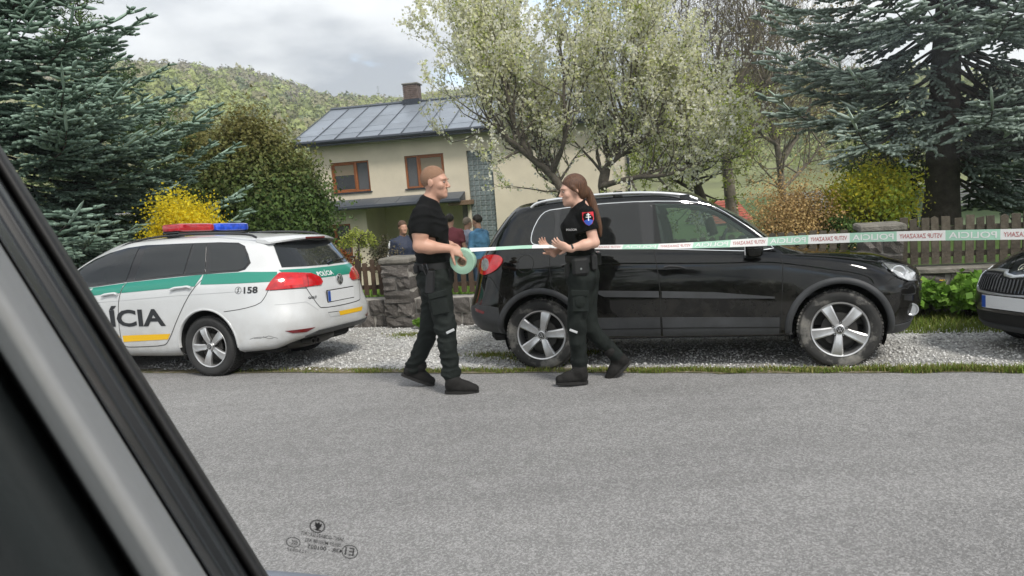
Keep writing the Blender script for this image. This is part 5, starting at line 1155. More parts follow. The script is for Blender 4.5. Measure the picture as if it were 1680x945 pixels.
def polygonise(prims, vox, fold=None, pad=.03, clip=None):
    """surface nets on a sparse set of blocks"""
    lo = np.min([np.minimum(q[1], q[2]) - max(q[3], q[4]) if q[0] == 'c' else q[1]-(q[2].max() if q[0] == 'e' else 0) for q in prims], 0)-pad
    hi = np.max([np.maximum(q[1], q[2]) + max(q[3], q[4]) if q[0] == 'c' else q[1]+(q[2].max() if q[0] == 'e' else 0) for q in prims], 0)+pad
    B = 12; nb = np.ceil((hi-lo)/(vox*B)).astype(int); dims = nb*B+1; D = np.ones(dims, np.float32)
    cx = [lo[i]+vox*B*(np.arange(nb[i])+.5) for i in range(3)]; C = np.stack(np.meshgrid(*cx, indexing='ij'), -1).reshape(-1, 3)
    hd = vox*B*.5*1.7320508+.03; dc = field(C, prims); PD = np.stack([pdist(C, q) for q in prims], 1) < hd*1.25+.05
    ii = np.stack(np.meshgrid(*[np.arange(q) for q in nb], indexing='ij'), -1).reshape(-1, 3)
    g = np.stack(np.meshgrid(*[np.arange(B+1)]*3, indexing='ij'), -1).reshape(-1, 3)
    ctr = [((q[1]+q[2])/2 if q[0] == 'c' else q[1]) for q in prims]
    for b, c, d, pd in zip(ii, C, dc, PD):
        s = tuple(slice(x*B, x*B+B+1) for x in b)
        if abs(d) > hd*1.6: D[s] = 1 if d > 0 else -1; continue
        near = [q for q, w in zip(prims, pd) if w] or prims[:1]
        if near[0][0] == 'x': near = [prims[0]]+near
        p = lo+(b*B+g)*vox; v = field(p, near, fold)
        if clip is not None: v = np.maximum(v, clip(p))
        D[s] = v.reshape(B+1, B+1, B+1)
    ins = D < 0
    c8 = [D[i:dims[0]-1+i, j:dims[1]-1+j, k:dims[2]-1+k] for i in (0, 1) for j in (0, 1) for k in (0, 1)]
    sg = sum((c < 0).astype(np.int8) for c in c8); act = (sg > 0) & (sg < 8); idx = -np.ones(act.shape, np.int64); A = np.argwhere(act); idx[act] = np.arange(len(A))
    cv = np.stack([c[act] for c in c8], 1); off = np.array([(i, j, k) for i in (0, 1) for j in (0, 1) for k in (0, 1)], float)
    acc = np.zeros((len(A), 3)); cn = np.zeros(len(A))
    for a in range(8):
        for b in range(a+1, 8):
            if np.abs(off[a]-off[b]).sum() != 1: continue
            m = (cv[:, a] < 0) != (cv[:, b] < 0); t = np.where(m, cv[:, a]/np.where(m, cv[:, a]-cv[:, b], 1), 0); acc += m[:, None]*(off[a]+t[:, None]*(off[b]-off[a])); cn += m
    V = lo+(A+acc/np.maximum(cn, 1)[:, None])*vox; Fs = []
    for ax in range(3):
        o = [1, 1, 1]; sl0 = [slice(1, -1)]*3; sl0[ax] = slice(0, -1); sl1 = list(sl0); sl1[ax] = slice(1, None)
        a, b = ins[tuple(sl0)], ins[tuple(sl1)]; E = np.argwhere(a != b); fl = a[a != b]
        E = E+np.array([0 if i == ax else 1 for i in range(3)]); u, w = [(1, 2), (2, 0), (0, 1)][ax]
        def id_(du, dw): q = E.copy(); q[:, u] -= du; q[:, w] -= dw; return idx[q[:, 0], q[:, 1], q[:, 2]]
        f = np.stack([id_(1, 1), id_(0, 1), id_(0, 0), id_(1, 0)], 1); f[~fl] = f[~fl][:, ::-1]; Fs.append(f)
    F = np.concatenate(Fs); return V, F[(F >= 0).all(1)]
def sdf_part(name, prims, vox, m, parent, root, fold=None, clip=None, smooth_n=0):
    V, F = polygonise(prims, vox, fold, clip=clip); return npmesh(name, V-root, F, m, parent, True)
def folds(amp, sc, seed=0):
    r = np.random.RandomState(seed); K = r.normal(size=(5, 3))*np.array([.8, .8, 1.3])*sc; ph = r.uniform(0, 6, 5)
    def f(p):
        w = p+.03*np.sin(p[:, [1, 2, 0]]*17+ph[:3]); s = sum(np.sin(w@K[i]+ph[i]) for i in range(5)); return amp*(np.abs(s)*.5-.6)
    return f
def frame(f, up=(0, 0, 1)):
    f = np.array(f, float); f /= np.linalg.norm(f); l = np.cross(up, f); l /= np.linalg.norm(l); return np.stack([f, l, np.cross(f, l)])  # rows: forward, left, up
def head_prims(c, M, s=1.0, fem=False):
    def P(x, y, z): return c+(M.T@(np.array([x, y, z])*s))
    e = lambda x, y, z, rx, ry, rz, k=.015: ell(P(x, y, z), np.array([rx, ry, rz])*s, M, k*s)
    pr = [e(-.012, 0, .035, .098, .076, .092), e(.03, 0, -.03, .066, .060, .088, .03), e(.045, 0, -.078, .046, .044, .036, .03), e(.078, 0, -.098, .018, .022, .016, .02),
          e(.078, 0, .028, .020, .050, .012, .02), cone(P(.094, 0, .012), P(.116, 0, -.026), .008*s, .0115*s, .012*s), e(.106, .012, -.032, .009, .008, .007, .006), e(.106, -.012, -.032, .009, .008, .007, .006),
          cut(P(.106, .031, .006), .015*s, .012*s), cut(P(.106, -.031, .006), .015*s, .012*s), e(.066, .045, -.022, .022, .018, .022, .02), e(.066, -.045, -.022, .022, .018, .022, .02),
          e(.092, 0, -.056, .010, .022, .0055, .006), e(.090, 0, -.068, .010, .020, .0065, .006)]
    if not fem or True: pr += [e(-.004, .077, -.004, .021, .008, .031, .006), e(-.004, -.077, -.004, .021, .008, .031, .006)]
    return pr, P
def hand_prims(W, f, n, s=1.0, curl=(.5, .5, .5, .5), left=True, spread=.12, thumb=.5, thumb_out=.8):
    """palm and five fingers; f = pointing direction, n = palm normal"""
    f = np.array(f, float); f /= np.linalg.norm(f); n = np.array(n, float); n -= f*(n@f); n /= np.linalg.norm(n); sd = np.cross(f, n)*(1 if left else -1)   # sd points to the thumb side
    W = np.array(W, float); pr = [cone(W-f*.02*s, W+f*.03*s, .026*s, .030*s, .015, (n, 1.35)), ell(W+f*.055*s, np.array([.050, .041, .019])*s, np.stack([f, sd, n]), .012)]
    for i, (o, ln) in enumerate(((.029, .95), (.010, 1.05), (-.009, 1.0), (-.027, .82))):
        b = W+f*(.088-.004*abs(i-1))*s+sd*o*s; d = f+sd*spread*(1.2-i*.8); d /= np.linalg.norm(d); r = .0092*s*(1 if i < 3 else .9)
        for L, bend in ((.042, .55), (.027, 1.0), (.022, .8)):
            a = curl[i]*bend; d = d*math.cos(a)+n*math.sin(a); d /= np.linalg.norm(d); n2 = n
            e = b+d*L*ln*s; pr.append(cone(b, e, r, r*.9, .006)); b = e; r *= .9
    b = W+f*.022*s+sd*.026*s; d = f*.55+sd*thumb_out+n*.3; d /= np.linalg.norm(d); r = .0125*s
    for L, bend in ((.038, 0), (.030, thumb), (.025, thumb*.6)):
        d = d+f*.35*bend+n*.5*bend; d /= np.linalg.norm(d); e = b+d*L*s; pr.append(cone(b, e, r, r*.88, .007)); b = e; r *= .86
    return pr
m_skin = mat('skin', (.52, .29, .205), .5, noise=(6, .12, 5), bump=(120, .08)); m_skin2 = mat('fair_skin', (.60, .36, .27), .5, noise=(6, .10, 5), bump=(120, .06))
m_tee = mat('black_cotton_shirt', (.0055, .0055, .0065), .9, spec=.15, bump=((14, .25), (400, .1))); m_trou = mat('dark_green_grey_trousers', (.0135, .0170, .0155), .85, spec=.2, noise=(5, .25, 5), bump=((16, .5), (350, .15)))
m_boot = mat('black_suede_boot', (.015, .0142, .0135), .8, spec=.25, bump=(120, .2)); m_sole = mat('rubber_sole', (.018, .017, .016), .8); m_belt = mat('black_webbing', (.009, .009, .010), .6, bump=(300, .2))
def hairmat(name, c0, c1, scale, rough):
    m = bpy.data.materials.new(name); m.use_nodes = True; t = m.node_tree; L = t.links.new; b = t.nodes['Principled BSDF']; b.inputs['Roughness'].default_value = rough; b.inputs['Specular IOR Level'].default_value = .35
    tc_ = t.nodes.new('ShaderNodeTexCoord'); mp = t.nodes.new('ShaderNodeMapping'); mp.inputs['Scale'].default_value = scale; n = t.nodes.new('ShaderNodeTexNoise'); n.inputs['Scale'].default_value = 1; n.inputs['Detail'].default_value = 6; n.inputs['Roughness'].default_value = .7
    L(tc_.outputs['Object'], mp.inputs[0]); L(mp.outputs[0], n.inputs['Vector']); r = t.nodes.new('ShaderNodeValToRGB'); e = r.color_ramp.elements; e[0].position = .32; e[0].color = (*c0, 1); e[1].position = .68; e[1].color = (*c1, 1); L(n.outputs[0], r.inputs[0]); L(r.outputs[0], b.inputs['Base Color'])
    bp = t.nodes.new('ShaderNodeBump'); bp.inputs['Strength'].default_value = .9; bp.inputs['Distance'].default_value = .006; L(n.outputs[0], bp.inputs['Height']); L(bp.outputs[0], b.inputs['Normal']); return m
m_hairm = hairmat('cropped_sandy_hair', (.17, .09, .05), (.35, .20, .125), (180, 180, 180), .75); m_hairw = hairmat('long_brown_hair', (.028, .012, .006), (.17, .08, .042), (150, 150, 9), .5)
m_eyew = mat('eye_white', (.30, .23, .20), .3); m_iris = mat('dark_iris', (.03, .025, .02), .2); m_lip = mat('lip', (.42, .17, .14), .5); m_lace = mat('grey_lace', (.16, .16, .155), .8)
m_refl = mat('grey_reflective_patch', (.50, .51, .52), .5); m_wht = mat('white_print', (.78, .78, .78), .6); m_rshield = mat('red_shield', (.55, .015, .03), .6); m_bshield = mat('blue_shield', (.02, .07, .40), .6)
def eyes(c, M, s, parent, root, brow):
    for sg in (1, -1):
        P = lambda x, y, z: c+(M.T@(np.array([x, y, z])*s))-root
        b = MB(); super_ell(b, P(.0875, sg*.031, .006), (.0088*s,)*3, 1, 12, 8); ey = b.build('eye', m_eyew, parent, True)
        b = MB(); super_ell(b, P(.0935, sg*.031, .006), (.0052*s,)*3, 1, 10, 6); b.build('iris', m_iris, ey, True)
        b = MB(); b.tube([P(.100, sg*.014, .023), P(.102, sg*.032, .029), P(.090, sg*.050, .023)], [.0018*s, .0026*s, .0014*s], 6); b.build('eyebrow', brow, parent, True)
def box_part(name, c, d, m, parent, root, rot=None, bev=.012):
    b = MB(); b.bbox(tuple(np.array(c)-root), d, bev, rot); return b.build(name, m, parent)
def boot(name, heel, toe, ankle, parent, root, side, up=(0, 0, 1)):
    """laced boot: heel and toe are sole points, ankle the joint"""
    heel, toe, ankle, up = (np.array(q, float) for q in (heel, toe, ankle, up)); f = norm(toe-heel); l = norm(np.cross(up, f)); u = np.cross(f, l); L = np.linalg.norm(toe-heel)
    P = lambda a, h, s=0: heel+f*L*a+u*h+l*s
    pr = [cone(P(.15, .055), P(.62, .050), .045, .048, .02), cone(P(.62, .050), P(.88, .043), .048, .039, .02), cone(P(.20, .085), P(.22, .11), .050, .055, .02), cone(P(.21, .09), ankle, .050, .051, .03), cone(ankle, ankle+norm(ankle-P(.2, .08))*.07, .053, .056, .02), cone(P(.34, .108), P(.70, .062), .036, .033, .03)]
    o = sdf_part(name, pr, .006, m_boot, parent, root, folds(.0018, 60, 3), clip=lambda p: -((p-heel)@u)+.012)
    b = MB(); out = []
    for k in range(25):
        t = 2*math.pi*k/24; x = .5+.525*math.cos(t); wd = (.040+.007*math.sin(max(0, min(1, (x-.3)/.5))*math.pi)) if x > .3 else .038; out.append((x, wd*math.copysign(abs(math.sin(t))**.7, math.sin(t))))
    n = len(out); v = [P(x, .0, s)-root for x, s in out]+[P(x, .026, s*1.05)-root for x, s in out]
    v = [q for q in v]; b.add(v, [tuple(range(n))[::-1], tuple(range(n, 2*n))]+[(i, (i+1) % n, n+(i+1) % n, n+i) for i in range(n)]); b.build('sole', m_sole, o)
    for k in range(6):
        a = .36+.055*k; h = .150-.0135*k; b = MB(); sg = 1 if k % 2 else -1; b.tube([P(a, h-.006, -.026)-root, P(a+.015, h+.004, 0)-root, P(a+.028, h-.006, .026)-root], .0035, 5); b.build('lace', m_lace, o)
    return o

# ---- the male officer, striding to the right, paying out the tape
def male_officer():
    root = np.array(at(715, 640, 6.27)); root[2] = 0.004; e = empty('person', root); tag(e, 'man in black T-shirt and dark cargo trousers holding a roll of barrier tape', 'person')
    J = lambda px, py, Y: np.array(at(px, py, Y))
    X = np.array([1., 0, 0]); Yv = np.array([0, 1., 0])
    hip_r, hip_l = J(717, 458, 6.17), J(711, 458, 6.37); kn_r, kn_l = J(730, 534, 6.13), J(706, 538, 6.37); an_r, an_l = J(741, 617, 6.12), J(679, 604, 6.43)
    pel, wai, che, nek = J(713, 446, 6.27), J(711, 418, 6.27), J(702, 372, 6.27), J(703, 336, 6.27)
    sh_r, sh_l = J(692, 357, 6.06), J(708, 356, 6.47); el_r, el_l = J(688, 404, 6.00), J(712, 404, 6.50); wr_r, wr_l = J(738, 408, 6.06), J(739, 402, 6.36)
    hc = J(713, 300, 6.26); M = frame((1, -.30, -.06))
    s = 1.12; hp_, P = head_prims(hc, M, s)
    body = hp_+[cone(nek-np.array([0, 0, .03]), hc+np.array([-.012, 0, -.05]), .070, .058, .025), cone(wai, che, .115, .135, .05, (Yv, .74)), cone(pel, wai, .125, .112, .05, (Yv, .80)), cone(sh_r, sh_l, .07, .07, .06), cone(nek, che, .08, .125, .05)]
    for a, b_, c in ((sh_r, el_r, wr_r), (sh_l, el_l, wr_l)):
        d = norm(b_-a); body += [cone(a, a+(b_-a)*.55, .066, .066, .03), cone(a+(b_-a)*.5, b_, .066, .050, .03), cone(b_, b_+(c-b_)*.35, .050, .055, .025), cone(b_+(c-b_)*.3, c, .055, .033, .025, (np.array([0, 0, 1.]), 1.0))]
    body += [cone(hip_r, kn_r, .09, .06, .04), cone(kn_r, an_r, .055, .04, .03), cone(hip_l, kn_l, .09, .06, .04), cone(kn_l, an_l, .055, .04, .03)]
    body += hand_prims(wr_r, (.92, .06, -.42), (.10, .55, -.5), 1.12, (.35, .5, .6, .7), left=False, spread=.10, thumb=.3)
    body += hand_prims(wr_l, (.75, -.35, -.55), (-.25, -.9, -.3), 1.10, (.5, .55, .6, .65), left=True, spread=.06)
    sdf_part('body', body, .0062, m_skin, e, root)
    eyes(hc, M, s, e, root, m_hairm)
    hair = [ell(P(-.013, 0, .0365), np.array([.0992, .0772, .0932])*s, M, .01)]
    up = M[2]; fw = M[0]
    hl = lambda p: np.interp((p-hc)@fw/s, [-.12, -.06, -.03, -.012, .012, .05, .075, .1], [-.07, -.055, -.03, .004, .030, .046, .064, .074])*s
    sdf_part('hair', hair, .005, m_hairm, e, root, None, clip=lambda p: (hl(p)-(p-hc)@up)*.8)
    # shirt
    sh = [cone(wai-np.array([.0, 0, .03]), che, .148, .158, .05, (Yv, .73)), cone(che, nek-np.array([.004, 0, .03]), .156, .098, .06, (Yv, .74)), cone(nek-np.array([.004, 0, .04]), nek+np.array([.006, 0, .022]), .092, .080, .03), cone(sh_r+np.array([0, .02, .012]), sh_l-np.array([0, .02, -.012]), .084, .084, .07), ell(che+np.array([.055, 0, .03]), (.095, .16, .10), None, .05)]
    for a, b_ in ((sh_r, el_r), (sh_l, el_l)): sh += [cone(a, a+(b_-a)*.60, .084, .083, .03)]
    mid = sh_r+(el_r-sh_r)*.62
    def clip(p):
        dr = norm(el_r-sh_r); dl = norm(el_l-sh_l); low = -(p[:, 2]-(wai[2]-.085))
        a = np.where((p[:, 1] < sh_r[1]+.06) & (p[:, 2] < sh_r[2]-.05) & (p[:, 0] < sh_r[0]+.12) & (np.linalg.norm(p-(sh_r+(el_r-sh_r)*.65), axis=1) < .16), ((p-(sh_r+(el_r-sh_r)*.60))@dr), -1.)
        return np.maximum(low, a)
    sdf_part('shirt', sh, .008, m_tee, e, root, folds(.006, 24, 5), clip=clip)
    b = MB(); nn = 26; ax = norm(hc-nek); q = nek+ax*.012
    # trousers
    tr = [cone(pel+np.array([0, 0, .05]), pel-np.array([0, 0, .05]), .158, .165, .05, (Yv, .80)), cone(hip_r-np.array([0, 0, .02]), kn_r, .114, .089, .06), cone(kn_r, an_r+np.array([0, 0, .02]), .089, .074, .04), cone(hip_l-np.array([0, 0, .02]), kn_l, .112, .087, .06), cone(kn_l, an_l+np.array([0, 0, .01]), .087, .070, .04),
          ell(an_r+np.array([-.005, 0, .035]), (.088, .085, .045), None, .02), ell(an_l+np.array([0, 0, .03]), (.080, .080, .045), None, .02), ell((hip_r+kn_r)/2+np.array([-.02, -.075, -.01]), (.075, .05, .10), None, .02)]
    sdf_part('trousers', tr, .009, m_trou, e, root, folds(.009, 27, 9))
    box_part('cargo_pocket', (hip_r+kn_r)/2+np.array([-.005, -.118, .0]), (.15, .022, .17), m_trou, e, root, Matrix.Rotation(R(-8), 3, 'Y'), .01)
    box_part('pocket_flap', (hip_r+kn_r)/2+np.array([-.008, -.132, .085]), (.165, .016, .055), m_trou, e, root, Matrix.Rotation(R(-10), 3, 'Y'), .007)
    box_part('knee_reflector', kn_r+np.array([.05, -.098, -.035]), (.075, .006, .022), m_refl, e, root, Matrix.Rotation(R(-22), 3, 'Y'), .003)
    # belt and kit
    bt = []; 
    b = MB(); c = pel+np.array([.0, 0, .065]); ring = [(c[0]+.168*math.cos(t)-root[0], c[1]+.212*math.sin(t)-root[1], c[2]-root[2]) for t in np.linspace(0, 2*math.pi, 41)]
    for dz in (-.022, .0, .022): pass
    V = []; F = []
    for x, y, z in ring[:-1]:
        dx, dy = x-(c[0]-root[0]), y-(c[1]-root[1]); V += [(x-dx*.03, y-dy*.03, z-.028), (x, y, z-.026), (x, y, z+.026), (x-dx*.03, y-dy*.03, z+.028)]
    n = 40; F = [(4*i+j, 4*((i+1) % n)+j, 4*((i+1) % n)+j+1, 4*i+j+1) for i in range(n) for j in range(3)]; b.add(V, F); b.build('belt', m_belt, e, True)
    rt = Matrix.Rotation(R(8), 3, 'Y')
    h = box_part('holster', pel+np.array([-.02, -.235, -.055]), (.075, .045, .21), m_belt, e, root, rt, .015)
    b = MB(); q = pel+np.array([-.045, -.24, .055])-root; b.bbox(tuple(q), (.045, .032, .10), .01, Matrix.Rotation(R(-14), 3, 'Y')); b.bbox(tuple(q+np.array([.035, 0, -.015])), (.07, .028, .028), .008); b.build('pistol_grip', m_gblack, h)
    box_part('belt_pouch', pel+np.array([-.135, -.12, .05]), (.05, .09, .075), m_belt, e, root, None, .014)
    box_part('belt_pouch', pel+np.array([.125, -.10, -.03]), (.06, .06, .16), m_belt, e, root, None, .016)
    boot('boot', J(731, 645, 6.10), J(785, 645, 6.08), an_r, e, root, 1); boot('boot', J(659, 616, 6.44), J(711, 634, 6.42), an_l, e, root, -1, norm(np.array([.30, 0, 1])))
    return e, wr_r
male, _ = male_officer()

# ---- the tape roll in his hands
rc = np.array(at(760, 428, 6.10)); tr_ = empty('tape_roll', rc); tag(tr_, 'roll of pale green barrier tape in the man\'s hands', 'tape roll')
ro = .108; b = MB(); b.lathe([(-.032, .040), (-.035, .045), (-.035, ro*.72), (-.033, ro*.99), (-.030, ro), (.030, ro), (.033, ro*.99), (.035, .045), (.032, .040)], 48); m_tapeg = mat('pale_green_tape_roll', (.36, .55, .42), .45, noise=(3, .12, 4))
w_ = b.build('wound_tape', m_tapeg, tr_, True); b = MB(); b.lathe([(-.036, .034), (-.036, .041), (.036, .041), (.036, .034)], 32, closed=True); b.build('cardboard_core', mat('cardboard', (.30, .22, .14), .9), tr_, True)
for k, rr in enumerate((.058, .07, .083, .095)): b = MB(); b.lathe([(-.0352, rr), (-.0362, rr+.001), (-.0352, rr+.002)], 40); b.build('winding_line', mat('roll_line', (.28, .47, .35), .5), w_, True)
tr_.rotation_euler = (R(6), R(4), R(-16))

# ---- the female officer, walking to the left
def female_officer():
    root = np.array(at(955, 630, 6.15)); root[2] = .004; e = empty('person', root); tag(e, 'woman with long brown ponytail in black police shirt feeding out the tape', 'person')
    J = lambda px, py, Y: np.array(at(px, py, Y)); Yv = np.array([0, 1., 0])
    hip_l, hip_r = J(950, 455, 6.09), J(958, 455, 6.25); kn_l, kn_r = J(946, 536, 6.07), J(966, 537, 6.25); an_l, an_r = J(951, 600, 6.09), J(1011, 584, 6.25)
    pel, wai, che, nek = J(955, 440, 6.17), J(953, 412, 6.17), J(947, 374, 6.17), J(953, 340, 6.17)
    sh_l, sh_r = J(963, 353, 6.01), J(945, 353, 6.32); el_l, el_r = J(975, 398, 5.97), J(948, 397, 6.37); wr_l, wr_r = J(934, 408, 5.93), J(906, 415, 6.14)
    hc = J(940, 313, 6.16); M = frame((-1, -.18, -.10)); s = 1.02
    hp_, P = head_prims(hc, M, s, True)
    body = hp_+[cone(nek-np.array([0, 0, .02]), hc+np.array([.02, 0, -.05]), .052, .046, .025), cone(wai, che, .088, .105, .05, (Yv, .80)), cone(pel, wai, .105, .085, .05, (Yv, .78)), cone(sh_r, sh_l, .05, .05, .05), cone(nek, che, .06, .10, .05)]
    for a, b_, c in ((sh_l, el_l, wr_l), (sh_r, el_r, wr_r)): body += [cone(a, b_, .050, .041, .03), cone(b_, b_+(c-b_)*.4, .041, .042, .02), cone(b_+(c-b_)*.35, c, .042, .026, .02)]
    body += [cone(hip_l, kn_l, .085, .055, .04), cone(kn_l, an_l, .05, .04, .03), cone(hip_r, kn_r, .085, .055, .04), cone(kn_r, an_r, .05, .04, .03)]
    body += hand_prims(wr_l, (-.80, .25, .38), (.30, .85, .35), .98, (.35, .42, .5, .6), left=True, spread=.06, thumb=.1, thumb_out=.9)
    body += hand_prims(wr_r, (-.62, -.15, .74), (.55, -.75, .30), .98, (.22, .25, .3, .38), left=False, spread=.07, thumb=.2)
    sdf_part('body', body, .0062, m_skin2, e, root); eyes(hc, M, s, e, root, m_hairw)
    fw, up = M[0], M[2]
    hair = [ell(P(-.020, 0, .040), np.array([.106, .086, .100])*s, M, .01), ell(P(-.06, .0, -.02), np.array([.055, .075, .075])*s, M, .02)]
    pt = chaikin(np.array([P(-.085, 0, .015), P(-.125, .0, -.03), P(-.145, .005, -.12), P(-.155, .02, -.22), P(-.165, .03, -.31), P(-.16, .04, -.41)]), 2, False); rr = np.interp(np.linspace(0, 1, len(pt)), [0, .15, .5, .8, 1], [.030, .036, .034, .026, .006])
    for i in range(len(pt)-1): hair.append(cone(pt[i], pt[i+1], rr[i], rr[i+1], .004))
    hair.append(cone(P(.02, .080, .03), P(-.03, .085, -.07), .014, .012, .01))
    def hclip(p):
        f_ = (p-hc)@fw; u_ = (p-hc)@up; return np.where(f_ > -.05, np.interp(f_, [-.05, -.02, .02, .05, .075, .1], [-.09, -.03, .0, .03, .062, .08])-u_, -1.)*.8
    sdf_part('hair', hair, .006, m_hairw, e, root, None, clip=hclip)
    b = MB(); b.lathe([(-.012, .036), (-.012, .043), (.012, .043), (.012, .036)], 16, 'x', tuple(P(-.098, 0, .008)-root), closed=True); b.build('hair_tie', m_belt, e, True)
    sh = [cone(wai-np.array([0, 0, .07]), che, .116, .126, .05, (Yv, .78)), cone(che, nek-np.array([0, 0, .04]), .122, .075, .05, (Yv, .76)), cone(sh_l+np.array([0, .02, .01]), sh_r-np.array([0, .02, -.01]), .063, .063, .05), ell(che+np.array([-.055, -.06, -.005]), (.075, .062, .075), None, .04), ell(che+np.array([-.055, .06, -.005]), (.075, .062, .075), None, .04), cone(sh_l, sh_l+(el_l-sh_l)*.55, .062, .068, .03), cone(sh_r, sh_r+(el_r-sh_r)*.55, .062, .068, .03), cone(nek-np.array([0, 0, .04]), nek+np.array([-.008, 0, .022]), .074, .062, .03)]
    dl = norm(el_l-sh_l)
    def clip(p):
        low = -(p[:, 2]-(wai[2]-.115)); a = np.where((p[:, 1] < sh_l[1]+.035) & (np.linalg.norm(p-(sh_l+(el_l-sh_l)*.6), axis=1) < .14) & (p[:, 2] < sh_l[2]), (p-(sh_l+(el_l-sh_l)*.56))@dl, -1.); return np.maximum(low, a)
    sdf_part('shirt', sh, .008, m_tee, e, root, folds(.005, 28, 15), clip=clip)
    tr = [cone(pel+np.array([0, 0, .06]), pel-np.array([0, 0, .04]), .128, .140, .05, (Yv, .80)), cone(hip_l-np.array([-.01, 0, .02]), kn_l, .106, .074, .06), cone(kn_l, an_l, .074, .062, .04), cone(hip_r-np.array([-.02, 0, .02]), kn_r, .102, .074, .06), cone(kn_r, an_r, .074, .058, .04), ell(an_l+np.array([0, 0, .05]), (.072, .070, .05), None, .02), ell(an_r+np.array([-.02, 0, .02]), (.066, .066, .05), None, .02), ell((hip_l+kn_l)/2+np.array([.01, -.07, .02]), (.07, .05, .09), None, .02)]
    sdf_part('trousers', tr, .009, m_trou, e, root, folds(.0085, 29, 19))
    box_part('cargo_pocket', (hip_l+kn_l)/2+np.array([.012, -.098, .01]), (.14, .020, .16), m_trou, e, root, Matrix.Rotation(R(4), 3, 'Y'), .01); box_part('pocket_flap', (hip_l+kn_l)/2+np.array([.012, -.110, .09]), (.15, .014, .05), m_trou, e, root, Matrix.Rotation(R(5), 3, 'Y'), .006)
    box_part('knee_reflector', kn_l+np.array([-.035, -.08, -.02]), (.07, .006, .02), m_refl, e, root, Matrix.Rotation(R(25), 3, 'Y'), .003)
    b = MB(); c = pel+np.array([0, 0, .09])-root; V = []; n = 40
    for t in np.linspace(0, 2*math.pi, 41)[:-1]:
        for k, z in ((.97, -.03), (1, -.027), (1, .027), (.97, .03)): V.append((c[0]+.138*k*math.cos(t), c[1]+.176*k*math.sin(t), c[2]+z))
    b.add(V, [(4*i+j, 4*((i+1) % n)+j, 4*((i+1) % n)+j+1, 4*i+j+1) for i in range(n) for j in range(3)]); b.build('belt', m_belt, e, True)
    p1 = box_part('belt_pouch', pel+np.array([-.03, -.185, .035]), (.14, .055, .155), m_belt, e, root, None, .03); b = MB(); q = pel+np.array([-.03, -.216, .02])-root; b.lathe([(0, .009), (-.006, .007), (-.006, 0)], 10, 'y', tuple(q)); b.build('press_stud', m_satin, p1)
    box_part('belt_pouch', pel+np.array([.085, -.15, .06]), (.06, .05, .14), m_belt, e, root, None, .015); box_part('radio', pel+np.array([.135, -.06, .08]), (.045, .07, .11), m_gblack, e, root, None, .01); box_part('belt_pouch', pel+np.array([-.125, -.09, .0]), (.06, .07, .13), m_belt, e, root, None, .02)
    boot('boot', J(964, 629, 6.07), J(913, 631, 6.07), an_l, e, root, 1); boot('boot', J(1036, 594, 6.26), J(1001, 628, 6.24), an_r, e, root, -1, norm(np.array([-.75, 0, .72])))
    # wrist band, badge, name print
    b = MB(); q = wr_l+(el_l-wr_l)*.10; f = norm(el_l-wr_l); b.tube([tuple(q-f*.008-root), tuple(q+f*.008-root)], .033, 14); b.build('wrist_band', m_belt, e, True)
    return e, root, sh_l, el_l, che
female, froot, fsh, fel, fche = female_officer()
def on_shirt(obj_name, person, cpos, w, h, build):
    pass
shirt = [o for o in female.children if o.name.startswith('shirt')][0]
bv = BVHTree.FromPolygons([v.co for v in shirt.data.vertices], [tuple(p.vertices) for p in shirt.data.polygons])
def print_on(name, c, right, upv, d, V2, F2, m, off, parent):
    c, right, upv, d = (Vector(q) for q in (c, right, upv, d)); V = []
    for x, y in V2:
        o = c+right*x+upv*y-d*.4; h, n, i, _ = bv.ray_cast(o, d)
        if h is None: h, n, i, _ = bv.find_nearest(c+right*x+upv*y)
        V.append(h-d*off)
    return mesh(name, V, F2, m, parent)
vd = Vector((0, 1, 0)); cc = Vector((fsh+(fel-fsh)*.10+np.array([-.002, 0, .0])-froot)); cc.y -= .0
def grid_poly(poly, st=.008):
    p = densify(np.array(poly, float), st); n = len(p); v2, e2, f2, *_ = delaunay_2d_cdt([Vector(q) for q in p], [(i, (i+1) % n) for i in range(n)], [list(range(n))], 1, 1e-6); return [tuple(q) for q in v2], [tuple(f) for f in f2]
sw = .046
pt = print_on('arm_patch', cc, (1, 0, 0), (0, 0, 1), vd, *grid_poly([(-sw, .05), (sw, .05), (sw, -.01), (sw*.6, -.045), (0, -.062), (-sw*.6, -.045), (-sw, -.01)]), m_rshield, .004, female)
print_on('shield_hills', cc, (1, 0, 0), (0, 0, 1), vd, *grid_poly([(-sw*.85, -.02), (-.02, -.012), (0, -.004), (.02, -.012), (sw*.85, -.02), (sw*.5, -.046), (0, -.060), (-sw*.5, -.046)]), m_bshield, .006, pt)
for nm, pl in (('cross_post', [(-.004, -.02), (.004, -.02), (.004, .042), (-.004, .042)]), ('cross_bar', [(-.016, .024), (.016, .024), (.016, .031), (-.016, .031)]), ('cross_bar', [(-.021, .006), (.021, .006), (.021, .013), (-.021, .013)])): print_on(nm, cc, (1, 0, 0), (0, 0, 1), vd, *grid_poly(pl), m_wht, .008, pt)
tv, tf = text_mesh('POLÍCIA', .045, .0008); tv = tv-tv.max(0)/2
cc2 = Vector(np.array(at(937, 376, 6.05))-froot); print_on('chest_lettering', cc2, (1, 0, 0), (0, 0, 1), vd, [tuple(q) for q in tv*.5], tf, m_wht, .005, female)

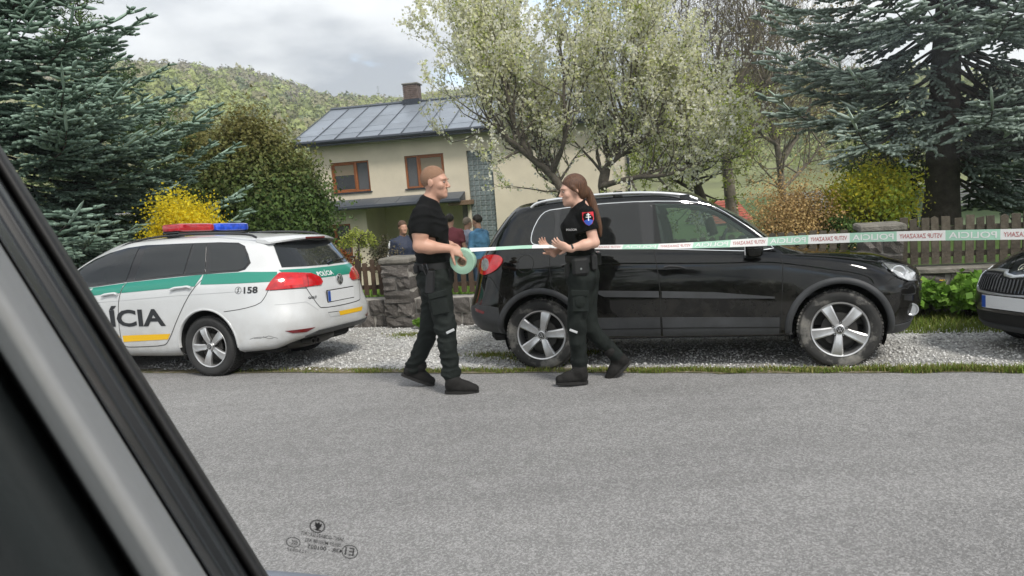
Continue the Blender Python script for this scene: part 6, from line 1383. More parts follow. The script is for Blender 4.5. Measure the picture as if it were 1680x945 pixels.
# ---- people further back in the garden
def bystander(lab, px, ptop, Y, hgt, face, top_m, leg_m, hair_m, seed, long_sleeve=True, arms=(.1, .0), bulk=1.0, skin=m_skin):
    top = np.array(at(px, ptop, Y)); root = np.array([top[0], top[1], top[2]-hgt]); gz = float(ground_z(top[0], top[1])); e = empty('person', root); tag(e, lab, 'person', 'people standing in the garden')
    k = hgt/1.78; f = norm(np.array([*face, 0.])); l = np.cross([0, 0, 1.], f); P = lambda a, b, c: root+f*a*k+l*b*k+np.array([0, 0, c*k])
    hc = P(.02, 0, 1.655); M = frame(f); hp_, HP = head_prims(hc, M, .95*k); lat = l
    bd = hp_+[cone(P(-.01, 0, 1.44), P(.0, 0, 1.58), .062, .055, .03), cone(P(0, 0, .98), P(0, 0, 1.32), .12, .13, .05, (lat, .72)), cone(P(0, .17, 1.42), P(0, -.17, 1.42), .055, .055, .05)]
    sh = [cone(P(0, 0, .93), P(0, 0, 1.30), .135*bulk, .145*bulk, .05, (lat, .72)), cone(P(0, 0, 1.30), P(-.01, 0, 1.47), .14*bulk, .07, .05, (lat, .72)), cone(P(0, .17, 1.41), P(0, -.17, 1.41), .075, .075, .06)]
    lg = [cone(P(0, 0, .98), P(0, 0, .90), .135, .14, .05, (lat, .75))]
    for s, ar in ((1, arms[0]), (-1, arms[1])):
        S, E_, W_ = P(0, s*.20, 1.41), P(-.03+ar*.1, s*.265, 1.12), P(.05+ar*.30, s*(.25-ar*.12), .90+ar*.35)
        bd += [cone(S, E_, .05, .042, .03), cone(E_, W_, .042, .03, .02)]+hand_prims(W_, norm(W_-E_), -l*s, k, (.4, .4, .4, .4), left=s > 0)
        sh += [cone(S, E_ if long_sleeve else S+(E_-S)*.55, .066, .062, .03)]+([cone(E_, W_+(E_-W_)*.12, .060, .045, .03)] if long_sleeve else [])
        H_, K_, A_ = P(0, s*.09, .90), P(.02, s*.10, .50), P(0, s*.11, .08)
        bd += [cone(H_, K_, .08, .055, .03), cone(K_, A_, .05, .04, .03), cone(P(-.05, s*.11, .05), P(.15, s*.13, .04), .042, .036, .02)]; lg += [cone(H_, K_, .098, .075, .05), cone(K_, A_, .075, .065, .03)]
    sdf_part('body', bd, .014, skin, e, root)
    sdf_part('top', sh, .014, top_m, e, root, folds(.005, 28, seed)); sdf_part('trousers', lg, .02, leg_m, e, root, folds(.005, 24, seed+1))
    fw, up = M[0], M[2]
    sdf_part('hair', [ell(HP(-.016, 0, .040), np.array([.106, .084, .102])*.95*k, M, .01)], .011, hair_m, e, root, clip=lambda p: -(((p-hc)@up)-(.01+.6*np.clip((p-hc)@fw, -.06, .12)))*.8)
    return e
m_navy = mat('navy_jacket', (.018, .026, .055), .7, bump=(20, .3)); m_maroon = mat('maroon_shirt', (.21, .045, .06), .8, bump=(20, .3)); m_pale = mat('pale_blue_blouse', (.42, .44, .55), .8, bump=(20, .3)); m_denim = mat('blue_denim_jacket', (.08, .21, .36), .8, noise=(9, .3, 5), bump=(60, .3)); m_jean = mat('blue_jeans', (.045, .075, .13), .85, noise=(8, .3, 4)); m_khaki = mat('khaki_top', (.30, .26, .19), .85); m_dark = mat('dark_trousers', (.02, .02, .024), .85); m_hd = mat('dark_hair', (.02, .014, .010), .6)
pn = bystander('man in navy track jacket with white sleeve stripe behind the stone pier', 659, 362, 12.9, 1.78, (.5, -.85), m_navy, m_dark, mat('brown_short_hair', (.09, .05, .03), .7), 51)
q = pn.location; b = MB(); 
bystander('man in maroon T-shirt with his back turned behind the male officer', 737, 351, 14.4, 1.80, (.25, .95), m_maroon, m_jean, m_hd, 53, False, (.3, .1), 1.08)
bystander('woman in pale blue blouse between the maroon and denim men', 765, 357, 15.0, 1.70, (.8, .5), m_pale, m_jean, mat('grey_blond_hair', (.25, .2, .15), .7), 55, True, (.5, .3), .95)
bystander('man in blue denim jacket next to the black car\'s tail', 783, 352, 14.0, 1.80, (-.75, .55), m_denim, m_jean, m_hd, 57, True, (.35, .5), 1.05)
bystander('man in khaki top seen from behind beside the lower house window', 535, 381, 17.0, 1.78, (.3, .95), m_khaki, m_dark, m_hd, 59, False)
st = [o for o in pn.children if o.name.startswith('top')][0]
b = MB(); kk = 1.0; f = norm(np.array([.5, -.85, 0])); l = np.cross([0, 0, 1.], f); PP = lambda a, b_, c: f*a+l*b_+np.array([0, 0, c])
b.tube([PP(.0, -.255, 1.44), PP(.01, -.30, 1.30), PP(.0, -.325, 1.14)], .016, 6); b.build('sleeve_stripe', m_wht, pn, True)
# ------------------------------------------------------------------ plants
m_leaf = leafmat('leaves', None, transl=.3); m_needle = leafmat('needles', None, transl=.22, rough=.55); m_petal = leafmat('petals', None, transl=.6)
m_bark = mat('grey_brown_bark', rough=.95, noise=(12, .3, 7), stops=[(.3, (.030, .024, .018)), (.55, (.065, .053, .042)), (.75, (.11, .10, .085))], bump=((10, .6), (50, .5)))
m_sbark = mat('dark_spruce_bark', rough=.95, noise=(10, .3, 7), stops=[(.3, (.022, .017, .013)), (.6, (.055, .045, .036)), (.8, (.085, .078, .065))], bump=((8, .8), (40, .6)))
def seg_tubes(A, B, ra, rb, sides=5):
    """tapered sticks, one per row of A->B"""
    A, B = np.asarray(A, float), np.asarray(B, float); n = len(A); d = B-A; L = np.linalg.norm(d, axis=1)[:, None]; d = d/np.maximum(L, 1e-6)
    ref = np.where(np.abs(d[:, 2:3]) > .9, np.array([[1., 0, 0]]), np.array([[0, 0, 1.]])); u = np.cross(d, ref); u /= np.linalg.norm(u, axis=1)[:, None]; w = np.cross(d, u)
    an = np.arange(sides)*2*math.pi/sides; ca, sa = np.cos(an)[None, :, None], np.sin(an)[None, :, None]
    ring = u[:, None]*ca+w[:, None]*sa
    ra = np.broadcast_to(np.asarray(ra, float), (n,)); rb = np.broadcast_to(np.asarray(rb, float), (n,))
    V = np.concatenate([A[:, None]+ring*ra[:, None, None], B[:, None]+ring*rb[:, None, None]], 1).reshape(-1, 3)
    base = np.arange(n)[:, None]*2*sides; k = np.arange(sides)[None]
    F = np.stack([base+k, base+(k+1) % sides, base+sides+(k+1) % sides, base+sides+k], -1).reshape(-1, 4)
    return V, F
def brushes(A, B, rs, per=14, nl=.03, nw=.009, fwd=.5, base=(.05, .09, .08), tip=(.17, .25, .23), tipw=None):
    """needles all round short twigs A->B"""
    n = len(A); u = rs.uniform(0, 1, (n, per)); d = norm(B-A); P = A[:, None]+(B-A)[:, None]*u[..., None]
    rv = rs.normal(size=(n, per, 3)); rv -= (rv*d[:, None]).sum(-1, keepdims=True)*d[:, None]; rv = norm(rv)
    tipp = P+rv*nl*rs.uniform(.7, 1.2, (n, per, 1))+d[:, None]*nl*fwd*rs.uniform(.5, 1.6, (n, per, 1))
    sd = norm(np.cross(rv, d[:, None]))*nw/2; V = np.stack([P-sd, P+sd, tipp], 2).reshape(-1, 3); F = np.arange(3*n*per).reshape(-1, 3)
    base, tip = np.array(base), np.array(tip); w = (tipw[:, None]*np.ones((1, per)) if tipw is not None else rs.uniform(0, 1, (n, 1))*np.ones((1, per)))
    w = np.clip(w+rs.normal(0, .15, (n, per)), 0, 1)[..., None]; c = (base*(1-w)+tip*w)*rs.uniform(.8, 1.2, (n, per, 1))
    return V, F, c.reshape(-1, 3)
def fingers(A, B, rs, rad, base, tip, tw, sides=4):
    """densely needled shoots seen as soft spindles"""
    n = len(A); d = norm(B-A); ref = np.where(np.abs(d[:, 2:3]) > .9, np.array([[1., 0, 0]]), np.array([[0, 0, 1.]])); u = norm(np.cross(d, ref)); w = np.cross(d, u); an = np.arange(sides)*2*math.pi/sides+rs.uniform(0, 1.5); r = rad*rs.uniform(.75, 1.25, n)
    rows = []
    for t, k in ((0., .55), (.45, 1.0), (.85, .75), (1.08, .12)):
        jit = rs.uniform(.8, 1.2, (n, sides, 1)); rows.append((A+(B-A)*t)[:, None]+(u[:, None]*np.cos(an)[None, :, None]+w[:, None]*np.sin(an)[None, :, None])*(r*k)[:, None, None]*jit)
    V = np.stack(rows, 1).reshape(-1, 3); i = np.arange(n)[:, None, None]*4*sides; a = np.arange(3)[None, :, None]*sides; k = np.arange(sides)[None, None]; k2 = (k+1) % sides
    F = np.stack([i+a+k, i+a+k2, i+a+sides+k2, i+a+sides+k], -1).reshape(-1, 4)
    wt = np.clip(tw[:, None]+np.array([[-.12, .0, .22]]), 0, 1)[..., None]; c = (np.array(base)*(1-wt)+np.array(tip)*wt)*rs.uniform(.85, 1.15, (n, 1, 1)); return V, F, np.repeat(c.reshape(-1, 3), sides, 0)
def spruce(name, lab, base, H, rad, seed, z0=.4, step=.33, nb=6, base_c=(.075, .13, .09), tip_c=(.44, .59, .48), per=13, lean=(0, 0), trunk_r=.2, sub=.16, zmax=None, az=None, gaps=0.0, nl=.03, nw=.009, group='spruce trees', prof=.75, drop=.22, cat='tree', extra=(), finger=0):
    rs = np.random.RandomState(seed); e = empty(name, base); tag(e, lab, cat, group)
    zmax = zmax or H*.97
    n = 14; zz_ = np.linspace(-.3, H, n); px = lean[0]*zz_+.03*np.sin(zz_*1.1+seed); py = lean[1]*zz_
    b = MB(); b.tube([(x, y, z) for x, y, z in zip(px, py, zz_)], [trunk_r*(1.25 if z < 0 else 1)*max(.06, 1-z/H*.95) for z in zz_], 14); b.build('trunk', m_sbark, e, True)
    wood_a, wood_b, wr_a, wr_b, ta, tb, tw = [], [], [], [], [], [], []
    z = z0
    while z < zmax:
        L0 = rad*(1-z/H)**prof+.15
        todo = [(z+rs.uniform(-.5, .5)*step, rs.uniform(*(az or (0, 2*math.pi))), L0*rs.uniform(.68, 1.12)) for k in range(nb)]
        if z == z0: todo += list(extra)
        for zs_, a, L in todo:
            if rs.uniform() < gaps: continue
            t = np.linspace(0, 1, 10)
            rise = .10*(z/H); dz = L*(-drop*(1-z/H*.9)*np.sin(t*math.pi*.62)*1.1+(.18+rise)*t**2.2+rise*t)
            d = np.array([math.cos(a), math.sin(a), 0]); sdv = np.array([-d[1], d[0], 0])
            wv = .08*L*np.sin(t*4+rs.uniform(0, 6))
            Pb = np.array([lean[0]*zs_, lean[1]*zs_, zs_])+d*(L*t)[:, None]+sdv*wv[:, None]; Pb[:, 2] += dz
            r0 = .012+.016*L/rad
            for i in range(9): wood_a.append(Pb[i]); wood_b.append(Pb[i+1]); wr_a.append(r0*(1-t[i])+.004); wr_b.append(r0*(1-t[i+1])+.004)
            # side twigs in a flat spray
            m = int(L/sub); 
            for j in range(m):
                u = .16+.84*(j+rs.uniform(0, 1))/m; q = u*9; i = min(8, int(q)); p0 = Pb[i]+(Pb[i+1]-Pb[i])*(q-i); tg = norm(Pb[min(9, i+1)]-Pb[i])
                for s in (-1, 1):
                    l = L*.30*(1-u)**.75*rs.uniform(.6, 1.2)+.13; dd = norm(tg*.75+sdv*s*.8+np.array([0, 0, rs.uniform(-.28, .12)]))
                    end = p0+dd*l+np.array([0, 0, -.05*l]); ns = max(1, int(l/.13))
                    prev = p0
                    for q2 in range(ns):
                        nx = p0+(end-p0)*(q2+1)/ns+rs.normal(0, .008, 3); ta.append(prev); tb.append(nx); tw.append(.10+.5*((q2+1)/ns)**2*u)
                        if q2 < ns-0:
                            for s2 in (-1, 1):
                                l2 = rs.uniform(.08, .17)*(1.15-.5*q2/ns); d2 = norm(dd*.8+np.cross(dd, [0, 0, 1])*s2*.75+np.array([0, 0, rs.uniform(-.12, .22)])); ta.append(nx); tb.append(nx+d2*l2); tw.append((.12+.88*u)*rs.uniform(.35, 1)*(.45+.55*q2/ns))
                        prev = nx
            ta.append(Pb[8]); tb.append(Pb[9]+norm(Pb[9]-Pb[8])*.10); tw.append(1.)
        z += step*rs.uniform(.85, 1.15)
    V, F = seg_tubes(wood_a, wood_b, wr_a, wr_b, 5); npmesh('branches', V, F, m_sbark, e)
    ta, tb, tw = np.array(ta), np.array(tb), np.array(tw)
    if finger:
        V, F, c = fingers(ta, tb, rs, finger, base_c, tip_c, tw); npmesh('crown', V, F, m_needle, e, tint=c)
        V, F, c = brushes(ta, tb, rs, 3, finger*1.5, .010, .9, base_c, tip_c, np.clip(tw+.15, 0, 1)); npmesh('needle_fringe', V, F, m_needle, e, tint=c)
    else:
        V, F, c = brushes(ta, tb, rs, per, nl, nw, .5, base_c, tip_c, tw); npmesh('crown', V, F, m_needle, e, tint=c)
    return len(F)
def gpt(px, py, Y):
    p = at(px, py, Y); p[2] = float(ground_z(p[0], p[1])); return p
cnt = 0
# big blue spruce on the left, its trunk hidden behind the window pillar
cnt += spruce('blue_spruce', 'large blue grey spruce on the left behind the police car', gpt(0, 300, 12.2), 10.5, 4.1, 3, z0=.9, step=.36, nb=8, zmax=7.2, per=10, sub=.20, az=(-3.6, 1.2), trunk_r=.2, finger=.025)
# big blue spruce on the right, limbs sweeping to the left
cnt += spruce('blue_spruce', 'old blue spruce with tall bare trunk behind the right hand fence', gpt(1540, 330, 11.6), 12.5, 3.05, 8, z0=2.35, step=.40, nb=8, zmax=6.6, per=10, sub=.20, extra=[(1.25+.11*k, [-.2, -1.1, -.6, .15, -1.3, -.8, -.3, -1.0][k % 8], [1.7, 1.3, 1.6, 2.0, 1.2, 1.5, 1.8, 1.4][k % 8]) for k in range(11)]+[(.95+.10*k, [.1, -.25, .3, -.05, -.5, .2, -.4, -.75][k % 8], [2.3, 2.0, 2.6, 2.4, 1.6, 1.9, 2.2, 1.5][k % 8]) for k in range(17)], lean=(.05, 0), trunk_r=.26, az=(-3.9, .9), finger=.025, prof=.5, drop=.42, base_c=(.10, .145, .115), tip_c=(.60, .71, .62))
# darker conifers further back on the left
cnt += spruce('dark_fir', 'dark green conifer standing behind the left blue spruce', gpt(175, 330, 15.5), 6.6, 1.9, 12, z0=.3, step=.26, nb=7, base_c=(.05, .09, .035), tip_c=(.17, .26, .09), per=8, sub=.18, az=(-3.6, .6), trunk_r=.13, nl=.05, nw=.024, prof=.8, drop=-.15)
cnt += spruce('dark_fir', 'green conifer between the left spruce and the round yew', gpt(280, 330, 16.5), 4.5, 1.5, 14, z0=.2, step=.24, nb=7, base_c=(.055, .10, .035), tip_c=(.19, .29, .10), per=8, sub=.18, az=(-3.6, .6), trunk_r=.11, nl=.05, nw=.024, prof=.7, drop=-.2)

def bush(name, lab, base, size, n, ls, cols, seed, stems=30, shell=.75, lobes=5, upright=0, mleaf=m_leaf, group=None, cat='shrub', quad=False, topcol=None, part='foliage', jag=.12):
    """shrub: stems fan out from the foot, leaves gather in clumps near an uneven outline"""
    rs = np.random.RandomState(seed); e = empty(name, base); tag(e, lab, cat, group); w, d, h = size
    nc = max(8, n//60); dirs = rs.normal(size=(nc, 3)); dirs = norm(dirs); dirs[:, 2] = np.abs(dirs[:, 2])*1.0-.15
    ph = rs.uniform(0, 6, 3); lob = 1+jag*np.sin(dirs[:, 0]*lobes+ph[0])*np.sin(dirs[:, 1]*lobes+ph[1])+jag*np.sin(dirs[:, 2]*lobes*1.3+ph[2])
    rr = rs.uniform(shell, 1.05, nc)*lob*(1+.10*rs.normal(size=nc)); C = dirs*rr[:, None]*np.array([w/2, d/2, h*.55])+np.array([0, 0, h*.46])
    ci = rs.randint(0, nc, n); cs = .17*min(w, h); P = C[ci]+rs.normal(size=(n, 3))*np.array([cs*.5, cs*.5, cs*(.5+upright)]); P[:, 2] = np.abs(P[:, 2])+.03
    V, F = leaf_quads(P, ls*rs.uniform(.6, 1.35, n), rs) if quad else leaf_tris(P, ls*rs.uniform(.6, 1.35, n), rs, nrm=norm(P-np.array([0, 0, h*.4])), jit=.75)
    cols = np.array(cols); cl = cols[rs.randint(0, len(cols), nc)][ci]*.5+cols[rs.randint(0, len(cols), n)]*.5
    cl = cl*(rs.uniform(.75, 1.2, (nc, 1)))[ci]*rs.uniform(.8, 1.2, (n, 1))
    if topcol is not None:
        k = np.clip((P[:, 2]/h-.58)/.4+rs.normal(0, .18, n), 0, 1)[:, None]; cl = cl*(1-k*.7)+np.array(topcol)*k*.7
    npmesh(part, V, F, mleaf, e, tint=cl)
    A, B, ra, rb = [], [], [], []
    for i in range(stems):
        t = C[rs.randint(0, nc)]; p = np.array([rs.uniform(-.1, .1)*w, rs.uniform(-.1, .1)*d, -.05])
        for j in range(4):
            u = (j+1)/4; q = np.array([t[0]*u**1.2, t[1]*u**1.2, t[2]*u**.8]); A.append(p); B.append(q); ra.append(.012*(1.2-j/4)); rb.append(.012*(1.2-(j+1)/4)); p = q
    V, F = seg_tubes(A, B, ra, rb, 4); npmesh('stems', V, F, m_bark, e)
    return e
bush('yew_bush', 'big round dark yew with olive brown top left of the house', gpt(418, 330, 15.8), (2.3, 2.3, 3.85), 85000, .088, [(.055, .10, .025), (.085, .15, .04), (.13, .19, .05)], 21, 40, .80, 4, topcol=(.25, .205, .07), upright=.35)
bush('yew_bush', 'dark bushy yew behind the forsythia', gpt(352, 330, 16.8), (1.9, 1.8, 3.7), 38000, .088, [(.055, .10, .025), (.085, .15, .04), (.13, .19, .05)], 22, 30, .72, 4, topcol=(.25, .21, .07), upright=.5)
YF = [(.88, .72, .03), (.90, .80, .07), (.82, .64, .02), (.66, .60, .07)]
bush('forsythia', 'bright yellow forsythia in flower behind the police car roof', gpt(296, 330, 11.6), (1.35, 1.1, 1.62), 34000, .040, YF, 31, 60, .5, 5, quad=True, mleaf=m_petal, part='blossom', jag=.16)
bush('forsythia', 'yellow green forsythia beside the right hand spruce trunk', gpt(1432, 340, 10.6), (1.25, .9, 1.02), 13000, .045, [(.52, .50, .06), (.40, .46, .08), (.28, .38, .07), (.66, .56, .05)], 32, 110, .2, 6, upright=.5, quad=True, mleaf=m_petal, part='blossom')
bush('bronze_shrub', 'twiggy bronze brown shrub with pale tips behind the bonnet', gpt(1308, 350, 10.7), (1.6, 1.1, 1.05), 17000, .035, [(.42, .27, .12), (.55, .37, .16), (.32, .20, .09), (.68, .50, .22)], 33, 120, .35, 6, upright=.8)
bush('green_shrub', 'small leafy green shrub between the bronze shrub and the pier', gpt(1385, 370, 10.3), (.6, .5, .55), 3000, .05, [(.07, .12, .03), (.10, .17, .04)], 34, 20, .4)
bush('copper_shrub', 'copper leaved shrub beside the lower house window', gpt(553, 400, 16.5), (.75, .6, 1.35), 2600, .07, [(.28, .085, .025), (.36, .13, .04), (.18, .07, .03)], 35, 25, .4)
bush('dark_leaf_shrub', 'sparse shrub with small dark leaves by the stone pier', gpt(632, 420, 12.6), (.75, .6, 1.05), 700, .05, [(.05, .055, .03), (.09, .08, .05), (.16, .13, .09)], 36, 40, .3)

def grow_tree(name, lab, base, seed, forks, levels, leafy, group='garden trees', bark=None, twig_len=.55, up=.5, sides=6, minr=.004, spread=.6, nper=3, targets=None):
    """branching tree: forks = list of (points, r0, r1) for the main limbs; twigs grow from them"""
    rs = np.random.RandomState(seed); e = empty(name, base); tag(e, lab, 'tree', group)
    b = MB(); ends = []
    for pts, r0, r1 in forks:
        P = chaikin(np.array(pts, float), 2, False); P = P+rs.normal(0, .012, P.shape)*np.linspace(0, 1, len(P))[:, None]; n = len(P); b.tube([tuple(p) for p in P], list(np.linspace(r0, r1, n)), 10)
        for i in range(max(1, n//3), n): ends.append((P[i], norm(P[i]-P[i-1]), r0+(r1-r0)*i/(n-1)))
    b.build('trunk', bark or m_bark, e, True)
    A, B, RA, RB, tips = [], [], [], [], []
    cur = ends
    for lv in range(levels):
        nxt = []
        for p, d, r in cur:
            for k in range(nper if lv else 2):
                L = twig_len*(1.35-.25*lv)*rs.uniform(.6, 1.3); dd = norm(d*(.75 if lv else .5)+rs.normal(0, spread, 3)*.75+np.array([0, 0, up*rs.uniform(.5, 1.4)])); r1 = max(minr, min(r*.6, .03*(.6**lv))); q = p; m = 3; cd_ = dd
                for j in range(m):
                    cd_ = norm(cd_+rs.normal(0, .12, 3)+np.array([0, 0, up*.15])); q2 = q+cd_*L/m; A.append(q); B.append(q2); RA.append(r1*(1-.2*j)); RB.append(r1*(1-.2*(j+1))); tips.append((q, q2, lv)); q = q2
                nxt.append((q, cd_, r1*.6)); 
                if lv < levels-1: nxt.append((A[-1], norm(cd_+rs.normal(0, .5, 3)), r1*.6)) if rs.uniform() < .55 else None
        cur = nxt
        if len(cur) > 1700: cur = [cur[i] for i in rs.choice(len(cur), 1700, False)]
    V, F = seg_tubes(A, B, RA, RB, 4); npmesh('branches', V, F, bark or m_bark, e)
    if leafy:
        T0 = np.array([t[0] for t in tips]); T1 = np.array([t[1] for t in tips]); lv = np.array([t[2] for t in tips])
        for pname, n, size, cols, minlv, sc, m_ in leafy:
            ok = np.where(lv >= minlv)[0]; ci = ok[rs.randint(0, len(ok), n)]; P = T0[ci]+(T1[ci]-T0[ci])*rs.uniform(0, 1, (n, 1))
            q = 3; PP = (P[:, None]+rs.normal(0, sc, (n, q, 3))).reshape(-1, 3); V, F = leaf_quads(PP, size*rs.uniform(.6, 1.3, n*q), rs); c = np.array(cols)[rs.randint(0, len(cols), n*q)]*rs.uniform(.85, 1.15, (n*q, 1)); npmesh(pname, V, F, m_, e, tint=np.minimum(c, .9))
    return e, len(A)
def rel(base, Yd, pts): return [tuple(at(px, py, Yd+dy)-base) for px, py, dy in pts]
# blossoming fruit tree in front of the house
Yt = 13.4; bt = gpt(965, 380, Yt)
forks = [(rel(bt, Yt, [(960, 420, 0), (940, 350, 0), (922, 310, 0), (905, 285, 0), (870, 258, -.2), (830, 225, -.5), (800, 195, -.8)]), .12, .02),
 (rel(bt, Yt, [(905, 287, 0), (885, 250, .3), (872, 190, .6), (850, 120, .7)]), .055, .012), (rel(bt, Yt, [(870, 258, -.2), (845, 215, -.3), (830, 150, -.5), (815, 80, -.6)]), .06, .015),
 (rel(bt, Yt, [(985, 420, .1), (992, 330, .1), (985, 290, .1), (1010, 255, 0), (1060, 225, -.3), (1100, 205, -.5), (1130, 190, -.6)]), .10, .02),
 (rel(bt, Yt, [(990, 310, 0), (1000, 270, .3), (990, 200, .6), (985, 110, .7), (975, 40, .6)]), .065, .012), (rel(bt, Yt, [(1010, 258, 0), (1020, 200, -.4), (1040, 130, -.6), (1050, 60, -.7)]), .06, .012),
 (rel(bt, Yt, [(990, 305, 0), (1040, 290, -.4), (1100, 288, -.6), (1140, 270, -.7)]), .06, .015), (rel(bt, Yt, [(905, 285, 0), (930, 230, -.5), (925, 150, -.7), (920, 60, -.8)]), .05, .01), (rel(bt, Yt, [(830, 225, -.5), (795, 165, -.5), (775, 110, -.4)]), .035, .008)]
_, nseg = grow_tree('blossom_tree', 'spreading fruit tree in pale blossom in front of the house', bt, 41, forks, 3, [('blossom', 24000, .056, [(.88, .86, .72), (.88, .87, .80), (.86, .84, .64), (.80, .82, .48)], 0, .03, m_petal), ('leaves', 3800, .045, [(.32, .38, .07), (.40, .46, .10), (.24, .31, .06)], 1, .03, m_leaf)], up=.66, twig_len=.56, spread=.68, nper=2, minr=.003, bark=mat('blossom_bark', rough=.95, noise=(12, .3, 6), stops=[(.3, (.06, .05, .04)), (.7, (.17, .145, .115))]))
# bare trees behind it
Yt = 17.5; bt = gpt(1200, 350, Yt)
forks = [(rel(bt, Yt, [(1205, 380, 0), (1198, 320, 0), (1190, 250, 0), (1200, 180, 0), (1225, 110, .2), (1240, 40, .3)]), .17, .03), (rel(bt, Yt, [(1195, 270, 0), (1160, 200, .2), (1140, 130, .3), (1120, 50, .2)]), .09, .02), (rel(bt, Yt, [(1200, 185, 0), (1240, 150, -.3), (1285, 125, -.5), (1320, 110, -.5)]), .07, .015), (rel(bt, Yt, [(1198, 230, 0), (1250, 200, .4), (1290, 190, .5)]), .06, .012), (rel(bt, Yt, [(1160, 200, .2), (1175, 120, .5), (1185, 40, .6)]), .06, .012), (rel(bt, Yt, [(1160, 200, .2), (1120, 160, 0), (1080, 110, -.2), (1070, 40, -.3)]), .05, .012), (rel(bt, Yt, [(1225, 110, .2), (1270, 60, .2), (1290, 10, .2)]), .05, .01)]
grow_tree('bare_tree', 'tall leafless grey brown tree right of the blossom tree', bt, 43, forks, 3, [('buds', 1500, .05, [(.30, .29, .12), (.36, .34, .15)], 1, .03, m_leaf)], up=.45, twig_len=.75, spread=.8, minr=.005, bark=mat('pale_twig_bark', rough=.95, noise=(12, .3, 6), stops=[(.3, (.11, .095, .075)), (.7, (.22, .19, .15))]))
Yt = 20; bt = gpt(1285, 350, Yt)
forks = [(rel(bt, Yt, [(1290, 380, 0), (1284, 320, 0), (1278, 250, 0), (1262, 190, 0), (1250, 120, .2)]), .13, .03), (rel(bt, Yt, [(1280, 270, 0), (1310, 220, .2), (1330, 170, .3), (1335, 110, .2)]), .08, .02), (rel(bt, Yt, [(1278, 240, 0), (1240, 215, -.3), (1225, 190, -.5)]), .06, .015), (rel(bt, Yt, [(1284, 310, 0), (1325, 270, .4), (1350, 235, .5)]), .06, .012)]
grow_tree('bare_tree', 'leafless straw brown tree between the tall bare tree and the right spruce', bt, 47, forks, 3, [('buds', 2600, .06, [(.34, .28, .13), (.42, .36, .18)], 1, .03, m_leaf)], up=.4, twig_len=.7, spread=.85, minr=.005, bark=mat('pale_twig_bark'))
Yt = 16; bt = gpt(1160, 360, Yt)
forks = [(rel(bt, Yt, [(1170, 385, 0), (1150, 320, 0), (1135, 280, 0), (1120, 235, .2), (1100, 190, .3)]), .12, .025), (rel(bt, Yt, [(1140, 290, 0), (1170, 250, .2), (1190, 210, .3)]), .05, .012), (rel(bt, Yt, [(1150, 320, 0), (1100, 290, .3), (1060, 270, .4)]), .05, .012)]
grow_tree('leafing_tree', 'small fruit tree just coming into green leaf behind the roof of the black car', bt, 44, forks, 3, [('leaves', 5500, .055, [(.36, .43, .08), (.44, .50, .12), (.58, .60, .25), (.28, .35, .08)], 1, .035, m_leaf)], up=.25, twig_len=.42, spread=.8)
Yt = 12.4; bt = gpt(1495, 370, Yt)
forks = [(rel(bt, Yt, [(1502, 400, 0), (1500, 350, 0), (1492, 325, 0), (1497, 300, -.1), (1480, 285, -.1), (1450, 272, -.2), (1425, 265, -.3)]), .06, .015), (rel(bt, Yt, [(1497, 302, -.1), (1490, 270, 0), (1500, 245, .1)]), .035, .01)]
grow_tree('crooked_tree', 'small crooked tree with fresh leaves beside the spruce trunk', bt, 45, forks, 3, [('leaves', 1500, .05, [(.18, .25, .05), (.13, .19, .04)], 1, .03, m_leaf)], up=.1, twig_len=.22, spread=.8)
Yt = 12.8; bt = gpt(590, 430, Yt)
forks = [(rel(bt, Yt, [(592, 470, 0), (590, 430, 0), (588, 398, 0)]), .02, .018)]+[(rel(bt, Yt, [(588, 398, 0), (588+dx*.4, 385-abs(dx)*.1, dy), (588+dx, 382+abs(dx)*.25, dy*2), (588+dx*1.25, 400, dy*2.4)]), .01, .004) for dx, dy in ((-16, .05), (-9, -.1), (8, .12), (17, -.05), (22, .1), (-20, -.12), (3, .18))]
grow_tree('weeping_willow', 'tiny grafted willow with lime green hanging twigs behind the fence', bt, 46, forks, 1, [('leaves', 700, .032, [(.35, .40, .07), (.42, .46, .10), (.26, .32, .05)], 0, .03, m_leaf)], up=-.15, twig_len=.09, spread=.5, minr=.002)

# trees across the road, behind the viewer: they show only as reflections in the windows and paint of the cars
for k, (x, y, H, rd) in enumerate(((-6.2, -8.5, 8.5, 2.4), (-9.8, -10.5, 11, 2.8))):
    spruce('spruce_across_road', ['shorter spruce', 'taller spruce'][k]+' across the road mirrored in the car windows', (x, y, -.1), H, rd, 60+k, z0=.3, step=.7, nb=8, per=4, sub=.30, nl=.10, nw=.05, group='spruces across the road')
e = empty('added_hedge', tuple(RW(0, -10.2)), RANG); tag(e, 'dark leafy strip across the road, unseen, added to darken reflections in the black paint', 'added_hedge')  # leafy strip put in unseen so the black paint mirrors something dark
rs = np.random.RandomState(77); n = 26000; P = np.stack([rs.uniform(-22, 22, n), rs.normal(0, .35, n), np.abs(rs.uniform(0, .95, n)+.08*rs.normal(size=n))], 1)
V, F = leaf_tris(P, .16*rs.uniform(.7, 1.3, n), rs); npmesh('foliage', V, F, m_leaf, e, tint=np.array([(.035, .06, .018)])*rs.uniform(.6, 1.3, (n, 1)))
print('spruce tris', cnt, 'blossom segs', nseg)
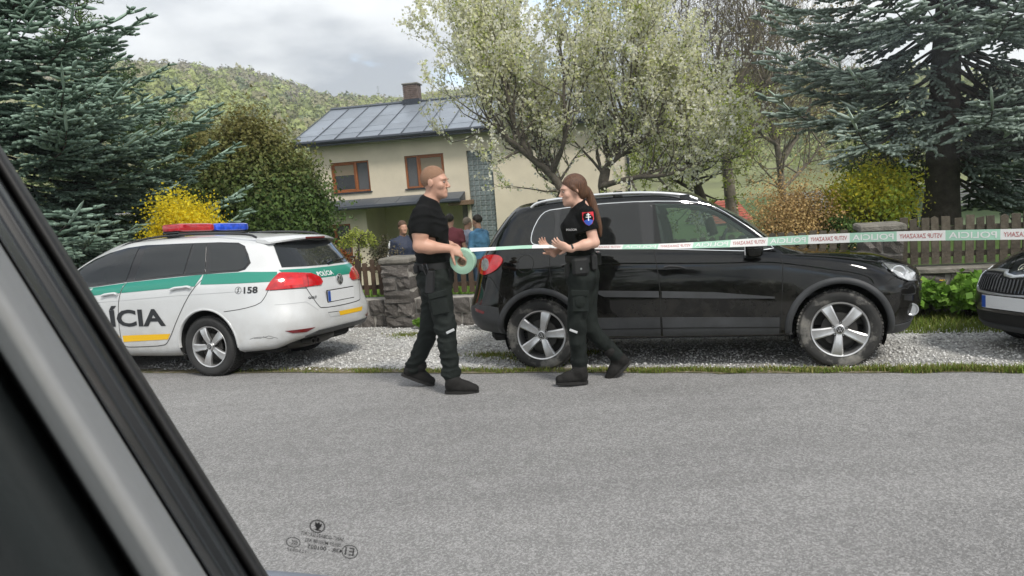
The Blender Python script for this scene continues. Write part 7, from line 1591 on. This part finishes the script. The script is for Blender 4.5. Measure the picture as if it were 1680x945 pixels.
# ------------------------------------------------------------------ barrier tape
def tape():
    pts = [(770, 410, 6.10), (800, 409, 6.10), (850, 406.5, 6.08), (884, 405.5, 6.06), (905, 405.5, 6.06), (935, 406, 6.20), (965, 406, 6.36), (1000, 405.5, 6.30), (1100, 403, 6.08), (1250, 396, 5.68), (1400, 391, 5.22), (1550, 387, 4.86), (1700, 383, 4.55), (1850, 379, 4.3)]
    tw = [66, 70, 70, 68, 68, 68, 66, 64, 58, 24, 6, 3, 2, 2]
    P = np.array([at(*q) for q in pts]); P = chaikin(P, 3, False); T = chaikin(np.array(tw, float)[:, None], 3, False)[:, 0]
    d = np.concatenate([[0], np.cumsum(np.linalg.norm(np.diff(P, axis=0), axis=1))]); L = d[-1]
    def pos(u, v, off=0.0):
        p = np.array([np.interp(u, d, P[:, i]) for i in range(3)]); q = np.array([np.interp(min(u+.02, L), d, P[:, i]) for i in range(3)]); r = np.array([np.interp(max(u-.02, 0), d, P[:, i]) for i in range(3)]); t = norm(q-r)
        a = R(np.interp(u, d, T)+2.0*math.sin(u*3.1)); n0 = norm(np.cross(t, [0, 0, 1.])); up = np.cross(n0, t); w = up*math.cos(a)-n0*math.sin(a); nn = np.cross(t, w); nn = nn if nn[1] < 0 else -nn
        return p+w*v+nn*off+np.array([0, 0, .006*math.sin(u*2.3)])
    e = empty('barrier_tape', P[len(P)//2]); tag(e, 'green and white barrier tape stretched past the black car', 'tape'); root = P[len(P)//2]; W_ = .034
    m_g = mat('green_tape_film', (.36, .58, .45), .4, noise=(5, .1, 3)); m_w = mat('white_tape_film', (.74, .74, .72), .35); m_rt = mat('red_tape_print', (.42, .12, .12), .5)
    per = .60; ph = .38; u = 0.; k = 0
    segs = []; b0 = -ph
    while b0 < L:
        segs.append((b0, b0+per*.51, True)); segs.append((b0+per*.51, b0+per, False)); b0 += per
    for a, c, g in segs:
        a2, c2 = max(a, 0), min(c, L)
        if c2-a2 < .01: continue
        n = max(3, int((c2-a2)/.025)); V = []
        for i in range(n+1):
            uu = a2+(c2-a2)*i/n
            for v in (-W_, 0, W_): V.append(pos(uu, v)-root)
        o = mesh('green_band' if g else 'white_band', V, [(3*i+j, 3*i+3+j, 3*i+4+j, 3*i+1+j) for i in range(n) for j in (0, 1)], m_g if g else m_w, e, True)
        if c > L or a < 0 or c2 < 1.1: continue
        txt = 'POLICIA' if g else 'VSTUP ZAKAZANY'; tv, tf = text_mesh(txt, 1, .012 if g else .006, mirror=True); w, h = tv.max(0)
        hh = .62 if g else .46; uu = a+(c-a)*(.06+.88*tv[:, 0]/w); vv = (tv[:, 1]/h-.5)*2*W_*hh
        mesh('lettering', [pos(x, y, .0015)-root for x, y in zip(uu, vv)], tf, m_w if g else m_rt, o)
tape()

# ------------------------------------------------------------------ loose stones, grass and weeds
def strew():
    rs = np.random.RandomState(91); n = 15000; s = rs.uniform(-4.6, 6.2, n); t = rs.uniform(.12, 2.95, n)**1.0; r = rs.uniform(.007, .017, n)*np.where(rs.uniform(size=n) < .05, 1.6, 1)
    C = RO+E1*s[:, None]+E2*t[:, None]; C[:, 2] = -SLOPE*np.clip(t, 0, 1.7)+r*.35
    base = np.array([(1, 0, 0), (-1, 0, 0), (0, 1, 0), (0, -1, 0), (0, 0, .7), (0, 0, -.7)], float); D = base[None]*r[:, None, None]*rs.uniform(.6, 1.25, (n, 6, 1)); an = rs.uniform(0, 6.3, n); ca, sa = np.cos(an), np.sin(an)
    X = D[..., 0]*ca[:, None]-D[..., 1]*sa[:, None]; Y = D[..., 0]*sa[:, None]+D[..., 1]*ca[:, None]; V = (C[:, None]+np.stack([X, Y, D[..., 2]], -1)).reshape(-1, 3)
    f = np.array([(0, 2, 4), (2, 1, 4), (1, 3, 4), (3, 0, 4), (2, 0, 5), (1, 2, 5), (3, 1, 5), (0, 3, 5)]); F = (np.arange(n)[:, None, None]*6+f[None]).reshape(-1, 3)
    c = rs.choice([.32, .45, .58, .70, .78], n)[:, None]*np.array([[1, .99, .965]]); o = npmesh('gravel_stones', V, F, leafmat('stone_tints', None, transl=0, rough=.9), tint=np.repeat(c, 8, 0)); tag(o, 'loose pale crushed stones of the parking strip', 'gravel', kind='stuff')
    def blades(name, s, t, h, cols, seed, lab, lean=.5, w=.005, z=None):
        rs = np.random.RandomState(seed); n = len(s); B = RO+E1*s[:, None]+E2*t[:, None]
        B[:, 2] = np.where(t < 0, 0.004, -SLOPE*np.clip(t, 0, 1.7)) if z is None else z
        a = rs.uniform(0, 6.3, n); d = np.stack([np.cos(a), np.sin(a), 0*a], 1); sd = np.stack([-d[:, 1], d[:, 0], 0*a], 1)*w*rs.uniform(.6, 1.4, (n, 1)); tip = B+d*(h*lean*rs.uniform(.2, 1.2, n))[:, None]; tip[:, 2] += h
        mid = B+d*(h*lean*.25)[:, None]; mid[:, 2] += h*.6
        V = np.stack([B-sd, B+sd, mid+sd*.7, mid-sd*.7, tip], 1).reshape(-1, 3); i = np.arange(n)[:, None]*5
        F = np.concatenate([i+np.array([[0, 1, 2]]), i+np.array([[0, 2, 3]]), i+np.array([[3, 2, 4]])]); c = np.array(cols)[rs.randint(0, len(cols), n)]*rs.uniform(.75, 1.25, (n, 1)); o = npmesh(name, V, F, m_leaf, tint=np.concatenate([c, c, c])); tag(o, lab, 'grass', kind='stuff')
    GC = [(.13, .19, .03), (.18, .25, .04), (.22, .24, .06), (.28, .25, .09)]
    rs = np.random.RandomState(5); n = 16000; s = rs.uniform(-3.2, 5.2, n); cl = .5+.5*np.sin(s*2.1+.6)*np.sin(s*5.3+2)+.25*np.sin(s*11); keep = rs.uniform(size=n) < np.clip(cl*.55+.45*smoothstep(.6, 1.4, s)+.18-.5*smoothstep(-1.4, -2.4, s), .06, 1); s = s[keep]; t = np.abs(rs.normal(.07, .06, len(s)))+.0+.03*np.sin(s*9); h = rs.uniform(.012, .045, len(s))*(1+.6*(s > 3.0))
    blades('verge_grass', s, t, h, GC, 6, 'thin ragged grass along the edge of the asphalt', .8, .0045)
    n = 2600; k = rs.randint(0, 5, n); cs = np.array([-.55, -.15, .35, .1, -2.1])[k]; ct = np.array([.95, .80, 1.05, .62, 2.3])[k]; blades('gravel_weeds', cs+rs.normal(0, .16, n), np.clip(ct+rs.normal(0, .08, n), .1, 2.8), rs.uniform(.01, .04, n), GC, 7, 'low weeds growing through the gravel behind the officers', .9)
    n = 9000; s = rs.uniform(3.4, 6.5, n); t = rs.uniform(1.95, 2.9, n); blades('wall_grass', s, t, rs.uniform(.03, .11, n)*np.interp(t, [1.95, 2.3], [.5, 1]), GC[:3], 8, 'longer grass at the foot of the capped wall', .7, .005)
    n = 14000; s = rs.uniform(-4.5, 1.2, n); t = rs.uniform(3.25, 6.5, n); P = RO+E1*s[:, None]+E2*t[:, None]; blades('garden_grass', s, t, rs.uniform(.05, .14, n), [(.12, .22, .03), (.16, .28, .04), (.20, .30, .06)], 9, 'bright lawn grass behind the picket fence', .6, .008, z=ground_z(P[:, 0], P[:, 1])-.01)
strew()
GL = [(.13, .27, .03), (.18, .35, .045), (.10, .21, .025), (.24, .40, .07)]
def clump(s, t, size, n, lab, seed, flowers=0):
    p = RW(s, t); p[2] = float(ground_z(p[0], p[1])); e = bush('leafy_plant', lab, p, size, n, .085, GL, seed, 14, .35, 5, quad=True, group='leafy plants at the wall foot', cat='plant', part='leaves')
    if flowers:
        rs = np.random.RandomState(seed+1); 
        for k in range(flowers):
            b = MB(); x, y, z = rs.uniform(-.4, .4)*size[0], rs.uniform(-.5, .1)*size[1], size[2]*rs.uniform(.75, 1.05)
            for i in range(6): a = i*math.pi/3; b.add([(x, y, z), (x+.028*math.cos(a-.35), y+.028*math.sin(a-.35)*.7, z+.014), (x+.034*math.cos(a), y+.034*math.sin(a)*.7, z+.01), (x+.028*math.cos(a+.35), y+.028*math.sin(a+.35)*.7, z+.014)], [(0, 1, 2, 3)])
            b.build('flower', mat('yellow_petal', (.85, .55, .02), .6), e, fixn=False)
for k, (s, t, w, h, fl, lab) in enumerate(((3.55, 2.62, .55, .42, 3, 'bushy green plant close to the headlight of the black car'), (3.98, 2.65, .6, .46, 2, 'second clump of broad green leaves from the headlight'), (4.42, 2.6, .6, .44, 3, 'green clump with yellow flowers in the middle of the row'), (4.85, 2.62, .55, .42, 2, 'green clump next to the dark car\'s grille'), (5.3, 2.6, .6, .4, 1, 'last green clump half behind the dark car'))): clump(s, t, (w, .45, h), 1500, lab, 200+k, fl)
clump(-1.15, 2.66, (.5, .38, .22), 900, 'low green tuft at the wall foot beside the black car\'s tail', 210); clump(-2.15, 2.72, (.25, .2, .1), 250, 'tiny green tuft at the foot of the stone pier', 211)

# ------------------------------------------------------------------ the vehicle the view is taken from: window pillar, seal, door top and pane
def cabin():
    root = np.array(at(300, 700, .5)); e = empty('car_door', root); tag(e, 'dark window pillar and door edge of the car the picture is taken from', 'car door')
    def sweep(name, prof, m, smooth=True):
        ys = np.linspace(-260, 1250, 14); V = []
        for y in ys:
            for x0, dep in prof: V.append(at(x0-(945-y)*.6236, y, dep+.00002*(945-y)*dep)-root)
        n = len(prof); return mesh(name, V, [(i*n+j, i*n+j+1, (i+1)*n+j+1, (i+1)*n+j) for i in range(len(ys)-1) for j in range(n-1)], m, e, smooth)
    m_seal = mat('black_door_seal', (.006, .006, .0065), .6); m_fr = mat('black_door_frame', (.006, .008, .010), .4); m_trim = mat('light_grey_pillar_trim', (.23, .235, .235), .85, noise=(90, .05, 3)); m_int = mat('dark_cabin_plastic', (.009, .013, .014), .75, bump=(150, .1))
    sweep('rubber_seal', [(434, .62), (441, .54), (436, .50), (424, .48), (412, .49), (408, .52), (408, .60)], m_seal)
    sweep('door_frame', [(409, .56), (408, .485), (398, .45), (384, .44), (372, .445), (362, .41), (350, .37), (346, .35), (346, .46)], m_fr)
    sweep('pillar_trim', [(349, .52), (346, .42), (338, .34), (322, .275), (300, .245), (278, .235), (256, .245), (236, .28), (222, .34), (214, .42), (212, .50)], m_trim)
    sweep('door_panel', [(219, .42), (214, .33), (195, .29), (120, .28), (40, .29), (-60, .32), (-250, .38), (-600, .45), (-600, .60)], m_int)
    # door top below the pane
    V = []
    for px, py in ((380, 940), (460, 945), (600, 958), (800, 985), (1200, 1060), (2200, 1260)):
        for dy, dep in ((0, .74), (0, .665), (6, .655), (60, .60), (260, .52)): V.append(at(px, py+dy-8, dep)-root)
    mesh('door_top', V, [(i*5+j, i*5+j+1, i*5+6+j, i*5+5+j) for i in range(5) for j in range(4)], mat('grey_blue_door_top', (.16, .18, .22), .4), e, True)
    # the pane, gently curved
    V = []; nx, ny = 12, 8
    for i in range(nx):
        for j in range(ny):
            px, py = -300+2700*i/(nx-1), -500+1750*j/(ny-1); V.append(at(px, py, .70+.00001*(px-840)*.3)-root)
    m = bpy.data.materials.new('clear_side_glass'); m.use_nodes = True; t = m.node_tree; t.nodes.remove(t.nodes['Principled BSDF']); tp = t.nodes.new('ShaderNodeBsdfTransparent'); tp.inputs[0].default_value = (.965, .975, .97, 1); gl = t.nodes.new('ShaderNodeBsdfGlossy'); gl.inputs['Roughness'].default_value = .02; mx_ = t.nodes.new('ShaderNodeMixShader'); mx_.inputs[0].default_value = .012; t.links.new(tp.outputs[0], mx_.inputs[1]); t.links.new(gl.outputs[0], mx_.inputs[2]); t.links.new(mx_.outputs[0], t.nodes['Material Output'].inputs[0])
    pane = mesh('window_pane', V, [(i*ny+j, (i+1)*ny+j, (i+1)*ny+j+1, i*ny+j+1) for i in range(nx-1) for j in range(ny-1)], m, e, True)
    m_ink = mat('black_glass_print', (.012, .012, .012), .7)
    ang = R(9)
    def mark(name, V2, F2):                                            # print laid on the inner face of the pane, in its own plane
        V = []
        for x, y in V2:
            xr, yr = x*math.cos(ang)-y*math.sin(ang), x*math.sin(ang)+y*math.cos(ang); V.append(at(528+xr, 888+yr, .698)-root)
        return mesh(name, V, F2, m_ink, pane)
    def oval(name, cx, cy, rx, ry, w):
        n = 36; V2 = [(cx+(rx-k*w)*math.cos(2*math.pi*i/n), cy+(ry-k*w)*math.sin(2*math.pi*i/n)) for k in (0, 1) for i in range(n)]; mark(name, V2, [(i, (i+1) % n, n+(i+1) % n, n+i) for i in range(n)])
    def word(txt, x0, y0, w, h, bold=.0):
        tv, tf = text_mesh(txt, 1, bold, mirror=True); mw, mh = tv.max(0); mark('glass_marking', [(x0+a/mw*w, y0-b/mh*h) for a, b in tv], tf)
    word('SAINT-GOBAIN SEKURIT', -36, -5, 71, 6.5, .01); word('00107 M50108 AS2', -28, 5, 60, 6, .01); word('43R - 001025', -22, 15, 58, 7, .02); word('1250837', -55, 24, 32, 5); word('C', -9, 22, 4, 4); word('E1', 40, 16, 15, 13, .01)
    oval('marking_ring', 48, 10, 13.5, 11.5, 1.4); oval('marking_ring', -46, 9, 12, 8.5, 1.4); oval('emblem_ring', -11, -23, 13, 11, 2)
    for k in range(3):
        n = 10; V2 = []
        for i in range(n):
            a = -1.2+2.4*i/(n-1)
            for rr in (4.6, 3.2): V2.append((-50+k*3.2+rr*math.cos(a), 9+rr*math.sin(a)))
        mark('marking_arc', V2, [(2*i, 2*i+2, 2*i+3, 2*i+1) for i in range(n-1)])
    wing = [(-15.5, -31), (-12, -27.5), (-9, -31), (-7, -27), (-4, -29), (-4.5, -24), (-6, -21), (-8, -18), (-2.5, -17.5), (-6, -15.5), (-16, -16.5), (-12, -19), (-15.5, -24)]
    mark('winged_emblem', wing, [tuple(range(len(wing)))])
cabin()
# ------------------------------------------------------------------ thin spring haze between here and the hill
def haze():
    b = MB(); b.box((0, 0, 70), (3300, 3300, 148.6)); m = bpy.data.materials.new('thin_haze'); m.use_nodes = True; t = m.node_tree; t.nodes.remove(t.nodes['Principled BSDF'])
    v = t.nodes.new('ShaderNodeVolumePrincipled'); v.inputs['Color'].default_value = (.92, .95, 1, 1); v.inputs['Density'].default_value = .00045; v.inputs['Anisotropy'].default_value = .2; t.links.new(v.outputs[0], t.nodes['Material Output'].inputs['Volume'])
    o = b.build('haze', m); tag(o, kind='stuff')
haze()
SC.cycles.volume_bounces = 1
